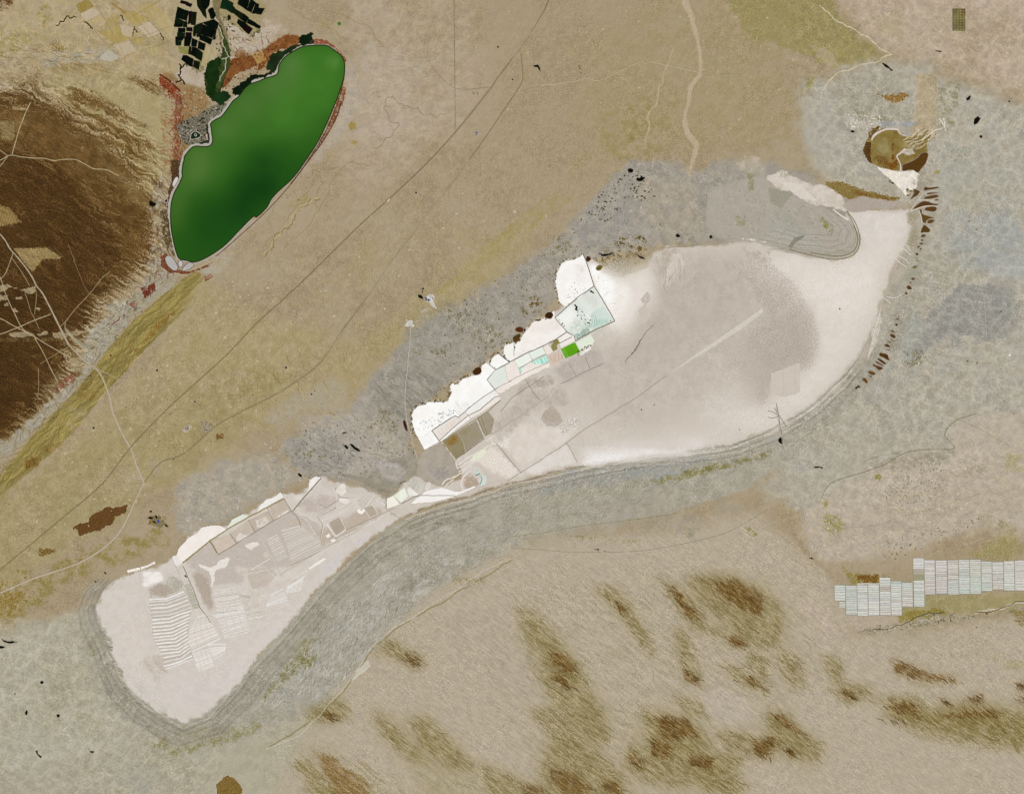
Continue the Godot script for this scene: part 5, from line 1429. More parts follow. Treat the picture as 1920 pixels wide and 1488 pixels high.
	tag(obj("airstrip", sheet(pts("1250,705 1292,673 1330,647 1380,612 1428,579 1433,584 1390,617 1334,652 1295,676"), 3.2), mat("dcd3c5")), "long pale wedge-shaped airstrip on the grey middle of the large salt flat", "airstrip", "", "structure")


func road(label: String, line: String, widths: Array, hex: String) -> void:
	var p := curved(pts(line), false, 4.0)
	if widths.size() == 1:
		widths = [widths[0], widths[0]]
	var w := widened(widths, p.size())
	tag(obj("road" if widths[0] > 1.35 else "track", band(p, w, 4.0 + taken.get("road", 0) * 0.03 + taken.get("track", 0) * 0.021), mat(hex)), label, "road" if widths[0] > 1.35 else "track", "", "structure")


func river(label: String, line: String, widths: Array) -> void:
	var p := curved(pts(line), false, 3.0)
	var w := widened(widths, p.size())
	for i in 3:
		var shifted := PackedVector2Array()
		for k in p.size():
			var side := (p[mini(k + 1, p.size() - 1)] - p[maxi(k - 1, 0)]).normalized().orthogonal()
			shifted.append(p[k] + side * (w[k] * 0.5 * sin(k * 0.16 + i * 2.1)))
		vein(shifted, "cbb99c", 1.6, 0.8)
		vein(curved(rough(shifted, 0.05, false, 6.0), false), "86754f", 0.9, 0.6)
	var soft := PackedVector2Array()
	for k in p.size():
		soft.append(p[k] + (p[mini(k + 1, p.size() - 1)] - p[maxi(k - 1, 0)]).normalized().orthogonal() * w[k] * 0.5)
	for k in range(p.size() - 1, -1, -1):
		soft.append(p[k] - (p[mini(k + 1, p.size() - 1)] - p[maxi(k - 1, 0)]).normalized().orthogonal() * w[k] * 0.5)
	soil(soft, "b5a488", "bfae94", 2.0, 1.3, 2.0, 9, 0, 0.85)
	tag(obj("dry_river", band(p, w, 1.5), soil_mat), label, "river bed", "", "structure")


func build_crops() -> void:
	# irrigated dark green plots north-west of the lake
	soil("326,-10 400,-10 412,40 405,60 395,86 384,120 374,135 340,115 345,90 326,86", "b0a180", "a0936f", 4, 1.7, 2.4, 1, 0)
	soil("410,-10 480,-10 500,18 488,32 490,52 465,66 440,45 410,22", "93865e", "a89870", 4, 1.5, 2.4, 1, 0)
	soil("395,-10 415,-10 412,30 425,60 430,90 418,100 408,60", "8a7a58", "6a6040", 3, 1.2, 2.6, 4, 4)
	soil("410,40 418,60 432,95 430,125 405,180 390,178 384,150 395,125 415,105 418,80", "2c3c1a", "465028", 3, 1.5, 2.8, 4, 4)
	for line in ["394,-10 392,8 402,20 405,36 410,42 414,60 417,80 422,92 428,105 438,108", "428,105 415,111", "424,108 422,124 416,140 410,152"]:
		vein(curved(rough(pts(line), 0.15, false, 2.0), false), "c3b7a0", 1.2, 0.8)
	soil("355,128 372,110 385,100 392,112 385,130 370,140", "a3976c", "4c4c2a", 3, 0.9, 2.8, 4, 4)
	crop("top plot of the left column in the farm north of the lake", "332.7,13 353,20.6 351.5,30 331,22.5", 0)
	crop("second plot from the top in the left column of the farm", "330.6,23.3 351,31 349.4,39 329.4,31.5", 0)
	crop("third plot from the top in the left column of the farm", "329,32 343.7,39.5 342,48 327.5,41", 1)
	crop("lowest wedge of the four left column plots of the farm", "327.7,42.3 341,47.5 341,50 326,49.7", 0)
	crop("tiny plot tucked beside the left column wedge", "345,40.3 350.4,40.8 350,51 343,51", 2)
	crop("reddish black upright plot right of the left column", "354.4,21.5 358.7,20.8 357,43 352.4,45.4", 3)
	crop("dark upright plot beside the reddish black upright one", "359.5,22 368,23 365.6,47 358,46", 2)
	crop("upper square plot of the four stacked squares", "334.4,52.5 347,53.2 346.5,60 333.7,60", 0)
	crop("second square of the four stacked squares", "332.5,61.4 346.5,61.8 346,68 332,68", 1)
	crop("third square of the four stacked squares", "329,69.4 345.6,69.2 341,76 329,76.4", 0)
	crop("lowest square of the four stacked squares", "329,77.4 339.4,77.4 338.7,84.7 329.4,84.7", 1)
	crop("purplish black plot left of the farm's main block", "350,51.5 360,51.5 360,59 349.4,57.5", 3)
	crop("purplish plot under the other purplish plot of the farm", "348.5,60.8 358.7,61.2 358,68 348,67.5", 3)
	crop("black plot below the two purplish plots", "346,69.2 359.4,68.4 355,86 345,86", 0)
	crop("narrow upright plot at the left of the main block", "363,50 372.5,45 368,61 365.6,68 362,67", 1)
	crop("second narrow upright plot of the main block", "373.2,44.6 380,42.7 377,54 374,69.4 368.3,68.5 369.3,60", 2)
	crop("broad top plot of the main block with a pointed roofline", "381,42.5 400.6,36.5 410,43 406,54.6 382.5,44.8", 0)
	crop("largest plot in the middle of the main block", "380,46 405,56 397,71.2 386,66.8 376,63.8", 0)
	crop("slim right edge plot of the main block", "405.6,56 402.5,74 398.4,73.6", 1)
	crop("bottom plot of the main block above the pale field", "375,64.8 386,68.3 397.6,73.6 394,83.5 374,74", 0)
	crop("left plot of the pair under the slanting lane", "360,71.5 370,76 367.5,87.5 358.4,86", 0)
	crop("right plot of the pair under the slanting lane", "372,76.8 385,82.5 382,94.5 370.5,90", 0)
	crop("thin plot beside the olive field", "355,86.7 358,87.7 357,102.5 353,101", 2)
	crop("plot right of the thin plot by the olive field", "360,87.7 368,89.7 365,106 358.4,102.7", 0)
	crop("plot at the right end under the slanting lane", "369.3,91 380,99 377,114 366,107.7", 1)
	crop("large bottom left plot of the farm with a flat top", "343,104 350,104 362.2,110.7 360.6,125 354,123 340,112", 0)
	crop("last plot at the very bottom of the farm", "363.5,113.2 374,116 372,130.5 362,125", 2)
	crop("dark plot cut by the top edge left of the stream", "377.5,-8 394,-8 392,9 386,17 378,11", 0)
	crop("dark plot beside the stream just under the top edge plot", "392,17 398.7,14 404,29 400,35 395,35 390,20", 0)
	crop("small dark plot at the top left corner of the farm", "340,0.6 352,4.2 350,9 337.5,5.2", 3)
	crop("smaller dark plot over the left column", "352,5 360,8 357,13 349,10", 3)
	crop("scrubby dark strip between the farm and the stream", "368,-6 376,-6 385,18 387,34 381,29 370,11", 2)
	crop("dark green plot at the top of the right hand farm strip", "417.5,-8 430,2.5 424,17.3 413,15", 4)
	crop("slanted plot next to the top of the right hand strip", "431,2.7 437,6 434,24 424.8,17.8", 4)
	crop("narrow green plot in the upper right hand strip", "437.6,12 441.4,17 438,24.6 435,24", 1)
	crop("olive dark plot in the middle of the right hand strip", "442,17.5 456,25.8 452.5,37.5 438.5,25", 2)
	crop("black plot right of the olive dark plot", "457.5,26 466,33.2 461,42.3 453.2,37.5", 0)
	crop("long black plot at the end of the right hand strip", "466,35.8 488.7,49.4 486,54 463,43", 0)
	crop("dark plot under the right hand strip's middle", "447,36 460,43 455,54 444.4,42.5", 0)
	crop("lowest reddish black plot under the right hand strip", "460.8,43.9 473,54 466,64 455.8,55", 3)
	crop("round dark grove between the two farms", "428,28 432,30 432,36 428,37 426.5,32", 2)
	crop("black plot cut by the top edge at far right of the farms", "449,-8 468,-8 462.5,18.6 445.6,7.5", 0)
	crop("second black plot from the right along the top edge", "470,-3 479,5 471,23 463.4,19.6", 0)
	crop("small black plot at the right end of the top row", "479.6,5.8 485,8.2 484.4,14.6 480,20 473,23.6", 0)
	crop("black diamond plot at the far right of the farms", "480.4,20.6 484.8,15.2 495.6,16 489,27 471.6,24.6", 0)
	# pale stubble fields further west
	field("olive square stubble field", "141,9 164,-3 175,12.5 150,25", "8c7634")
	field("pale ploughed field under the olive square", "150,26 174.6,14 186,26 161,40", "b9a88c")
	field("tan field below the pale ploughed one", "162.5,40.5 187,27.5 195,35 170,46", "b09a68")
	field("large mustard field left of centre among the stubble", "185,61 220,46 246,75 212,82", "a28c50")
	field("mustard field along the long lane", "200,34 226,27 220,44 196,52", "a08a52")
	field("pale pink field beside the lane", "224,45 250,51 246,70 230,66", "b5a385")
	field("mustard field with a pale corner", "230,27 250,19 280,36 252,49", "a69052")
	field("pale bare field in the middle of the stubble", "257.5,50.5 280,39.5 300,62 277,70.5", "b8a68a")
	field("striped tan field next to the farm", "290,41 307,21 327,50 320,69", "ad9a6a")
	field("pale field at the lower edge of the stubble", "210.5,82.8 240,74 255,95 230,104", "b4a284")
	field("mustard wedge right of the large mustard field", "248,65 272,73 262,86 247,76", "a48e54")
	field("slanted tan strip field under the top edge", "255,12 285,5 305,22 287,40 272,25", "a99460")
	field("whitish salty field at the lower left of the stubble", "184.5,109.5 200,92.5 228.6,107 205.5,115.6", "b0a794")
	field("long brown strip field under the top edge", "205,4 214,7 238,23 232,26", "94783c")
	field("pale olive field beside the lowest stubble lane", "266,88 288,82 304,100 284,106", "a99a6c")
	field("olive field left of the black plots", "333,86.5 344,87.5 353,88 352.4,101.5 336,100", "7e7a3c")
	field("pale narrow field right of the farm's lower plots", "386,84 396,89 385,125 376,122", "ab9b6e")
	field("pale tan field beside the marsh stream", "398,88 409,94 399,120 388,118", "a99a70")
	for line in ["205,-10 250,30 290,75 330,110", "170,-10 215,70 236,110", "240,0 300,60 322,84", "180,62 225,110", "186,60 240,35 300,0", "210,84 262,70 322,48", "175,116 200,92 216,78", "262,95 300,84 325,72", "215,165 250,130", "190,140 215,118"]:
		vein(pts(line), "86744a", 0.9, 0.6)
	# long reed bed and other green
	tag(obj("reed_bed", sheet(rough(pts("397,112 410,104 414,112 409,128 411,140 404,165 403,182 394,184 386,170 383,148 386,128"), 0.25, true, 2.0), 5.5, 3.0), mat("1b3512", 1.0, 2)), "long dark green reed bed between the farm and the lake", "reeds", "", "structure")
	tag(obj("reed_bed", sheet(rough(pts("565,66 582,60 588,64 584,74 578,82 566,86 560,80"), 0.3, true, 2.0), 5.0, 3.0), mat("10240f", 1.0, 2)), "small dark green reed patch on the lake's north shore", "reeds", "", "structure")
	tag(obj("reed_bed", sheet(rough(pts("500,118 515,100 530,96 545,86 556,82 552,92 535,102 520,116 513,136 500,132"), 0.25, true, 2.0), 5.0, 3.0), mat("22331a", 1.0, 2)), "green reed belt along the lake's north-west bay", "reeds", "", "structure")
	tag(obj("reed_bed", sheet(rough(pts("434,166 448,160 462,148 482,140 500,137 510,139 495,146 470,156 455,168 446,178 436,176"), 0.25, true, 2.0), 5.0, 3.0), mat("0f1f0f", 1.0, 2)), "blackish green reed belt under the rust red marsh", "reeds", "", "structure")
	tag(obj("reed_bed", sheet(rough(pts("404,176 416,170 428,172 432,182 420,192 410,196 402,188"), 0.3, true, 2.0), 5.0, 3.0), mat("1c3818", 1.0, 2)), "green reed clump with pale gaps beside the lake's inlet", "reeds", "", "structure")
	var small := tag(obj("grass_plot", sheet(pts("632,43 638,41 640,46 635,48"), 5.0, 3.0), mat("4d8420", 1.0, 2)), "tiny bright green grass plot north-east of the lake", "crop plot")
	small.set_meta("group", "crop plots")
	tag(obj("grass_plot", sheet(rough(pts("618,36 626,36 630,42 624,41"), 0.3, true, 1.5), 5.0, 3.0), mat("5c6c28", 1.0, 2)), "ragged olive grove beside the tiny bright green plot", "crop plot")
	# the fenced planting at the top right
	var planting := thing("plantation", "upright olive rectangle planted in rows, in the top right corner", "plantation")
	obj("field", sheet(pts("1786.5,16 1810.5,16 1810.5,57.5 1786.5,57.5"), 3.0, 2.0), mat("857a4c", 1.0, 2), planting)
	obj("scrub", sheet(rough(pts("1803,17 1809,17 1810,30 1806,34 1803,28"), 0.2, true, 2.0), 4.5, 2.0), mat("7b6234", 1.0, 2), planting)
	var bush := sheet(curved(pts("-0.7,-0.7 0.7,-0.7 0.7,0.7 -0.7,0.7"), true, 0.5), 5.5, 2.5)
	for j in 8:
		for i in 4:
			var o := obj("bush", bush, mat("b3a87a"), planting)
			o.position = at(Vector2(1791 + i * 5.4 + CX, 20.5 + j * 4.9 + CY)) - at(Vector2(CX, CY)) - at(Vector2.ZERO) * 0.0
			o.position = Vector3((1791 + i * 5.4) * S, 0, (20.5 + j * 4.9) * S)


const CROP_TONES := ["0a120b", "10200f", "161c0e", "180d10", "14301a"]

func crop(label: String, outline: String, tone: int) -> void:
	var poly := rough(Geometry2D.offset_polygon(pts(outline), 0.55)[0], 0.03, true, 4.0)
	var shade: String = CROP_TONES[tone]
	var o := obj("crop_plot", sheet(poly, 6.0 + (taken.get("crop_plot", 0) % 5) * 0.4, 4.0), mat(shade, 1.0, 2))
	tag(o, label if label.split(" ").size() <= 16 else label.left(90), "crop plot", "dark irrigated crop plots north of the lake")


func field(label: String, outline: String, hex: String) -> void:
	var poly := pts(outline)
	soil(poly, hex, Color(hex).lightened(0.12).to_html(false), 1.0, 1.8, 2.2, 1, 9, 0.9)
	tag(obj("stubble_field", sheet(poly, 1.2 + taken.get("stubble_field", 0) * 0.05, 0.6), flat_mat), label + " at upper left", "field", "stubble fields in the north-west")


func build_ponds() -> void:
	# the chain of evaporation ponds on the north-west side of the large flat
	pond("broad white salt pond with a ragged left shore, topmost of the pond chain", "1092,475 1096,482.5 1099.6,491 1103.3,502 1108,517 1113.6,535 1061.7,574 1057.5,573 1051.7,568 1048,560 1046,550 1044.6,542.5 1042.5,535 1041.7,525 1043.7,518 1047,506.7 1051,499 1057.5,491.7 1066,488 1076.7,487 1088.3,482.5", "faf7f1", "f4efe9", 0.22)
	soil("1072,500 1096,490 1106,520 1100,535 1080,520", "ddd3c8", "eae1d8", 10, 1.2, 1.8, 1, 1, 0.9)
	flecks("1075,530 1112,536 1062,573 1060,555", 60, 0.6, 1.3, "8f968a", 0.8)
	pond("pale green speckled pond below the topmost white one", "1114.5,537 1133,567 1152,600.5 1108.3,621 1079,638.5 1077.5,630 1062.5,621 1051,608 1040.8,595 1058,580", "d9dfd3", "e4e6dc", 0.0)
	soil("1041,595 1058,581 1075,571 1082,590 1070,610 1060,615", "f7f4ef", "efeee6", 7, 1.5, 2, 0, 1)
	soil("1095,552 1113,540 1130,565 1120,572 1100,580", "d6d6cb", "e3e2d8", 6, 1.1, 2, 3, 1)
	soil("1100,600 1125,595 1150,601 1110,620 1085,634 1080,625 1095,615", "b6cabc", "cbd8cd", 5, 1.2, 2, 1, 0)
	soil("1078,628 1090,620 1104,612 1108,621 1090,632 1080,636", "8fa397", "a9bcae", 3, 1.2, 2.2, 4, 0)
	for i in 26:
		var c := Vector2(1075 + (i * 37 % 50), 590 + (i * 23 % 34))
		var loop := PackedVector2Array()
		for k in 7:
			loop.append(c + Vector2.from_angle(k * 0.8 + i) * (2.0 + (i % 5) * 1.1 + k * 0.3))
		vein(curved(loop, false, 1.5), "b2bda9" if i % 3 else "f2f3ec", 0.8, 0.6)
	flecks("1075,566 1100,590 1112,605 1100,612 1085,600", 50, 0.8, 1.8, "2c3a2c", 0.8)
	pond("teal corner pond at the dike's right-hand bend", "1108,587 1120,580 1131,574 1149.6,600 1110,619.5 1110,603", "d3ded5", "cbd9cf", 0.0)
	soil("1110,600 1126,597 1146,601 1110,619", "acc8b8", "bdd3c6", 4, 1.2, 1.8, 1, 0)
	flecks("1112,616 1145,599 1146,602 1114,619", 24, 0.8, 1.2, "24332c", 0.9)
	for k in 5:
		vein(curved(pts("%d,590 %d,600 %d,610" % [1107 + k * 2, 1111 + k * 2, 1109 + k * 2]), false), "d8e4d9" if k % 2 else "8aa89a", 0.8, 0.7)
	pond("long white pond under the brown bluff, second of the chain", "1038,583 1041,595 1051,608 1062,621.5 1048,631.5 1016.7,648 990.8,658.8 966,672 964,666 963.8,642 968,644 975,641 981,627 990,617 1000,604 1017,597.5 1029,597", "f6f1ea", "efe7de", 0.22)
	soil("1000,606 1040,598 1055,615 1030,625 1000,622 985,640", "e5d9cd", "eee5dc", 8, 1.2, 2, 1, 1, 0.9)
	pond("small white triangular pond beside the thin upright dike", "963.4,642.5 963.6,666 965,672.5 956.4,677.4 944.4,662 945.4,648.6", "f3eee7", "f8f5ef", 0.18)
	pond("white pond slice between two short slanting dikes", "922.5,672.5 928,666 936,664.5 954.5,679.5 930.4,692 919,683.5", "faf8f3", "f5f1ea", 0.2)
	pond("long bright white pond with a scalloped left shore, in the west of the chain", "912,680.5 918,684 929.4,693 913,711 927,730 902,746.4 888,756.5 875.6,766 872,771.5 859,781.6 853,778.2 809.6,806.4 797,816 783,818.8 777,808 773.5,787 772.5,776 778,766.5 794.4,759.7 808,753.4 827,754 840,752 846,738 844.4,727 846.5,719 860.5,720 864,714 872.5,708.6 887,704.5 900.6,702 903,695.6 901.7,692 904,684.5", "fdfbf7", "f7f3ec", 0.2)
	soil("855,760 880,745 900,728 925,725 925,732 880,762", "eef0e8", "f5f3ec", 7, 1.0, 2, 1, 1)
	flecks("786,790 830,775 850,770 846,780 808,806 784,812", 110, 0.6, 1.2, "9aa094", 0.75)
	flecks("820,775 850,765 856,772 826,792", 60, 0.6, 1.3, "6c7a62", 0.8)
	veins("850,750 880,750 878,768 850,775", 24, 9, 60, 30, "c8c0b2", 0.7, 0.7)
	pond("squarish white pond at the very south-west tip of the chain", "783,819.6 797,816.8 809,807.8 823,826.4 796,843", "fbf9f5", "f5f2ec", 0.1)
	pond("pale pink pond in the south-west of the chain", "810.6,807 853,779.4 858.6,782.4 871.8,772.4 877,778.6 851.7,799.4 824,824.6", "e6dbd1", "e9e1d8", 0.0)
	for k in 9:
		vein(rough(pts("%d,%d %d,%d" % [822 + k * 5, 805 - k * 3, 830 + k * 4, 816 - k * 3]), 0.2, false, 2.0), "d3c4b5", 0.9, 0.6)
	pond("thin white sliver pond along the brown ponds", "824.6,826 852,800.6 877.6,780 881.8,784.5 857,803 827,827.8", "f6f1ea", "f0e9e0", 0.0)
	pond("narrow white pond strip along the chain's south edge", "878.4,779.2 901,768 927,745 936.6,742 938.6,748.6 905,771.6 882.6,784", "eee4da", "e9ded3", 0.0)
	pond("white wedge pond between two grey dikes", "872.8,771.4 888,758 902,747.6 926.4,731.4 936.6,741 926.4,744 900,766.6 878,777.6", "f1eee7", "ece9e2", 0.0)
	pond("pale mint pond in the middle of the chain", "913.8,711.6 930.2,693.4 946,686.4 951.4,711 953.6,715.4 928.4,728.6", "e2e6db", "dfe4da", 0.0)
	pond("pale pink square pond right of the mint one", "946.8,686 957.6,678.2 963.6,676 972.4,690.4 975,702.4 954.6,714.6 952,710", "ece1d7", "eee6dc", 0.0)
	pond("white-green square pond above the turquoise strip on its left", "964.6,675.6 990.6,661.6 998,675.2 973,689.6", "eef1e6", "ebefe4", 0.0)
	pond("pale green square pond above the turquoise strip on its right", "992,661 1016.4,650 1022.6,662.4 999,674.8", "e3ebdf", "e6ecdf", 0.0)
	pond("turquoise striped pond strip in the middle of the chain", "973.4,690.8 1022.8,665.6 1028.6,678 978.4,702.2", "b5e3d2", "c3e6d8", 0.0)
	for k in 19:
		var p := Vector2(975.5 + k * 2.6, 690.5 - k * 1.32)
		vein(PackedVector2Array([p, p + Vector2(3.2 + (k % 3), 9.5)]), ["8dd0b8", "e8f3ea", "9bd8c2", "d8eee2", "7cc4aa"][k % 5], 1.5 if k % 2 else 1.0, 0.85)
	pond("long pinkish white salt bench with a scalloped south edge", "978.6,703.2 1030,679 1031.8,684 1028,688.5 1021,690 1012,695 1004,699 996,702 986,708 980,711.5 970,719 960,723.5 948,729 943,735 937,737 929.4,731 954.6,717", "eadfd4", "f0e7dd", 0.3)
	pond("pinkish tan pond left of the bright green one", "1029.4,666.6 1049.4,657.4 1060,673 1036.8,685.4 1030.8,677", "cfbba9", "d6c5b4", 0.0)
	for k in 9:
		vein(rough(pts("%d,%d %d,%d" % [1033 + k * 3, 667 - k, 1039 + k * 2, 680 - k]), 0.2, false, 2.0), "b79c86", 0.8, 0.6)
	pond("bright green algae pond, the only vivid green one of the chain", "1051.4,654 1078,641.4 1088,659.8 1060.4,672", "5c9e16", "64a61a", 0.0)
	soil("1051.5,654 1058,651 1067,669 1060.4,672", "7fae48", "6ca42a", 1, 0.9, 2, 9, 0)
	pond("pale green pond right of the bright green one", "1080,641.4 1107.2,626.4 1114.8,639 1110.6,647.6 1089,657.6", "dde5cf", "e3e8d8", 0.0)
	pond("narrow grey-white pond under the pale green one", "1090,659 1110.4,649.4 1106,656 1098,660 1092,666 1086,664.4", "d8d6ca", "efece5", 0.2)
	pond("white pond above the bright green one, cut by a dark line", "1046,634.4 1062.5,623.8 1076,629.8 1078.6,638.4 1051.4,651.8 1049.6,643", "f2ebe4", "eee5dd", 0.0)
	vein(pts("1050,643 1060,637.6 1072,631.6"), "4c4a44", 0.9, 0.9)
	pond("small olive plot among the white ponds", "1038.6,637.4 1045,635 1050,642.4 1044,647.6 1045.4,653.6 1038,658.4 1033,649.4", "87783c", "93885a", 0.1)
	soil("1030,640 1038,637 1038,645 1032,648", "b0a596", "bdb2a4", 2, 1.4, 2, 0, 0)
	pond("small pink-white pond under the olive plot", "1018.2,650.2 1027,646 1033,653 1037.4,658.8 1027,665 1023.4,661.4", "efe4d9", "eadfd3", 0.0)
	pond("brownish orange pond, leftmost of the three brown ponds", "828.4,826.4 856,811 868,828 872,847.6 854.4,860 841,843", "8f8362", "958a6a", 0.0)
	soil("830,828 856,815 864,824 850,834 834,836", "8b682c", "907238", 5, 1.3, 2, 1, 1)
	pond("grey-brown pond in the middle of the three brown ponds", "857,810.4 893,788 907.4,820 873,846.6 869,828", "9f9380", "9a8f76", 0.0)
	soil("857,811 880,797 886,800 868,826", "938760", "9b8f70", 5, 1.1, 2, 1, 1)
	pond("grey-olive pond at the right of the three brown ponds", "893.6,783 914,770.4 926.6,786 920,812 909.6,818.6", "978c74", "a29783", 0.0)
	for k in 5:
		vein(pts("%d,%d %d,%d" % [893 + k * 3, 786 - k * 2, 907 + k * 2, 816 - k * 1]), "7d7250" if k % 2 else "b3a890", 0.9, 0.7)
	pond("teal brine pool with a curved tail at the neck of the flats", "890,884 896,879.4 899,886 902.5,890.6 911,891 912.5,901 909,909 899,910 903.6,897.5 898.7,890.8 892.5,890", "c8d6cd", "d3ddd4", 0.0)
	soil("890,884 896,880 898,888 892,889", "b4cabf", "bfd2c8", 1, 1.3, 2, 0, 0)
	vein(pts("892,891 899,888"), "39443c", 1.4, 0.9)
	vein(curved(pts("899,891 904,897 900,908"), false), "6d7a70", 1.1, 0.8)
	# embankments of the chain
	dike("long grey dike down the right side of the topmost ponds", "1092,474 1096,482.5 1099.6,491 1103.3,502 1108,517 1114,536 1124,552 1133,567 1143,584 1152.5,601", 1.3, "746e5e")
	dike("dark dike along the south-east side of the teal corner pond", "1153,601.5 1130,612 1108.3,622 1092,631 1079,639", 1.5, "7e7764")
	dike("thin dike between the topmost white pond and the speckled green one", "1114,536 1100,546 1086,555 1073,566 1058,580 1040.5,595", 1.0, "5c6054")
	dike("thin dike on the left side of the speckled green pond", "1040.5,595 1051,608.4 1062.4,621.6 1077,629.6 1079.4,639", 1.0, "666355")
	dike("thin dike along the south side of the long white ponds", "1062.4,622 1048,632 1032,641 1016.8,648.8 1004,655 990.8,660 976,667.4 964,673.8 955.6,678.6 942,686 930,692.8", 1.1, "7c7a70")
	dike("short dark slanting dike at the notch of the brown bluff", "932.5,660 938,664 946,671 955.4,678.2", 1.4, "545246")
	dike("thin dike dropping from the brown bluff to the mint pond", "917,683 923,688 929.6,692.8", 0.9, "686659")
	dike("thin upright dike between two white ponds", "963.8,641 963.6,655 963.6,667", 0.7, "8a887c")
	dike("curved thin dike left of the mint pond", "929.4,692.6 920.5,702.6 913,711.6 920,721 927.4,730.2", 0.9, "7a786c")
	dike("thin dike from the mint pond to the white wedge pond", "927,730.6 914,738.6 902,747 888,757 880,764 876,766.6 871.6,772", 0.9, "77756a")
	dike("stepped thin dike round the pale pink pond", "871.6,772 859,782 853.4,778.8 838,788 823,797.8 809.8,807 816,816 823.6,826.6", 1.0, "5e5a4c")
	dike("thin dike between the pale pink pond and the sliver", "824,826 838,812.6 852,800 866,788.6 878,778.6 890,773 901,767.2 914,756 927,744.6 936.6,741.6", 0.8, "7c7666")
	dike("brownish dike along the top of the three brown ponds", "824,830 840,820 856,809.4 874,797.6 893,786 906,777 920,767 939,750", 1.6, "a59a7c")
	dike("thin dike between the left and middle brown ponds", "856.4,810.6 862,819 868.6,828 871,838 872.6,847.6", 0.7, "aea389")
	dike("dark dike along the foot of the brown ponds", "854,861 872.6,848.6 890,835 907.8,821.4", 1.0, "776f56")
	dike("pale dike on the right of the three brown ponds", "914,769.6 927,786 924,800 920.6,813", 0.8, "c4b9a6")
	dike("thin dike under the mint and pink ponds", "928,729.6 940,722.6 953.8,716 965,709 977.6,703 990,696.4 1004,689.8 1029,678.6", 0.7, "8d887c")
	dike("thin dike above the turquoise strip", "972.6,690.6 985,684 998.6,675.2 1011,668.4 1023,664.6", 0.7, "90948a")
	dike("pale dike between the tan pond and the bright green one", "1049.8,656 1055,664.6 1060.4,673", 1.0, "e6e0cf")
	dike("pale rim above the bright green pond", "1050,653.2 1064,646.6 1078.6,640 1084,650 1089,659.4", 1.0, "ebe9d9")
	# lines of old dikes on the big flat
	dike("long straight dike on the flat running up to the airstrip", "952,901 960,896.5 977.5,885 1020,858 1064,829 1096,805 1140,778 1180,754 1215,730 1250,705", 1.0, "b0a594")
	dike("short grey dike from the scalloped salt to the long straight dike", "931,832 945,848 960,866.5 977.5,886.5", 1.0, "958a78")
	dike("pale dike across the flat, ending on the long straight dike", "1037,690 1040,694.5 1050,719 1062.5,744 1080,776 1096,805", 0.9, "d6ccc0")
	dike("pale stony dike from the pale green pond to the flat's middle", "1112,642 1120,650 1128,665 1137.5,682 1149,713 1160,744 1167,756", 1.0, "cfc5b9")
	dike("short dike standing below the long straight dike", "1062.5,830 1070,842 1082.5,866.5", 0.9, "a59b8a")
	dike("faint cross dike above the flat's middle", "1050,719.5 1090,700 1132,681", 0.8, "968b7d")
	dike("faint short dike right of the tan pond", "1097.5,669.5 1102,681 1106,690", 0.8, "9a8f81")
	dike("faint dike under the bright green pond", "1067.5,682 1074,693 1080,704.5", 0.8, "9f9486")
	dike("faint thin dike from the salt bench downward", "985,709.5 991,721 997.5,732 1012,750", 0.9, "94897a")
	dike("faint curved dike on the grey part of the flat", "938,772 960,745 985,728 1020,705", 0.8, "9b9081")
	dike("faint straight dike from the brown ponds to the north-east", "921,814 945,800 975,782 1000,762 1030,742", 0.9, "c2b7a9")
	# causeway on the right shore with little jetties
	var cause := thing("causeway", "dark branching causeway standing on the right shore of the large flat", "causeway")
	for line in ["1456,756 1459,770 1461,782 1463,800 1467,815", "1459,778 1450,772 1440,770", "1460,780 1450,784 1441,782", "1459,776 1452,764", "1461,778 1475,800"]:
		obj("arm", band(pts(line), [1.1], 3.2, 1.2), mat("7c7262"), cause)
	dike("white thread of salt on the right shore of the flat", "1410,784 1424,778 1436,782 1436,792", 0.8, "e6ddd2")


func pond(label: String, outline: String, hex_a: String, hex_b: String, jag: float) -> void:
	var poly := pts(outline)
	soil(poly, hex_a, hex_b, 1.0, 2.0, 3.0, 0, 1)
	var edge := rough(poly, jag * 0.9, true, 1.2) if jag > 0.0 else poly
	if jag > 0.0:
		soil(edge, hex_a, hex_b, 1.0, 2.0, 3.0, 0, 1)
	if jag >= 0.18 and jag < 0.25:
		fringe(edge, hex_a)
	var mesh := sheet(edge, 3.2 + taken.get("evaporation_pond", 0) * 0.02, 1.0)
	if mesh.get_surface_count() == 0:
		mesh = sheet(poly, 3.2, 1.0)
	tag(obj("evaporation_pond", mesh, flat_mat), label, "evaporation pond", "evaporation ponds in a chain by the large salt flat")


func fringe(edge: PackedVector2Array, hex: String) -> void:   # tufts on the landward side of a salt shore, and salt splashed over them
	var r := rng_for()
	for i in edge.size():
		var p := edge[i]
		var out := (edge[(i + 1) % edge.size()] - edge[(i - 1 + edge.size()) % edge.size()]).normalized().orthogonal()
		if Geometry2D.is_point_in_polygon(p + out * 1.5, edge):
			out = -out
		if out.x > 0.25 or out.y > 0.6:
			continue
		if r.randf() < 0.35:
			var q := p + out * r.randf_range(1.2, 4.5)
			vein(PackedVector2Array([q, q + Vector2(r.randf_range(-1.5, 1.5), r.randf_range(-1.5, 1.5))]), ["4a3a16", "6b5c2c", "3a2c14"][r.randi() % 3], r.randf_range(1.0, 2.2), 0.75)
		elif r.randf() < 0.25:
			var q := p + out * r.randf_range(0.5, 3.0)
			vein(PackedVector2Array([q, q + out]), hex, 1.0, 0.7)


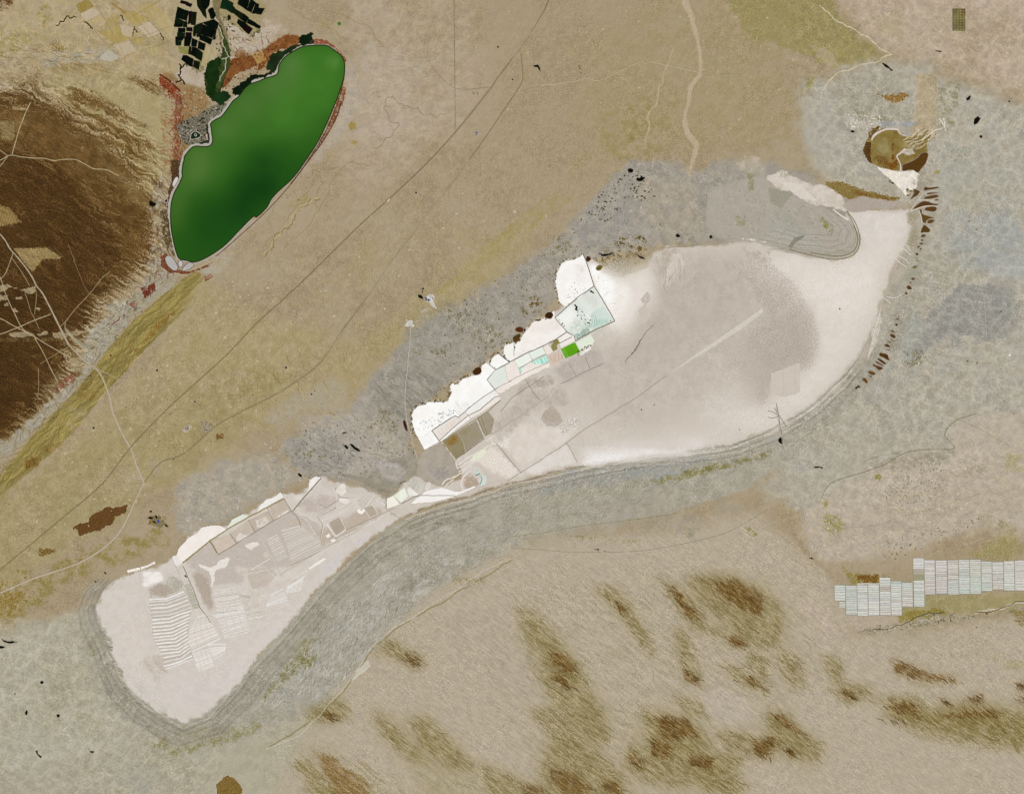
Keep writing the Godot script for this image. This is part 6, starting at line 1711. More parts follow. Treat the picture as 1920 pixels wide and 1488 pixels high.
func dike(label: String, line: String, width: float, hex: String, called := "dike") -> void:
	tag(obj(called, band(rough(pts(line), 0.03, false, 5.0), [width * 1.25], 3.6, 1.6), mat(hex)), label, called.replace("_", " "), "low earth dikes of the salt works")


func build_salt_works() -> void:
	# white ponds and plots along the yellowish dike of the western flat
	pond2("large white cushion-shaped salt pond at the head of the lower left works", "341,1053.4 336,1048 330.8,1039.6 334.6,1028 344,1017.7 352,1009 368,1000 378,988.6 393,985.4 409.6,984.4 418,988.5 425,992.4 393,1012.2", "f3ece4", "eee4da")
	pond2("small white pond block with grey slots, left of the cushion-shaped pond", "322,1043 331,1040 341.6,1054 333.6,1061 329,1060", "ece8e0", "e2ddd4")
	pond2("long white strip pond on the far left of the lower works", "237.4,1068.6 263,1062.6 262.4,1068.4 239,1073.6", "ece2d4", "efe8dc")
	pond2("short white strip pond joined to the far left strip", "264,1062 276.5,1059 288.7,1052 291.4,1056 276,1063 263,1068", "eee6da", "eae2d8")
	pond2("pink tan pond under the cushion-shaped pond's right end", "398.4,1013.6 430,1000.6 442,1018 409.8,1037", "d2c2b1", "cabaa9")
	pond2("grey-pink plot second along the yellowish dike", "433,999 464.6,975.6 476,996.6 443.4,1016.8", "c2b4a5", "c9bbac")
	soil("445,1000 465,1000 475,1000 450,1015 442,1013", "e4dad0", "d6cabe", 3, 1.2, 2.4, 4, 0)
	pond2("patchy plot third along the yellowish dike", "466.6,974.4 504,956.6 511.4,975 478.4,995.4", "bcae9d", "c4b7a8")
	soil("478,975 495,968 505,975 498,985 482,990", "e3d9ce", "cfc3b6", 3, 1.1, 2.4, 4, 0)
	pond2("patchy plot fourth along the yellowish dike, under the corner", "504.6,950.6 531.6,935.8 544.2,957 511.6,975.4", "bfb0a1", "c8baab")
	soil("512,973 540,955 543,958 520,972", "eee6dc", "d8ccc0", 2, 1.3, 2.4, 9, 0)
	pond2("pale green strip pond above the yellowish dike", "425,988.6 434.6,974 455,963.6 467,967.6 430,990.4", "dde0d2", "e6e6da")
	pond2("white triangular pond above the yellowish dike", "481,961 486.7,948 500,935.6 513.7,932 526,922 530.6,931.6 505,947", "f0ece6", "e9e5de")
	pond2("tall white wedge pond beside the leaning dike", "577.4,921.6 580,900.4 591.5,892.6 601,895 598,899", "f0ebe4", "e6e0d8")
	pond2("patchy white plot between the corner and the leaning dike", "535,932.6 567,926 566.8,937 548.4,956", "cfc6b8", "ddd5ca")
	pond2("white rounded pond with a torn south edge", "458.5,1021 474,1015.8 482.5,1015.6 486.6,1021 474,1027 472,1031 462,1027", "e8dfd6", "e2d7cd")
	pond2("pale pink blob pond left of the comb fields", "493,1036 498,1032 504,1038 505,1044 498,1046 493,1042", "d2c4b6", "cbbdaf")
	pond2("white keyhole-shaped pond near the grey hollow", "629,920.6 636,908 641,906 646.7,908 648.7,921.7 642.5,928.4 634,926.4", "ddd2c5", "e9e2d8")
	pond2("pink-white pond under the keyhole-shaped one", "636,933.4 656,935 654,942.5 646.7,944.6 635,939", "eae0d8", "e5dad1")
	pond2("bright white heart-shaped pond", "668.5,957 673,953.6 677.4,957.6 682,953 684,958 678,964 672.7,962", "f1eee6", "f4f1ea")
	pond2("yellowish white pond with a notch, at the narrow neck", "724.4,935 737.4,929 749,945 724.6,953.4", "f1efdf", "eeebdc")
	pond2("white-green pond right of the notched one", "738.2,928.2 757.8,914.2 765.6,929.6 752,942.8", "edeedf", "e2e5d0")
	pond2("white triangular pond at the neck's middle", "763,918.6 767.5,912.6 786,927.4 767,930", "ece9e2", "e6e2d9")
	pond2("long bright white salt bank under the neck, cut by a dark dike", "788,929.6 799,920 817.5,916 829,914 850,920.6 862.5,921 879,915 892,910 890,914 870,923 854,930 832,936 811,940.6 790,942 770,944.6 778,936", "f0eae3", "f4efe9")
	pond2("white strip pond on the lower shore of the works", "577,1065 590,1056 607,1045 611,1048 596,1058 582,1067", "efe9df", "eae2d7")
	pond2("small white square pond between dikes", "610,1004 616.5,1000 620,1005 614,1008", "efe8de", "f0eae0")
	pond2("second small white square pond, lower right of the first", "618.5,1012 626,1009 630,1013 622.7,1016.5", "f0eae0", "ece5da")
	pond2("grey sunken square inside a white frame", "616.5,980 635.7,968.6 647.6,991.4 629,1000", "b1a494", "aa9d8c")
	pond2("small grey square framed by white ridges", "682.4,952.4 695.4,945 708.4,963 693.6,970.6", "b8ab9b", "b1a393")
	vein(pts("750,906 760,902"), "4a4a2a", 2.0, 0.6)
	dike("white left frame of the sunken square", "612,981.6 618,990 624,999 629,1005", 2.6, "eee6dc", "salt_ridge")
	dike("white bottom frame of the sunken square", "629,1005 638,999.6 648,992", 2.0, "eee6dc", "salt_ridge")
	dike("thin white right frame of the sunken square", "648,992 642,980 635.7,968.4 626,973 612,981", 1.1, "e8dfd3", "salt_ridge")
	dike("thin white frame of the small grey square", "682,952 688,961.6 693.5,971 708.8,963 703,953.6 695.6,944.6", 1.1, "e6dcd0", "salt_ridge")
	dike("white bar left of the neck's striped block", "797,918 800,910 805,903", 1.8, "f0ebe2", "salt_ridge")
	dike("second white bar right of the neck's striped block", "800,919 804,912 807,905", 1.8, "f0ebe2", "salt_ridge")
	dike("white salt streak beside the striped field at the neck", "712,940 718,944 722,948", 1.6, "eee8de", "salt_ridge")
	dike("dark dike through the long white salt bank", "789,928.6 810,929 832,928.8 854,929.6", 0.9, "77705f")
	dike("brown dike on the shore side of the neck", "752,944 770,935 787,927.6", 0.9, "7d7766")
	dike("pale shore road dike below the neck", "854,930 870,924.6 890,918 915,908 940,902 953,900", 1.2, "d8cec2")
	dike("yellowish main dike from the cushion-shaped pond to the corner", "342,1055 360,1041 376,1027.6 393,1013 409,1003 426,992 453,976.6 480,962 506,948 533,934.6", 1.7, "98894e")
	dike("olive leaning dike beside the tall white wedge pond", "602,896 590,909 578,923 563,940 549,958", 1.3, "726a48")
	dike("olive dike dropping left of the pink tan pond", "393,1014 400,1024 407,1037", 1.6, "85793f")
	dike("thin dike between the first and second plots", "431,1000 437,1009 443,1018.6", 0.9, "7f7662")
	dike("thin dike between the second and third plots", "465,974 471,985 478,997", 0.9, "887e6a")
	dike("thin dike between the third and fourth plots", "500,950 506,963 511.6,976", 0.7, "9a8f7c")
	dike("grey lane under the row of plots", "408,1040 443,1019 478,997.6 512,976.6 546,958", 1.0, "958a76")
	dike("dark dike right of the corner plot", "532,934 539,946 546.6,958.6 556,968 561,977 564,988", 0.9, "867c68")
	dike("pale straight road-like dike through the middle of the works", "483,1003 492,1016 500,1029 508,1042 517,1059 524,1073 529,1082", 2.0, "d6cabd")
	dike("long white dike down the left of the ridged array", "261,1070 262.6,1084 264,1097.7 267,1108 270,1119 273.4,1136 276.5,1152 279,1172 281,1184 283.6,1196", 1.3, "ded3c4")
	dike("greenish dike down the right of the hatched strip", "342,1061 350,1078 358,1096 366,1116 374,1138 380,1146 388,1156 395,1168", 1.1, "8a8560")
	dike("pale dike down the left of the hatched strip", "329,1061 334,1073 339.5,1086.5 345,1098 349,1108 356,1126 362,1142", 0.9, "c9bfae")
	dike("white bar pointing into the fan of the ridged fields", "455,1074 464,1090 474,1109 484,1127 496,1147", 1.7, "e0d6c8")
	dike("white bar slanting above the square enclosures", "470,1068 481,1061 493,1054 506,1046", 1.6, "ebe2d6")
	dike("pale dike along the south side of the works", "524,1078 548,1064 570,1051 600,1033 640,1010 680,988", 1.0, "cbbfae")
	dike("thin pale frame of the small enclosure", "470,1078 488,1072 490,1081 500,1078 512,1072", 0.9, "e0d6c9")
	dike("thin white frame along the lowest enclosure", "524,1075 530,1068 544,1060 545,1063 532,1072", 0.9, "e4dace")
	# ridged fields: each ridge of raked salt is a piece of its field
	ridges("broad array of bent white salt ridges at the far left of the lower works", "278,1124 284,1160 287,1197 300,1220 308,1254", "311,1122 318,1163 325,1192 336,1225 342,1242", "347,1108 358,1140 352,1180 357,1218 363,1234", 21, 2.1, "bfb3a5", "f7f2ea")
	ridges("slanted block of salt ridges right of the bent array", "368,1156 352,1190 359,1222", "", "386,1150 400,1172 412,1196", 11, 1.4, "d8cdc1", "f3ece4")
	ridges("square block of salt ridges at the bottom tip of the works", "360.5,1224 370,1258.4", "", "391,1215 401.6,1247", 11, 1.2, "dcd2c7", "f3ece4")
	ridges("small block of salt ridges right of the bottom square", "388,1208 402,1238", "", "425,1206 421.5,1223.5", 8, 1.3, "dcd2c7", "f3ece4")
	ridges("wide upper block of close white salt ridges", "398,1106 402,1128 405,1146", "", "444,1101 450,1120 459,1139", 18, 1.0, "d0c4b7", "f2ebe2")
	ridges("lower wide block of close white salt ridges", "393,1152 406,1160 413,1176 419,1196", "", "459,1140 463,1158 466,1172 469,1183", 19, 1.0, "d4c9bd", "f3ece4")
	ridges("fan of short salt ridges near the top right of the blocks", "447.5,1112 449,1122 451,1131", "", "470.5,1114 469,1124 460,1136", 7, 1.0, "c2b5a6", "eee6da")
	ridges("block of slanted ridges beside the white bar", "457,1142 461,1153 465,1164", "", "482,1133 490,1145 496,1160", 11, 1.0, "c5b9aa", "f0e8dc")
	ridges("bright striped block right of the white bar", "505,1116 497,1138", "", "531,1102 540,1126", 8, 1.3, "d8cec3", "efe9e0")
	ridges("bright striped block nearest the grey shore", "536,1101 536,1112", "", "571,1079 564,1106", 9, 1.2, "d9d0c6", "efe9e0")
	ridges("comb field of thin ridges spreading to the right, in the middle of the works", "526,994 533,1015 540,1035 545,1056", "", "566,984 586,1000 601,1013 604,1028", 15, 0.9, "c2b6a8", "e9e0d5")
	ridges("comb field of thin ridges left of the middle comb", "500,1012 508,1031 518,1052", "", "520,1001 530,1020 538,1042", 12, 1.0, "c2b6a8", "efe7dc")
	ridges("striped field beside the grey hollow near the neck", "670,937 676,951 690,950 698,946", "", "688,924 697.5,922 704,926 710,934", 13, 0.8, "c6b9a9", "e9e1d6")
	ridges("striped square block at the narrow neck", "764,908 786,927", "", "772,896 796,905", 14, 0.8, "b5ac9a", "e7e4da")
	ridges("hatched grey strip leaning right of the bent array", "346,1096 354,1118 362,1142", "", "354.5,1094 364,1116 374,1139", 16, 0.9, "a39e88", "d2d0c0")
	ridges("row of white bars on the pale ground above the neck road", "604,963 607,966", "", "628,950 632,953", 2, 1.1, "b3a595", "e9e1d6")


func pond2(label: String, outline: String, hex_a: String, hex_b: String) -> void:
	var poly := pts(outline)
	soil(poly, hex_a, hex_b, 1.0, 2.0, 3.0, 0, 1)
	var edge := rough(poly, 0.06, true, 2.5)
	var mesh := sheet(edge, 3.2 + taken.get("salt_pond", 0) * 0.02, 1.0)
	if mesh.get_surface_count() == 0:
		mesh = sheet(poly, 3.2, 1.0)
	tag(obj("salt_pond", mesh, flat_mat), label, "salt pond", "small salt ponds of the lower left works")


func along(line: PackedVector2Array, t: float) -> Vector2:
	var f := t * (line.size() - 1)
	var k := mini(int(f), line.size() - 2)
	return line[k].lerp(line[k + 1], f - k)


func ridges(label: String, left: String, middle: String, right: String, count: int, width: float, floor_hex: String, ridge_hex: String) -> void:
	width *= 1.25
	var a := curved(pts(left), false, 6.0)
	var c := curved(pts(right), false, 6.0)
	var b := curved(pts(middle), false, 6.0) if middle != "" else PackedVector2Array()
	var o := thing("salt_field", label, "salt field", "ridged salt fields of the lower left works")
	var outline := a.duplicate()
	var back := c.duplicate()
	back.reverse()
	if middle != "":
		outline.append(b[b.size() - 1])
	outline.append_array(back)
	if middle != "":
		outline.append(b[0])
	var middle_at := at(_middle(outline))
	o.position = middle_at
	soil(outline, floor_hex, Color(floor_hex).lightened(0.1).to_html(false), 1.0, 1.8, 2.4, 1, 0)
	var bed := sheet(outline, 3.0 + taken.get("salt_field", 0) * 0.03)
	if bed.get_surface_count() > 0:
		obj("bed", _moved(bed, middle_at), flat_mat, o)
	var r := rng_for()
	for i in count:
		var t := float(i) / (count - 1)
		var line := PackedVector2Array([along(a, t)])
		if middle != "":
			line.append(along(b, t))
		line.append(along(c, t))
		var from := r.randf_range(0.0, 0.05)
		line[0] = line[0].lerp(line[1], from)
		line[line.size() - 1] = line[line.size() - 1].lerp(line[line.size() - 2], r.randf_range(0.0, 0.06))
		line = rough(line, 0.02, false, 9.0)
		var tone: String = [ridge_hex, Color(ridge_hex).lightened(0.25).to_html(false), Color(ridge_hex).darkened(0.06).to_html(false)][r.randi() % 3]
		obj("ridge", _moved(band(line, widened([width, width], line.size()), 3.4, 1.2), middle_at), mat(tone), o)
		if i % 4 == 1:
			var shade := PackedVector2Array()  # ridge shade painted into the soil as a darker line
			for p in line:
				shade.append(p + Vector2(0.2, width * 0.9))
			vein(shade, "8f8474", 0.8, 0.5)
	if count > 8:
		for k in 3:
			var t := (k + 1) / 4.0
			var cross := PackedVector2Array()
			for i in 9:
				var s := i / 8.0
				if middle == "":
					cross.append(along(a, s).lerp(along(c, s), t))
				else:
					cross.append(along(a, s).lerp(along(b, s), t * 2.0) if t < 0.5 else along(b, s).lerp(along(c, s), t * 2.0 - 1.0))
			obj("cross_dike", _moved(band(cross, [0.7], 3.5, 1.4), middle_at), mat("d5cbbe"), o)


func build_pan_blocks() -> void:
	# ruled salt pan blocks at the right edge; every long pan of a block is a piece of it
	var low := [["first block from the left in the lower row", 1565.0, 1585.0, 1096.5, 1126.0, "cdd5c8", "d9ddd2"], ["second block from the left in the lower row", 1586.0, 1606.6, 1097.5, 1152.6, "c4d0c1", "d2d9cc"], ["third block from the left in the lower row, whitish", 1607.6, 1627.0, 1096.4, 1154.2, "d6d6cc", "dfdcd2"], ["fourth block from the left in the lower row, whitish", 1628.2, 1648.4, 1096.0, 1153.6, "d6d9cd", "e0ddd4"], ["fifth block in the lower row, with a bare tan pan on top", 1649.6, 1669.8, 1082.5, 1153.6, "d4d8c9", "dedbd0"], ["sixth block from the left in the lower row, mint at its top", 1670.8, 1690.4, 1089.0, 1153.4, "cdd8cb", "ded8cf"], ["seventh block from the left in the lower row, short", 1691.6, 1711.4, 1092.2, 1137.6, "cbd6c8", "d9cfc6"], ["tall block where the lower and upper rows of pans meet", 1712.8, 1732.4, 1046.0, 1137.0, "e2ded9", "cdd8c8"]]
	var high := [["first long block in the upper row, pale pink", 1733.6, 1753.0, 1049.8, 1114.8, "dcd5ce", "c9bcb0"], ["second long block in the upper row, pinkish", 1754.6, 1775.8, 1050.2, 1113.6, "dad2cc", "cdc0b9"], ["third long block in the upper row, tan above and mint below", 1777.2, 1797.0, 1049.6, 1114.2, "d3c8bc", "ccd9cb"], ["fourth long block in the upper row, mint below", 1798.2, 1818.0, 1048.8, 1114.0, "d8d5ca", "c6d6c6"], ["fifth long block in the upper row, mint", 1819.0, 1839.2, 1048.6, 1113.0, "cfcabb", "c4d5c5"], ["sixth long block in the upper row, shorter and mint", 1840.4, 1860.0, 1052.4, 1108.6, "cdccbe", "c6d4c3"], ["seventh long block in the upper row, pinkish below", 1861.2, 1881.4, 1053.6, 1104.8, "d4d3c8", "cdbfb4"], ["eighth long block in the upper row, greenish white", 1882.6, 1902.0, 1051.6, 1107.4, "d9d5c9", "d6d9ca"], ["last long block in the upper row, cut by the right edge", 1903.2, 1926.0, 1050.4, 1107.0, "d8d2c8", "dedacd"]]
	var r := rng_for()
	for b in low + high:
		var o := thing("pan_block", b[0] + ", ruled salt pans", "salt pans", "ruled salt pan blocks at the right edge")
		var x0: float = b[1]
		var x1: float = b[2]
		var y0: float = b[3]
		var y1: float = b[4]
		var middle_at := at(Vector2((x0 + x1) * 0.5, (y0 + y1) * 0.5))
		o.position = middle_at
		var lean := (y1 - y0) * 0.018
		obj("bed", _moved(sheet(PackedVector2Array([Vector2(x0 - 0.6, y0 - 0.4), Vector2(x1 + 0.6, y0 - 0.4), Vector2(x1 + 0.6 + lean, y1 + 0.6), Vector2(x0 - 0.6 + lean, y1 + 0.6)]), 3.2), middle_at), mat("98907a"), o)
		var y := y0
		var ca := Color(b[5])
		var cb := Color(b[6])
		while y < y1 - 1.5:
			var tall := r.randf_range(2.8, 5.4)
			var end := minf(y + tall, y1)
			var t := (y - y0) / (y1 - y0)
			var c := ca.lerp(cb, clampf(t * 1.6 - 0.3 + r.randf_range(-0.3, 0.3), 0.0, 1.0)).lightened(r.randf_range(0.0, 0.3) if r.randf() < 0.4 else 0.0)
			if r.randf() < 0.12:
				c = c.darkened(0.12)
			var skew := r.randf_range(-0.35, 0.35)
			var push := lean * (y - y0) / (y1 - y0)
			if "bare tan pan" in b[0] and y > y0 + 11.0 and y < y0 + 24.0:
				c = Color("b5a593").lightened(r.randf_range(0.0, 0.05))
			if "tall block" in b[0] and y > y0 + 20.0 and y < y0 + 28.0:
				c = Color("a99c84")
			if "tall block" in b[0] and y > y0 + 28.0 and y < y0 + 40.0:
				c = Color("8a7e4e")
			c = c.lerp(Color(0.85, 0.835, 0.80), 0.4)
			var hex := Color(snappedf(c.r, 0.02), snappedf(c.g, 0.02), snappedf(c.b, 0.02)).to_html(false)
			var q := PackedVector2Array([Vector2(x0 + push, y + 0.25), Vector2(x1 + push, y + 0.25 + skew), Vector2(x1 + push, end - 0.45 + skew * 0.6), Vector2(x0 + push, end - 0.45)])
			obj("pan", _moved(sheet(q, 3.8, 0.5), middle_at), mat(hex), o)
			if r.randf() < 0.45:
				obj("salt_bar", _moved(band(PackedVector2Array([q[0] + Vector2(0.3, 0.5), q[1] + Vector2(-0.3, 0.5)]), [0.9], 3.9, 0.7), middle_at), mat("ebe7e0"), o)
			y = end
	var annex := thing("pan_block", "small pan block hanging under the first block of the lower row", "salt pans", "ruled salt pan blocks at the right edge")
	annex.position = at(Vector2(1579.5, 1133))
	for i in 4:
		obj("pan", _moved(sheet(pts("1574,%.1f 1585.4,%.1f 1585.6,%.1f 1574.2,%.1f" % [1128.0 + i * 2.8, 1128.2 + i * 2.8, 1130.4 + i * 2.8, 1130.2 + i * 2.8]), 3.8, 0.5), annex.position), mat("cbd2c5" if i % 2 else "d9dcd2", 0.6), annex)
	dike("white bar of salt along the top of the third and fourth pan blocks", "1607,1094.4 1627,1093.8 1649,1093.4", 1.5, "ece6de", "salt_ridge")


func build_pools() -> void:
	var g := "brown pools along the east shore of the large flat"
	var brown := [
		["dark brown water filling the right half of the dried basin", "1693,309.6 1700,306 1712,301 1723,293 1728.5,286.7 1738,285.6 1741,291 1736,306.5 1729.6,313.7 1722,323.6 1713,319 1706,318.4 1699.4,320 1693,320", "5a3d16"],
		["ragged brown pool just below the white salt fan", "1713,354.5 1725,358 1721.7,365.4 1714.4,370 1707,374 1714,362", "5d4524"],
		["long dark brown pool at the top right of the pool row", "1735.6,349.7 1742,351.5 1760,350 1759,353 1742,356 1732.5,357", "5a3e1a"],
		["thin brown pool under the top right one", "1738.6,361.8 1749.5,360.5 1761.6,361.8 1749.5,363.4 1740,364.8", "5e441f"],
		["brown lens-shaped pool between two white channels", "1732.5,371.4 1738.6,367.8 1756.7,364.8 1759.8,369 1744.6,373 1735,373", "62451f"],
		["tiny brown pool right of the white channels", "1753,374.4 1759,373 1761,375 1754,376.4", "66481f"],
		["long curving brown pool under the white channel's mouth", "1713,392 1719,384.7 1730,377.5 1740,377.5 1749.5,381 1760,382.3 1759,384.7 1737,385.6 1723,390", "5b3c1a"],
		["oval brown pool right of the channel's mouth", "1733.8,393 1738.6,388.4 1752,387 1757.3,390.8 1753,396.4 1742,396", "60411d"],
		["forked brown pool with fingers to the right", "1724,394.4 1729,393 1730,400.5 1743.4,405.3 1753,408.3 1744.6,410 1737.4,414 1737,418 1730,415", "664b22"],
		["brown pool finger beside the forked pool", "1740,413.8 1744.6,411 1753,413 1747,418.6 1740,418.6", "674a22"],
		["blunt dark brown pool below the forked one", "1727.7,430.7 1732.5,422 1737.4,423.4 1744.6,430.7 1742,435.5 1732.5,435.5 1726.5,436.7", "58401a"],
		["flat brown pool under the blunt one", "1727,444 1731,439 1737.4,441.6 1731,445", "5c431e"],
		["small brown pool, next in the row below the flat one", "1727,450 1732,448.4 1731.4,451.6 1728,452", "5c431e"],
		["small brown pool over the three short slivers", "1724,456 1731,454.6 1732,457 1727.6,459", "5e4520"],
		["brown sliver pool, upper of the short slivers", "1721,461 1727,461.4 1722,465 1720.6,466", "5c431e"],
		["brown sliver pool, middle of the short slivers", "1724.4,466 1729,465 1728.4,468 1725,468", "5c431e"],
		["brown sliver pool, lower of the short slivers", "1723,470 1730,471 1726,471.8", "5c431e"],
		["round brown pool standing alone above two streaks", "1717,475.6 1720,473.4 1723,475.6 1722.6,478 1719.6,479 1717.4,478", "5e431c"],
		["upper brown streak pool under the round one", "1716,483 1719,483 1723,485.4 1719,485", "61461f"],
		["lower brown streak pool under the round one", "1717.5,487.3 1721,487.6 1725,489.4 1720,489.6", "61461f"],
		["olive pool alone in the middle of the shore", "1711.4,500.8 1717,497.4 1721.7,500.8 1716,503 1712,503.4", "756a3c"],
		["brown pool with a tail, above the thin diagonal", "1708.6,523 1712,520 1716,521.4 1718,519.6 1716,523.4 1712,525.4", "5a4019"],
		["thin diagonal brown pool", "1705.6,530.6 1709,528 1710.6,529.2 1707,531.8", "5a4019"],
		["brown boot-shaped pool under the thin diagonal", "1700.6,537 1704,535 1707,535.6 1710.6,541 1707,543 1701.6,541.4", "573d18"],
		["small brown triangular pool at the pale mud gap", "1697,551.4 1699,546.6 1701,548 1702.6,551.6", "573d18"],
		["tiny brown pool at the top of the lower pool row", "1684.6,593 1687,592.4 1687,594.6 1684.8,595", "463014"],
		["small brown streak pool under the tiny one", "1679,598.4 1684,596.2 1687.6,598.6 1682,599.4", "543b18"],
		["small round dark pool in the lower row", "1678.4,608.4 1681,606 1684.4,608.2 1683,611 1680,610.6", "3d2c12"],
		["faint olive-brown pool in the lower row", "1671,620.4 1674,618.6 1678.6,621.4 1675,623 1671.6,622.6", "6b572c"],
		["brown oval pool with a pale mud ring", "1668.5,627.4 1674,625.7 1680,630 1678.7,634 1672.8,632.7", "58401d"],
		["left dark sliver of the pair of slivers", "1662,638 1666,638.6 1674,643 1669,642.6", "4f3b1c"],
		["right dark sliver of the pair of slivers", "1669,636.6 1673,636.6 1680,640.6 1675,640", "59452a"],
		["brown loaf-shaped pool under the slivers", "1657.7,647 1664,644.5 1667,646.4 1670.4,651 1664,650.6", "53391a"],
		["flat brown pool under the loaf-shaped one", "1660.4,655 1666,655.6 1669.6,654 1669,657 1661,656.4", "53391a"],
		["largest brown pool of the lower row, like a boot", "1650,661.4 1653,661 1656.7,662.2 1662,663 1666,666.2 1667,671.4 1669,675 1664,674.6 1656,670 1649,666.6", "553614"],
		["brown twin-lobed pool under the largest one", "1645.4,671.4 1648,671 1650,672.5 1654.5,674.6 1660,679 1662.6,682 1659,683 1650,677.4 1646,674", "4f3316"],
		["brown tadpole-shaped pool under the twin-lobed one", "1641.6,677.3 1644,676.6 1646,677.6 1652,681.4 1658,685 1656.7,686.5 1649,683 1644,680.4", "4f3316"],
		["brown squarish pool with a knob on its left", "1637.3,682.7 1640,682 1642,684.3 1648,686 1654.5,688 1655.6,691.6 1648,694 1643,689 1638,686.4", "5d3d18"],
		["brown rectangular pool left of the squarish one", "1627.6,697.4 1631.4,694.7 1636,696 1640.5,698 1642.5,701.4 1636,703.5 1631,701", "6a4b22"],
		["narrow brown pool under the rectangular one", "1629.4,704 1633,703.6 1636.4,706.4 1632,707", "4f3a1c"],
		["brown shield-shaped pool in the south of the row", "1617,711.7 1621,707.6 1624.4,709.6 1628,716.6 1625,718.8 1621,715.5", "694720"],
		["last dark brown pool at the south end of the row", "1606,724.6 1610.4,721.2 1612,723.6 1615.4,725.2 1608,728 1605.6,730.5 1603,727.4", "463015"],
	]
	for b in brown:
		pool("brown_pool", b[0], b[1], b[2], "b7aa98", "pool", g, true, 0.8, 0.5)
	# white salt channels between them
	for c in [["white salt channel forking across the top of the pool row", "1708,394 1713,386 1720,376 1728,367 1737,361 1750,357 1760,357"], ["pale salt channel under the lens-shaped pool", "1722,374 1732,375 1742,374.6 1752,378 1760,379.4"], ["pale salt channel bounding the long curving pool", "1708,396 1720,391 1734,386.6 1748,385.6 1760,386.4"], ["pale salt line along the left of the pools", "1723,394 1727,404 1729,416 1727,428 1725,440"]]:
		tag(obj("salt_channel", band(curved(pts(c[1]), false, 2.0), [2.2, 1.6, 1.0], 4.2), mat("d9cdbb")), c[0], "channel", "", "structure")
	tag(obj("salt_channel", band(curved(pts("1698,279 1689,286.7 1682,292.5 1686,301 1689,309.6 1689,322"), false, 2.0), [5.0, 3.5, 2.4, 2.6, 4.0], 4.2), mat("d5c9bb")), "white salt channel through the middle of the dried basin", "channel", "", "structure")
	tag(obj("salt_channel", band(curved(pts("1634.8,263 1637,257 1642,251.6 1648,248 1656,244 1663,242 1674,241.6 1684,243 1686,248 1692,252.6 1699,255"), false, 2.0), [2.0, 5.0, 3.6, 3.4, 4.4, 2.4, 1.6], 4.2), mat("ded0c2")), "white salt arc over the top of the dried basin", "channel", "", "structure")
	# bays of the white chain's shore
	for b in [["dark brown mound on the shore between the first two white ponds", "1022,594 1024,588 1030,585 1036,587 1037,592 1033,597 1028,597", "4c2f12"], ["rusty mound above the shore of the second white pond", "966,617 972,613 980,614 981,620 976,623 968,621", "6d3c1a"], ["brown mound in the notch by the upright dike", "962,633 968,628 975,626 975,632 970,640 964,641", "57401a"], ["brown mound west of the slice pond", "886,698 892,690 900,688 903,695 899,701 891,703", "553416"], ["rusty fleck mound beside the white dike's apex", "1099,483 1104,480 1108,486 1103,491 1100,489", "4f2c10"], ["olive mound right of the apex", "1117,503 1124,497 1130,499 1126,506 1120,507", "786a2a"], ["dark red bank beside the road to the white ponds", "756,788 760,790 763,800 764,808 760,806 757,797", "4a2412"]]:
		tag(obj("mound", sheet(rough(curved(pts(b[1]), true, 2.0), 0.25, true, 1.6), 6.0, 5.0), mat(b[2], 1.0, 2)), b[0], "mound", "brown mounds on the pond shore")


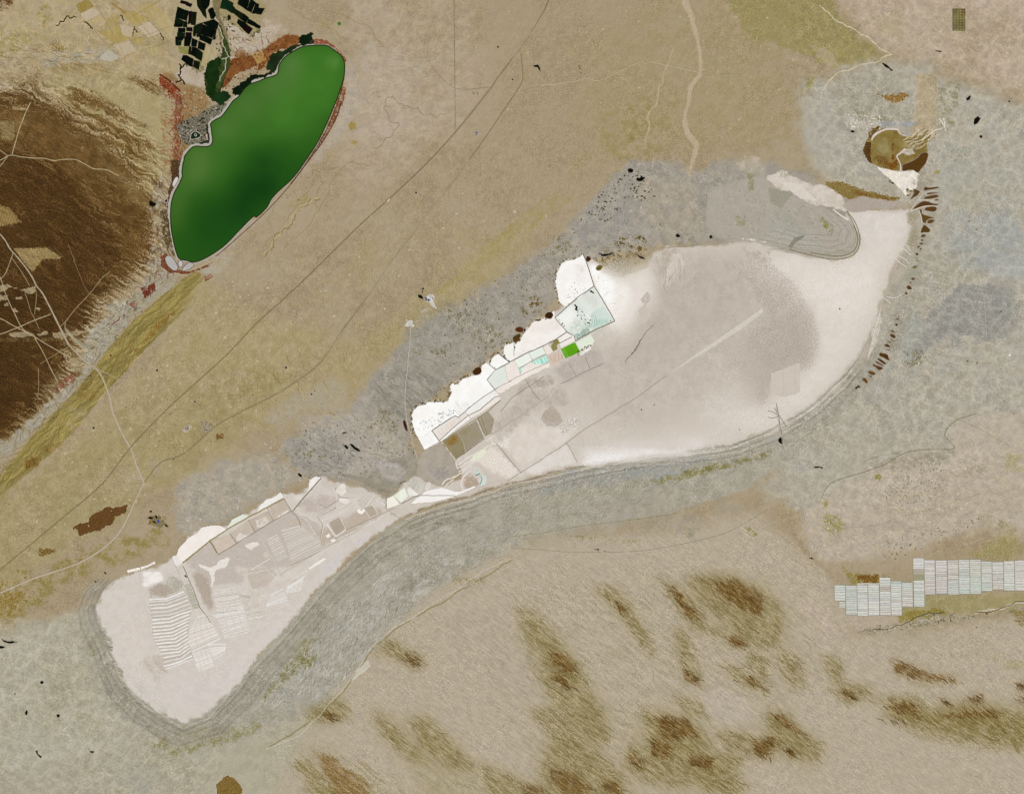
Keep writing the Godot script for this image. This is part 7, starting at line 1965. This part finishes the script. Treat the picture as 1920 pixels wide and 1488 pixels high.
func build_holes_and_scrub() -> void:
	var holes := [[934, 88, 2.0, "in the upper middle, near the bend of the highway"], [780, 361, 2.0, "between the two highways"], [846, 158, 1.1, "beside the fence road's crossing"], [961, 149, 1.8, "left of the black creek"], [1031, 312, 1.3, "alone on the sand north of the grey flats"], [1353, 139, 1.2, "on the track east of the dry river"], [1455, 20, 1.2, "near the top edge on the olive steppe"], [1893, 190, 2.0, "near the right edge on the pink land"], [1840, 256, 2.8, "the biggest, right of the brown basin"], [294, 694, 2.2, "on the steppe below the olive ridge"], [536, 689, 2.2, "on the steppe beside the second highway"], [584, 739, 1.8, "below the second highway, left of a smaller twin"], [590, 733, 1.3, "smaller twin below the second highway"], [560, 375, 1.5, "just south-east of the lake"], [175, 802, 2.2, "square, left of the gravel road on the steppe"], [365, 753, 1.9, "on the steppe above the village"], [325, 860, 1.9, "on the steppe below the village"], [1575, 579, 1.3, "alone on the large flat's right part"], [1818, 415, 1.4, "upper of two on the bluish mud"], [1832, 430, 1.2, "lower of two on the bluish mud"], [1878, 584, 1.6, "on the grey mud near the right edge"], [1815, 677, 1.5, "left of a pair south of the grey mud"], [1833, 680, 1.5, "right of a pair south of the grey mud"], [1203, 768, 1.3, "on the large flat, left of its middle bottom"], [1227, 759, 1.0, "on the large flat, right of a similar one"], [1387, 805, 0.9, "near the south shore of the large flat"], [1851, 1150, 2.0, "under the upper row of salt pans"], [1832, 1176, 1.3, "south of the salt pans' stream"], [788, 553, 1.0, "beside the dark sheds on the steppe"], [648, 1061, 0.9, "on the grey mud belt"]]
	var ring := curved(pts("-1,-1 1,-1 1,1 -1,1"), true, 0.4)
	for h in holes:
		var o := thing("water_hole", "small black water hole " + h[3], "water hole", "small black water holes on the plain")
		o.position = at(Vector2(h[0], h[1]))
		var p := PackedVector2Array()
		for q in ring:
			p.append(q * h[2] * 0.8 + Vector2(CX, CY))
		obj("water_surface", sheet(p, 4.2), mat("07090a", 0.4, 0), o)
		obj("bank", band(p, [0.9], 3.6, 1.2, true), mat("b9aa90"), o)
	tag(obj("salt_heap", sheet(curved(pts("1891.6,664 1894,663 1896,665 1894.4,667.4 1892,667"), true, 0.8), 6.0, 5.0), mat("f2efe8")), "single bright white salt heap near the right edge", "salt heap")
	# dark clumps of scrub
	var clumps := [["slim black clump in front of the black grove by the neck", "645,836 648,834 653,838 652,842 648,840", 9], ["black elongated grove on the grey ground above the neck", "655,832 660,832 666,838 673,842 676,846 672,846 666,843 660,838", 20], ["round black grove above the tall white wedge pond", "558,888 562,887 566,891 565,894 560,892", 9], ["small black clump upper left of the neck grove", "642,812 646,810 650,811 645,813", 5], ["black grove beside the straight track on the right shore", "1461,822 1465,819 1468,822 1469,832 1464,831 1460,828", 16], ["dark clump row under the straight track's end", "1518,1045 1522,1045 1528,1048 1522,1048", 6], ["black streak of scrub in the middle right plain", "1525,876 1534,874 1542,875 1544,879 1538,876 1530,877", 8], ["left black clump under the curved gravel road", "175,1086 178,1088 182,1091 179,1092", 6], ["right black clump under the curved gravel road", "194,1072 197,1073 200,1077 197,1076", 6], ["black streak of pools at the far left edge", "2,1198 8,1200 16,1202 28,1203 32,1204 22,1206 10,1204", 14], ["red-black clump at the left edge under the streak", "-2,1211 4,1211 10,1212 4,1215 -2,1216", 8], ["black clump in the lower left plain, above the others", "74,1278 78,1276 82,1279 77,1283", 7], ["upright black clump in the lower left plain", "46,1336 49,1331 52,1334 50,1340 47,1340", 7], ["spotted black clump in the lower left plain", "105,1340 109,1338 112,1341 108,1345", 7], ["crooked black clump near the lower left corner", "66,1408 70,1407 70,1412 78,1418 76,1421 70,1415", 9], ["small black clump right of the crooked one", "168,1407 172,1408 177,1409 174,1411 169,1410", 6], ["tiny black dash in the lower left plain", "25,1299 28,1300 29,1302", 3], ["green grove at the end of the lake's west creek", "279,378 283,375 287,379 292,381 290,387 283,387 279,383", 14], ["black creek-like grove beside the top track", "998,123 1004,122 1009,121 1012,127 1014,135 1011,131 1008,126 1002,125", 16], ["black clump on the topmost white pond's dike", "1106,544 1109,544 1112,547 1115,549 1113,550 1108,548", 8], ["greenish black clump inside the speckled green pond", "1078,570 1081,573 1083,576 1082,580 1085,582 1083,583 1078,580 1080,576 1077,572", 12], ["black clump on the shore of the second white pond", "982,617 985,616 986,620 983,621", 5], ["dark clump on the big mud ridge north of the flat, left one", "1267,440 1270,438 1276,441 1274,445 1268,444", 9], ["dark clump on the big mud ridge north of the flat, right one", "1331,442 1335,441 1336,446 1332,447", 8], ["black clump under the flat's arid north slope", "1193,476 1200,480 1210,485 1208,486 1198,482", 8], ["dark row of scrub beside the arid slope", "1122,474 1130,477 1140,476 1150,473 1140,479 1128,480", 10], ["dark clump in the upper marsh left of the braided river", "1177,318 1182,315 1188,319 1184,324 1178,322", 12], ["dark twin clump under the marsh clump", "1192,336 1197,334 1203,331 1210,332 1206,338 1198,340", 10], ["slanted row of black dots below the olive steppe", "1655,117 1660,120 1668,126 1675,132 1672,133 1662,126 1655,120", 9], ["cluster of black dots right of the tan band", "1829,222 1834,218 1840,222 1836,228 1828,234 1826,230", 12], ["short black dash on the pink land", "1752,94 1760,95 1767,97 1760,97", 5], ["pair of dark clumps at the upper right mud", "1812,184 1816,182 1821,179 1818,187 1813,188", 6], ["dark knot left of the brown basin", "1594,246 1599,244 1604,247 1600,249", 6], ["black row on the curved mud bank", "1110,1027 1118,1029 1128,1030 1138,1033 1128,1033 1116,1031", 10], ["brown streak of scrub on the grey mud belt", "814,980 822,981 832,981 824,983", 6], ["dark clump by the greenish dike in the lower works", "345,1078 348,1078 351,1082 348,1082", 5]]
	for c in clumps:
		scrub(c[0], c[1], c[2])


var leaf_lumps: Array[ArrayMesh] = []

func scrub(label: String, outline: String, count: int) -> void:   # a clump of bushes: many small uneven crowns spread through an outline
	if leaf_lumps.is_empty():
		for v in 3:
			var st := SurfaceTool.new()
			st.begin(Mesh.PRIMITIVE_TRIANGLES)
			st.set_smooth_group(-1)
			var r0 := rng_for()
			var top := Vector3(r0.randf_range(-0.2, 0.2), 1.0, r0.randf_range(-0.2, 0.2))
			var n := 7
			var low := []
			var mid := []
			for i in n:
				var a := -TAU * i / n
				low.append(Vector3(cos(a) * r0.randf_range(0.7, 1.1), 0.0, sin(a) * r0.randf_range(0.7, 1.1)))
				mid.append(Vector3(cos(a) * r0.randf_range(0.5, 0.95), r0.randf_range(0.5, 0.8), sin(a) * r0.randf_range(0.5, 0.95)))
			for i in n:
				var k := (i + 1) % n
				_tri(st, low[i], mid[i], mid[k])
				_tri(st, low[i], mid[k], low[k])
				_tri(st, mid[i], top, mid[k])
			st.generate_normals()
			leaf_lumps.append(st.commit())
	var poly := pts(outline)
	var o := thing("scrub_clump", label, "scrub", "dark scrub clumps on the plain")
	o.position = at(_middle(poly))
	var r := rng_for()
	var box := Rect2(poly[0], Vector2.ZERO)
	for p in poly:
		box = box.expand(p)
	var inner := sheet(rough(poly, 0.12, true, 1.0), 4.6, 1.0)
	if inner.get_surface_count() > 0:
		obj("undergrowth", _moved(inner, o.position), mat("14140a", 1.0, 2), o)
	for i in count:
		var p := Vector2.ZERO
		for tries in 20:
			p = Vector2(r.randf_range(box.position.x, box.end.x), r.randf_range(box.position.y, box.end.y))
			if Geometry2D.is_point_in_polygon(p, poly):
				break
		var b := obj("bush", leaf_lumps[r.randi() % 3], mat(["0c0f07", "14170a", "201a0c", "10160c"][r.randi() % 4], 1.0, 2), o)
		var s := r.randf_range(5.0, 11.0)
		b.position = at(p, 4.0) - o.position
		b.scale = Vector3(s, s * 0.9, s)
		b.rotation.y = r.randf() * TAU


func house_mesh(w: float, l: float, h: float) -> ArrayMesh:
	var st := SurfaceTool.new()
	st.begin(Mesh.PRIMITIVE_TRIANGLES)
	st.set_smooth_group(-1)
	var c := [Vector3(-w, 0, -l), Vector3(w, 0, -l), Vector3(w, 0, l), Vector3(-w, 0, l)]
	for i in 4:
		var a: Vector3 = c[i]
		var b: Vector3 = c[(i + 1) % 4]
		var up := Vector3(0, h, 0)
		_tri(st, a, b, b + up)
		_tri(st, a, b + up, a + up)
	st.generate_normals()
	return st.commit()


func roof_mesh(w: float, l: float, h: float, rise: float) -> ArrayMesh:
	var st := SurfaceTool.new()
	st.begin(Mesh.PRIMITIVE_TRIANGLES)
	st.set_smooth_group(-1)
	var e := 1.06
	var a := Vector3(-w * e, h, -l * e)
	var b := Vector3(w * e, h, -l * e)
	var c := Vector3(w * e, h, l * e)
	var d := Vector3(-w * e, h, l * e)
	var r0 := Vector3(0, h + rise, -l * e)
	var r1 := Vector3(0, h + rise, l * e)
	_tri(st, a, r0, r1)
	_tri(st, a, r1, d)
	_tri(st, b, c, r1)
	_tri(st, b, r1, r0)
	_tri(st, a, b, r0)
	_tri(st, c, d, r1)
	st.generate_normals()
	return st.commit()


func building(called: String, label: String, p: Vector2, w: float, l: float, h: float, turn: float, wall_hex: String, roof_hex: String, category := "building", group := "") -> Node3D:
	var o := thing(called, label, category, group)
	o.position = at(p, 3.0)
	o.rotation_degrees.y = turn
	obj("wall", house_mesh(w, l, h), mat(wall_hex, 0.9, 0), o)
	obj("roof", roof_mesh(w, l, h, w * 0.35), mat(roof_hex, 0.7, 0), o)
	return o


func build_settlements() -> void:
	# works yard beside the dark sheds in the middle left
	yard("white yard of the works at the edge of the grey flats", "797,560 804,552 812,551 815,558 812,566 824,580 820,579 806,567 800,566", "d9d4cb")
	yard("small white yard at the head of the straight white road", "758,596 764,600 774,600 772,604 778,612 774,613 769,611 763,613 758,609 763,604", "d6d0c5")
	yard("pale grey pad below the works yard", "787,584 792,580 801,576 803,580 795,586 789,587", "bdb3a2")
	building("works_shed", "blue-roofed shed at the left of the works yard", Vector2(799.5, 560.5), 16, 26, 9, 35, "b8b8c0", "54588c")
	building("works_shed", "dark-roofed shed in the middle of the works yard", Vector2(804, 563), 12, 20, 9, -40, "9a958c", "38343c")
	building("works_shed", "pale-roofed hall at the top of the works yard", Vector2(808, 556), 14, 24, 10, 30, "cfcac0", "b9b7b4")
	building("works_shed", "small grey shed at the right of the works yard", Vector2(811.5, 559), 9, 14, 7, 30, "b5b0a6", "77746e")
	scrub("black shelter belt pointing at the works yard", "783,553 788,552 793,557 793,561 788,559 784,556", 12)
	scrub("arrow-shaped dark grove above the works yard", "785,538 790,541 794,538 803,535 800,540 794,544 792,548 788,543", 12)
	# farmstead with a blue roof
	yard("dark dusty yard round the blue-roofed farmstead", "280,972 292,966 305,974 312,982 300,990 288,984", "8a7c58")
	building("farmhouse", "farmhouse with a violet blue roof among black trees, lower left", Vector2(297, 977), 18, 22, 9, 0, "c9c6cc", "4a489c")
	building("farm_shed", "small white shed touching the violet blue roof", Vector2(299.5, 974.5), 7, 9, 7, 0, "d0ccc6", "c4bfc0")
	for c in [["black tree clump left of the violet blue roof", "278,968 284,969 288,972 283,973 278,972"], ["black tree clump above the violet blue roof", "290,965 294,967 294,972 291,971"], ["black tree clump under the left of the violet blue roof", "284,975 290,977 294,981 288,980"], ["black tree clump at lower right of the violet blue roof", "308,982 313,984 315,988 310,987"], ["small black tree clump north of the violet blue roof", "280,958 284,957 285,960 281,960"]]:
		scrub(c[0], c[1], 7)
	# pad with two dark sheds
	yard("pale oval pad holding two dark sheds, left of the village", "341,808 346,800 356,796 360,799 356,805 346,812", "c0b19c")
	building("long_shed", "left one of two dark parallel sheds on the oval pad", Vector2(348.5, 804), 6, 22, 7, 0, "3c3630", "1e1b1c")
	building("long_shed", "right one of two dark parallel sheds on the oval pad", Vector2(352, 803), 6, 26, 7, 0, "3c3630", "1c1a1c")
	# village of low houses
	var r := rng_for()
	yard("trodden ground of the village on the steppe", "372,792 385,788 398,795 400,806 390,812 376,806", "a6987c")
	for i in 22:
		var p := Vector2(386 + r.randf_range(-11, 11), 799 + r.randf_range(-8, 8))
		building("house", "small low house in the dense village on the steppe", p, r.randf_range(4, 7), r.randf_range(5, 9), 5, r.randf_range(0, 90), ["8c8478", "a8a094", "6e665a"][r.randi() % 3], ["5a5450", "cfc9c0", "6b6258", "3e3a34"][r.randi() % 4], "house", "low houses of the village")
	for i in 9:
		var p := Vector2(1088 + r.randf_range(-3, 3), 130 + r.randf_range(-8, 7))
		building("house", "tiny house in the hamlet beside the top track", p, r.randf_range(3.5, 6), r.randf_range(4, 8), 5, r.randf_range(0, 90), "8d8474", ["2f2a22", "5a5244", "4a4438"][r.randi() % 3], "house", "tiny houses of the hamlet")
	for i in 12:
		var p := Vector2(236 + r.randf_range(-9, 9), 793 + r.randf_range(-9, 9))
		building("hut", "tiny dark hut scattered east of the gravel road", p, 3.2, 4.5, 4, r.randf_range(0, 90), "6e6654", "3c3828", "hut", "tiny huts by the gravel road")
	# fenced compounds of the sand plain
	yard("grey diamond-shaped compound between the two highways", "888,249 895,243 902,249 895,255", "b1a595")
	building("compound_house", "black-roofed house inside the grey diamond-shaped compound", Vector2(894, 249), 10, 15, 8, 40, "8d867c", "2a2620")
	building("compound_house", "second dark roof at the foot of the diamond-shaped compound", Vector2(893, 252.5), 6, 9, 7, 40, "8d867c", "3a342c")
	yard("small dusty compound under the faint crossing track", "884,172 896,171 898,178 886,179", "a99c85")
	building("compound_house", "small dark roof in the dusty compound", Vector2(888, 175), 5, 9, 6, 0, "8d8474", "5a5040")
	building("compound_house", "smallest dark roof, at the right of the dusty compound", Vector2(896, 176.5), 4, 6, 5, 0, "8d8474", "4a4234")
	building("pump_house", "tiny white pump house on the faint track in the top middle", Vector2(893, 89.5), 5, 6, 5, 0, "e6dec8", "e8e0c0")
	building("pump_house", "tiny white pump house at the top of the straight line on the right mud", Vector2(1845.5, 555), 5, 6, 5, 0, "e0dacd", "e6e2d6")
	building("roadside_shed", "long white shed at the highway bend by the sand plain's middle", Vector2(728, 375.5), 7, 34, 6, -42, "d9d2c6", "e9e6de")


func yard(label: String, outline: String, hex: String) -> void:
	var poly := rough(pts(outline), 0.12, true, 2.0)
	soil(poly, hex, Color(hex).darkened(0.14).to_html(false), 2.0, 1.6, 2.2, 4, 0)
	var mesh := sheet(poly, 2.6)
	if mesh.get_surface_count() == 0:
		mesh = sheet(pts(outline), 2.6)
	tag(obj("yard", mesh, flat_mat), label, "yard", "", "structure")
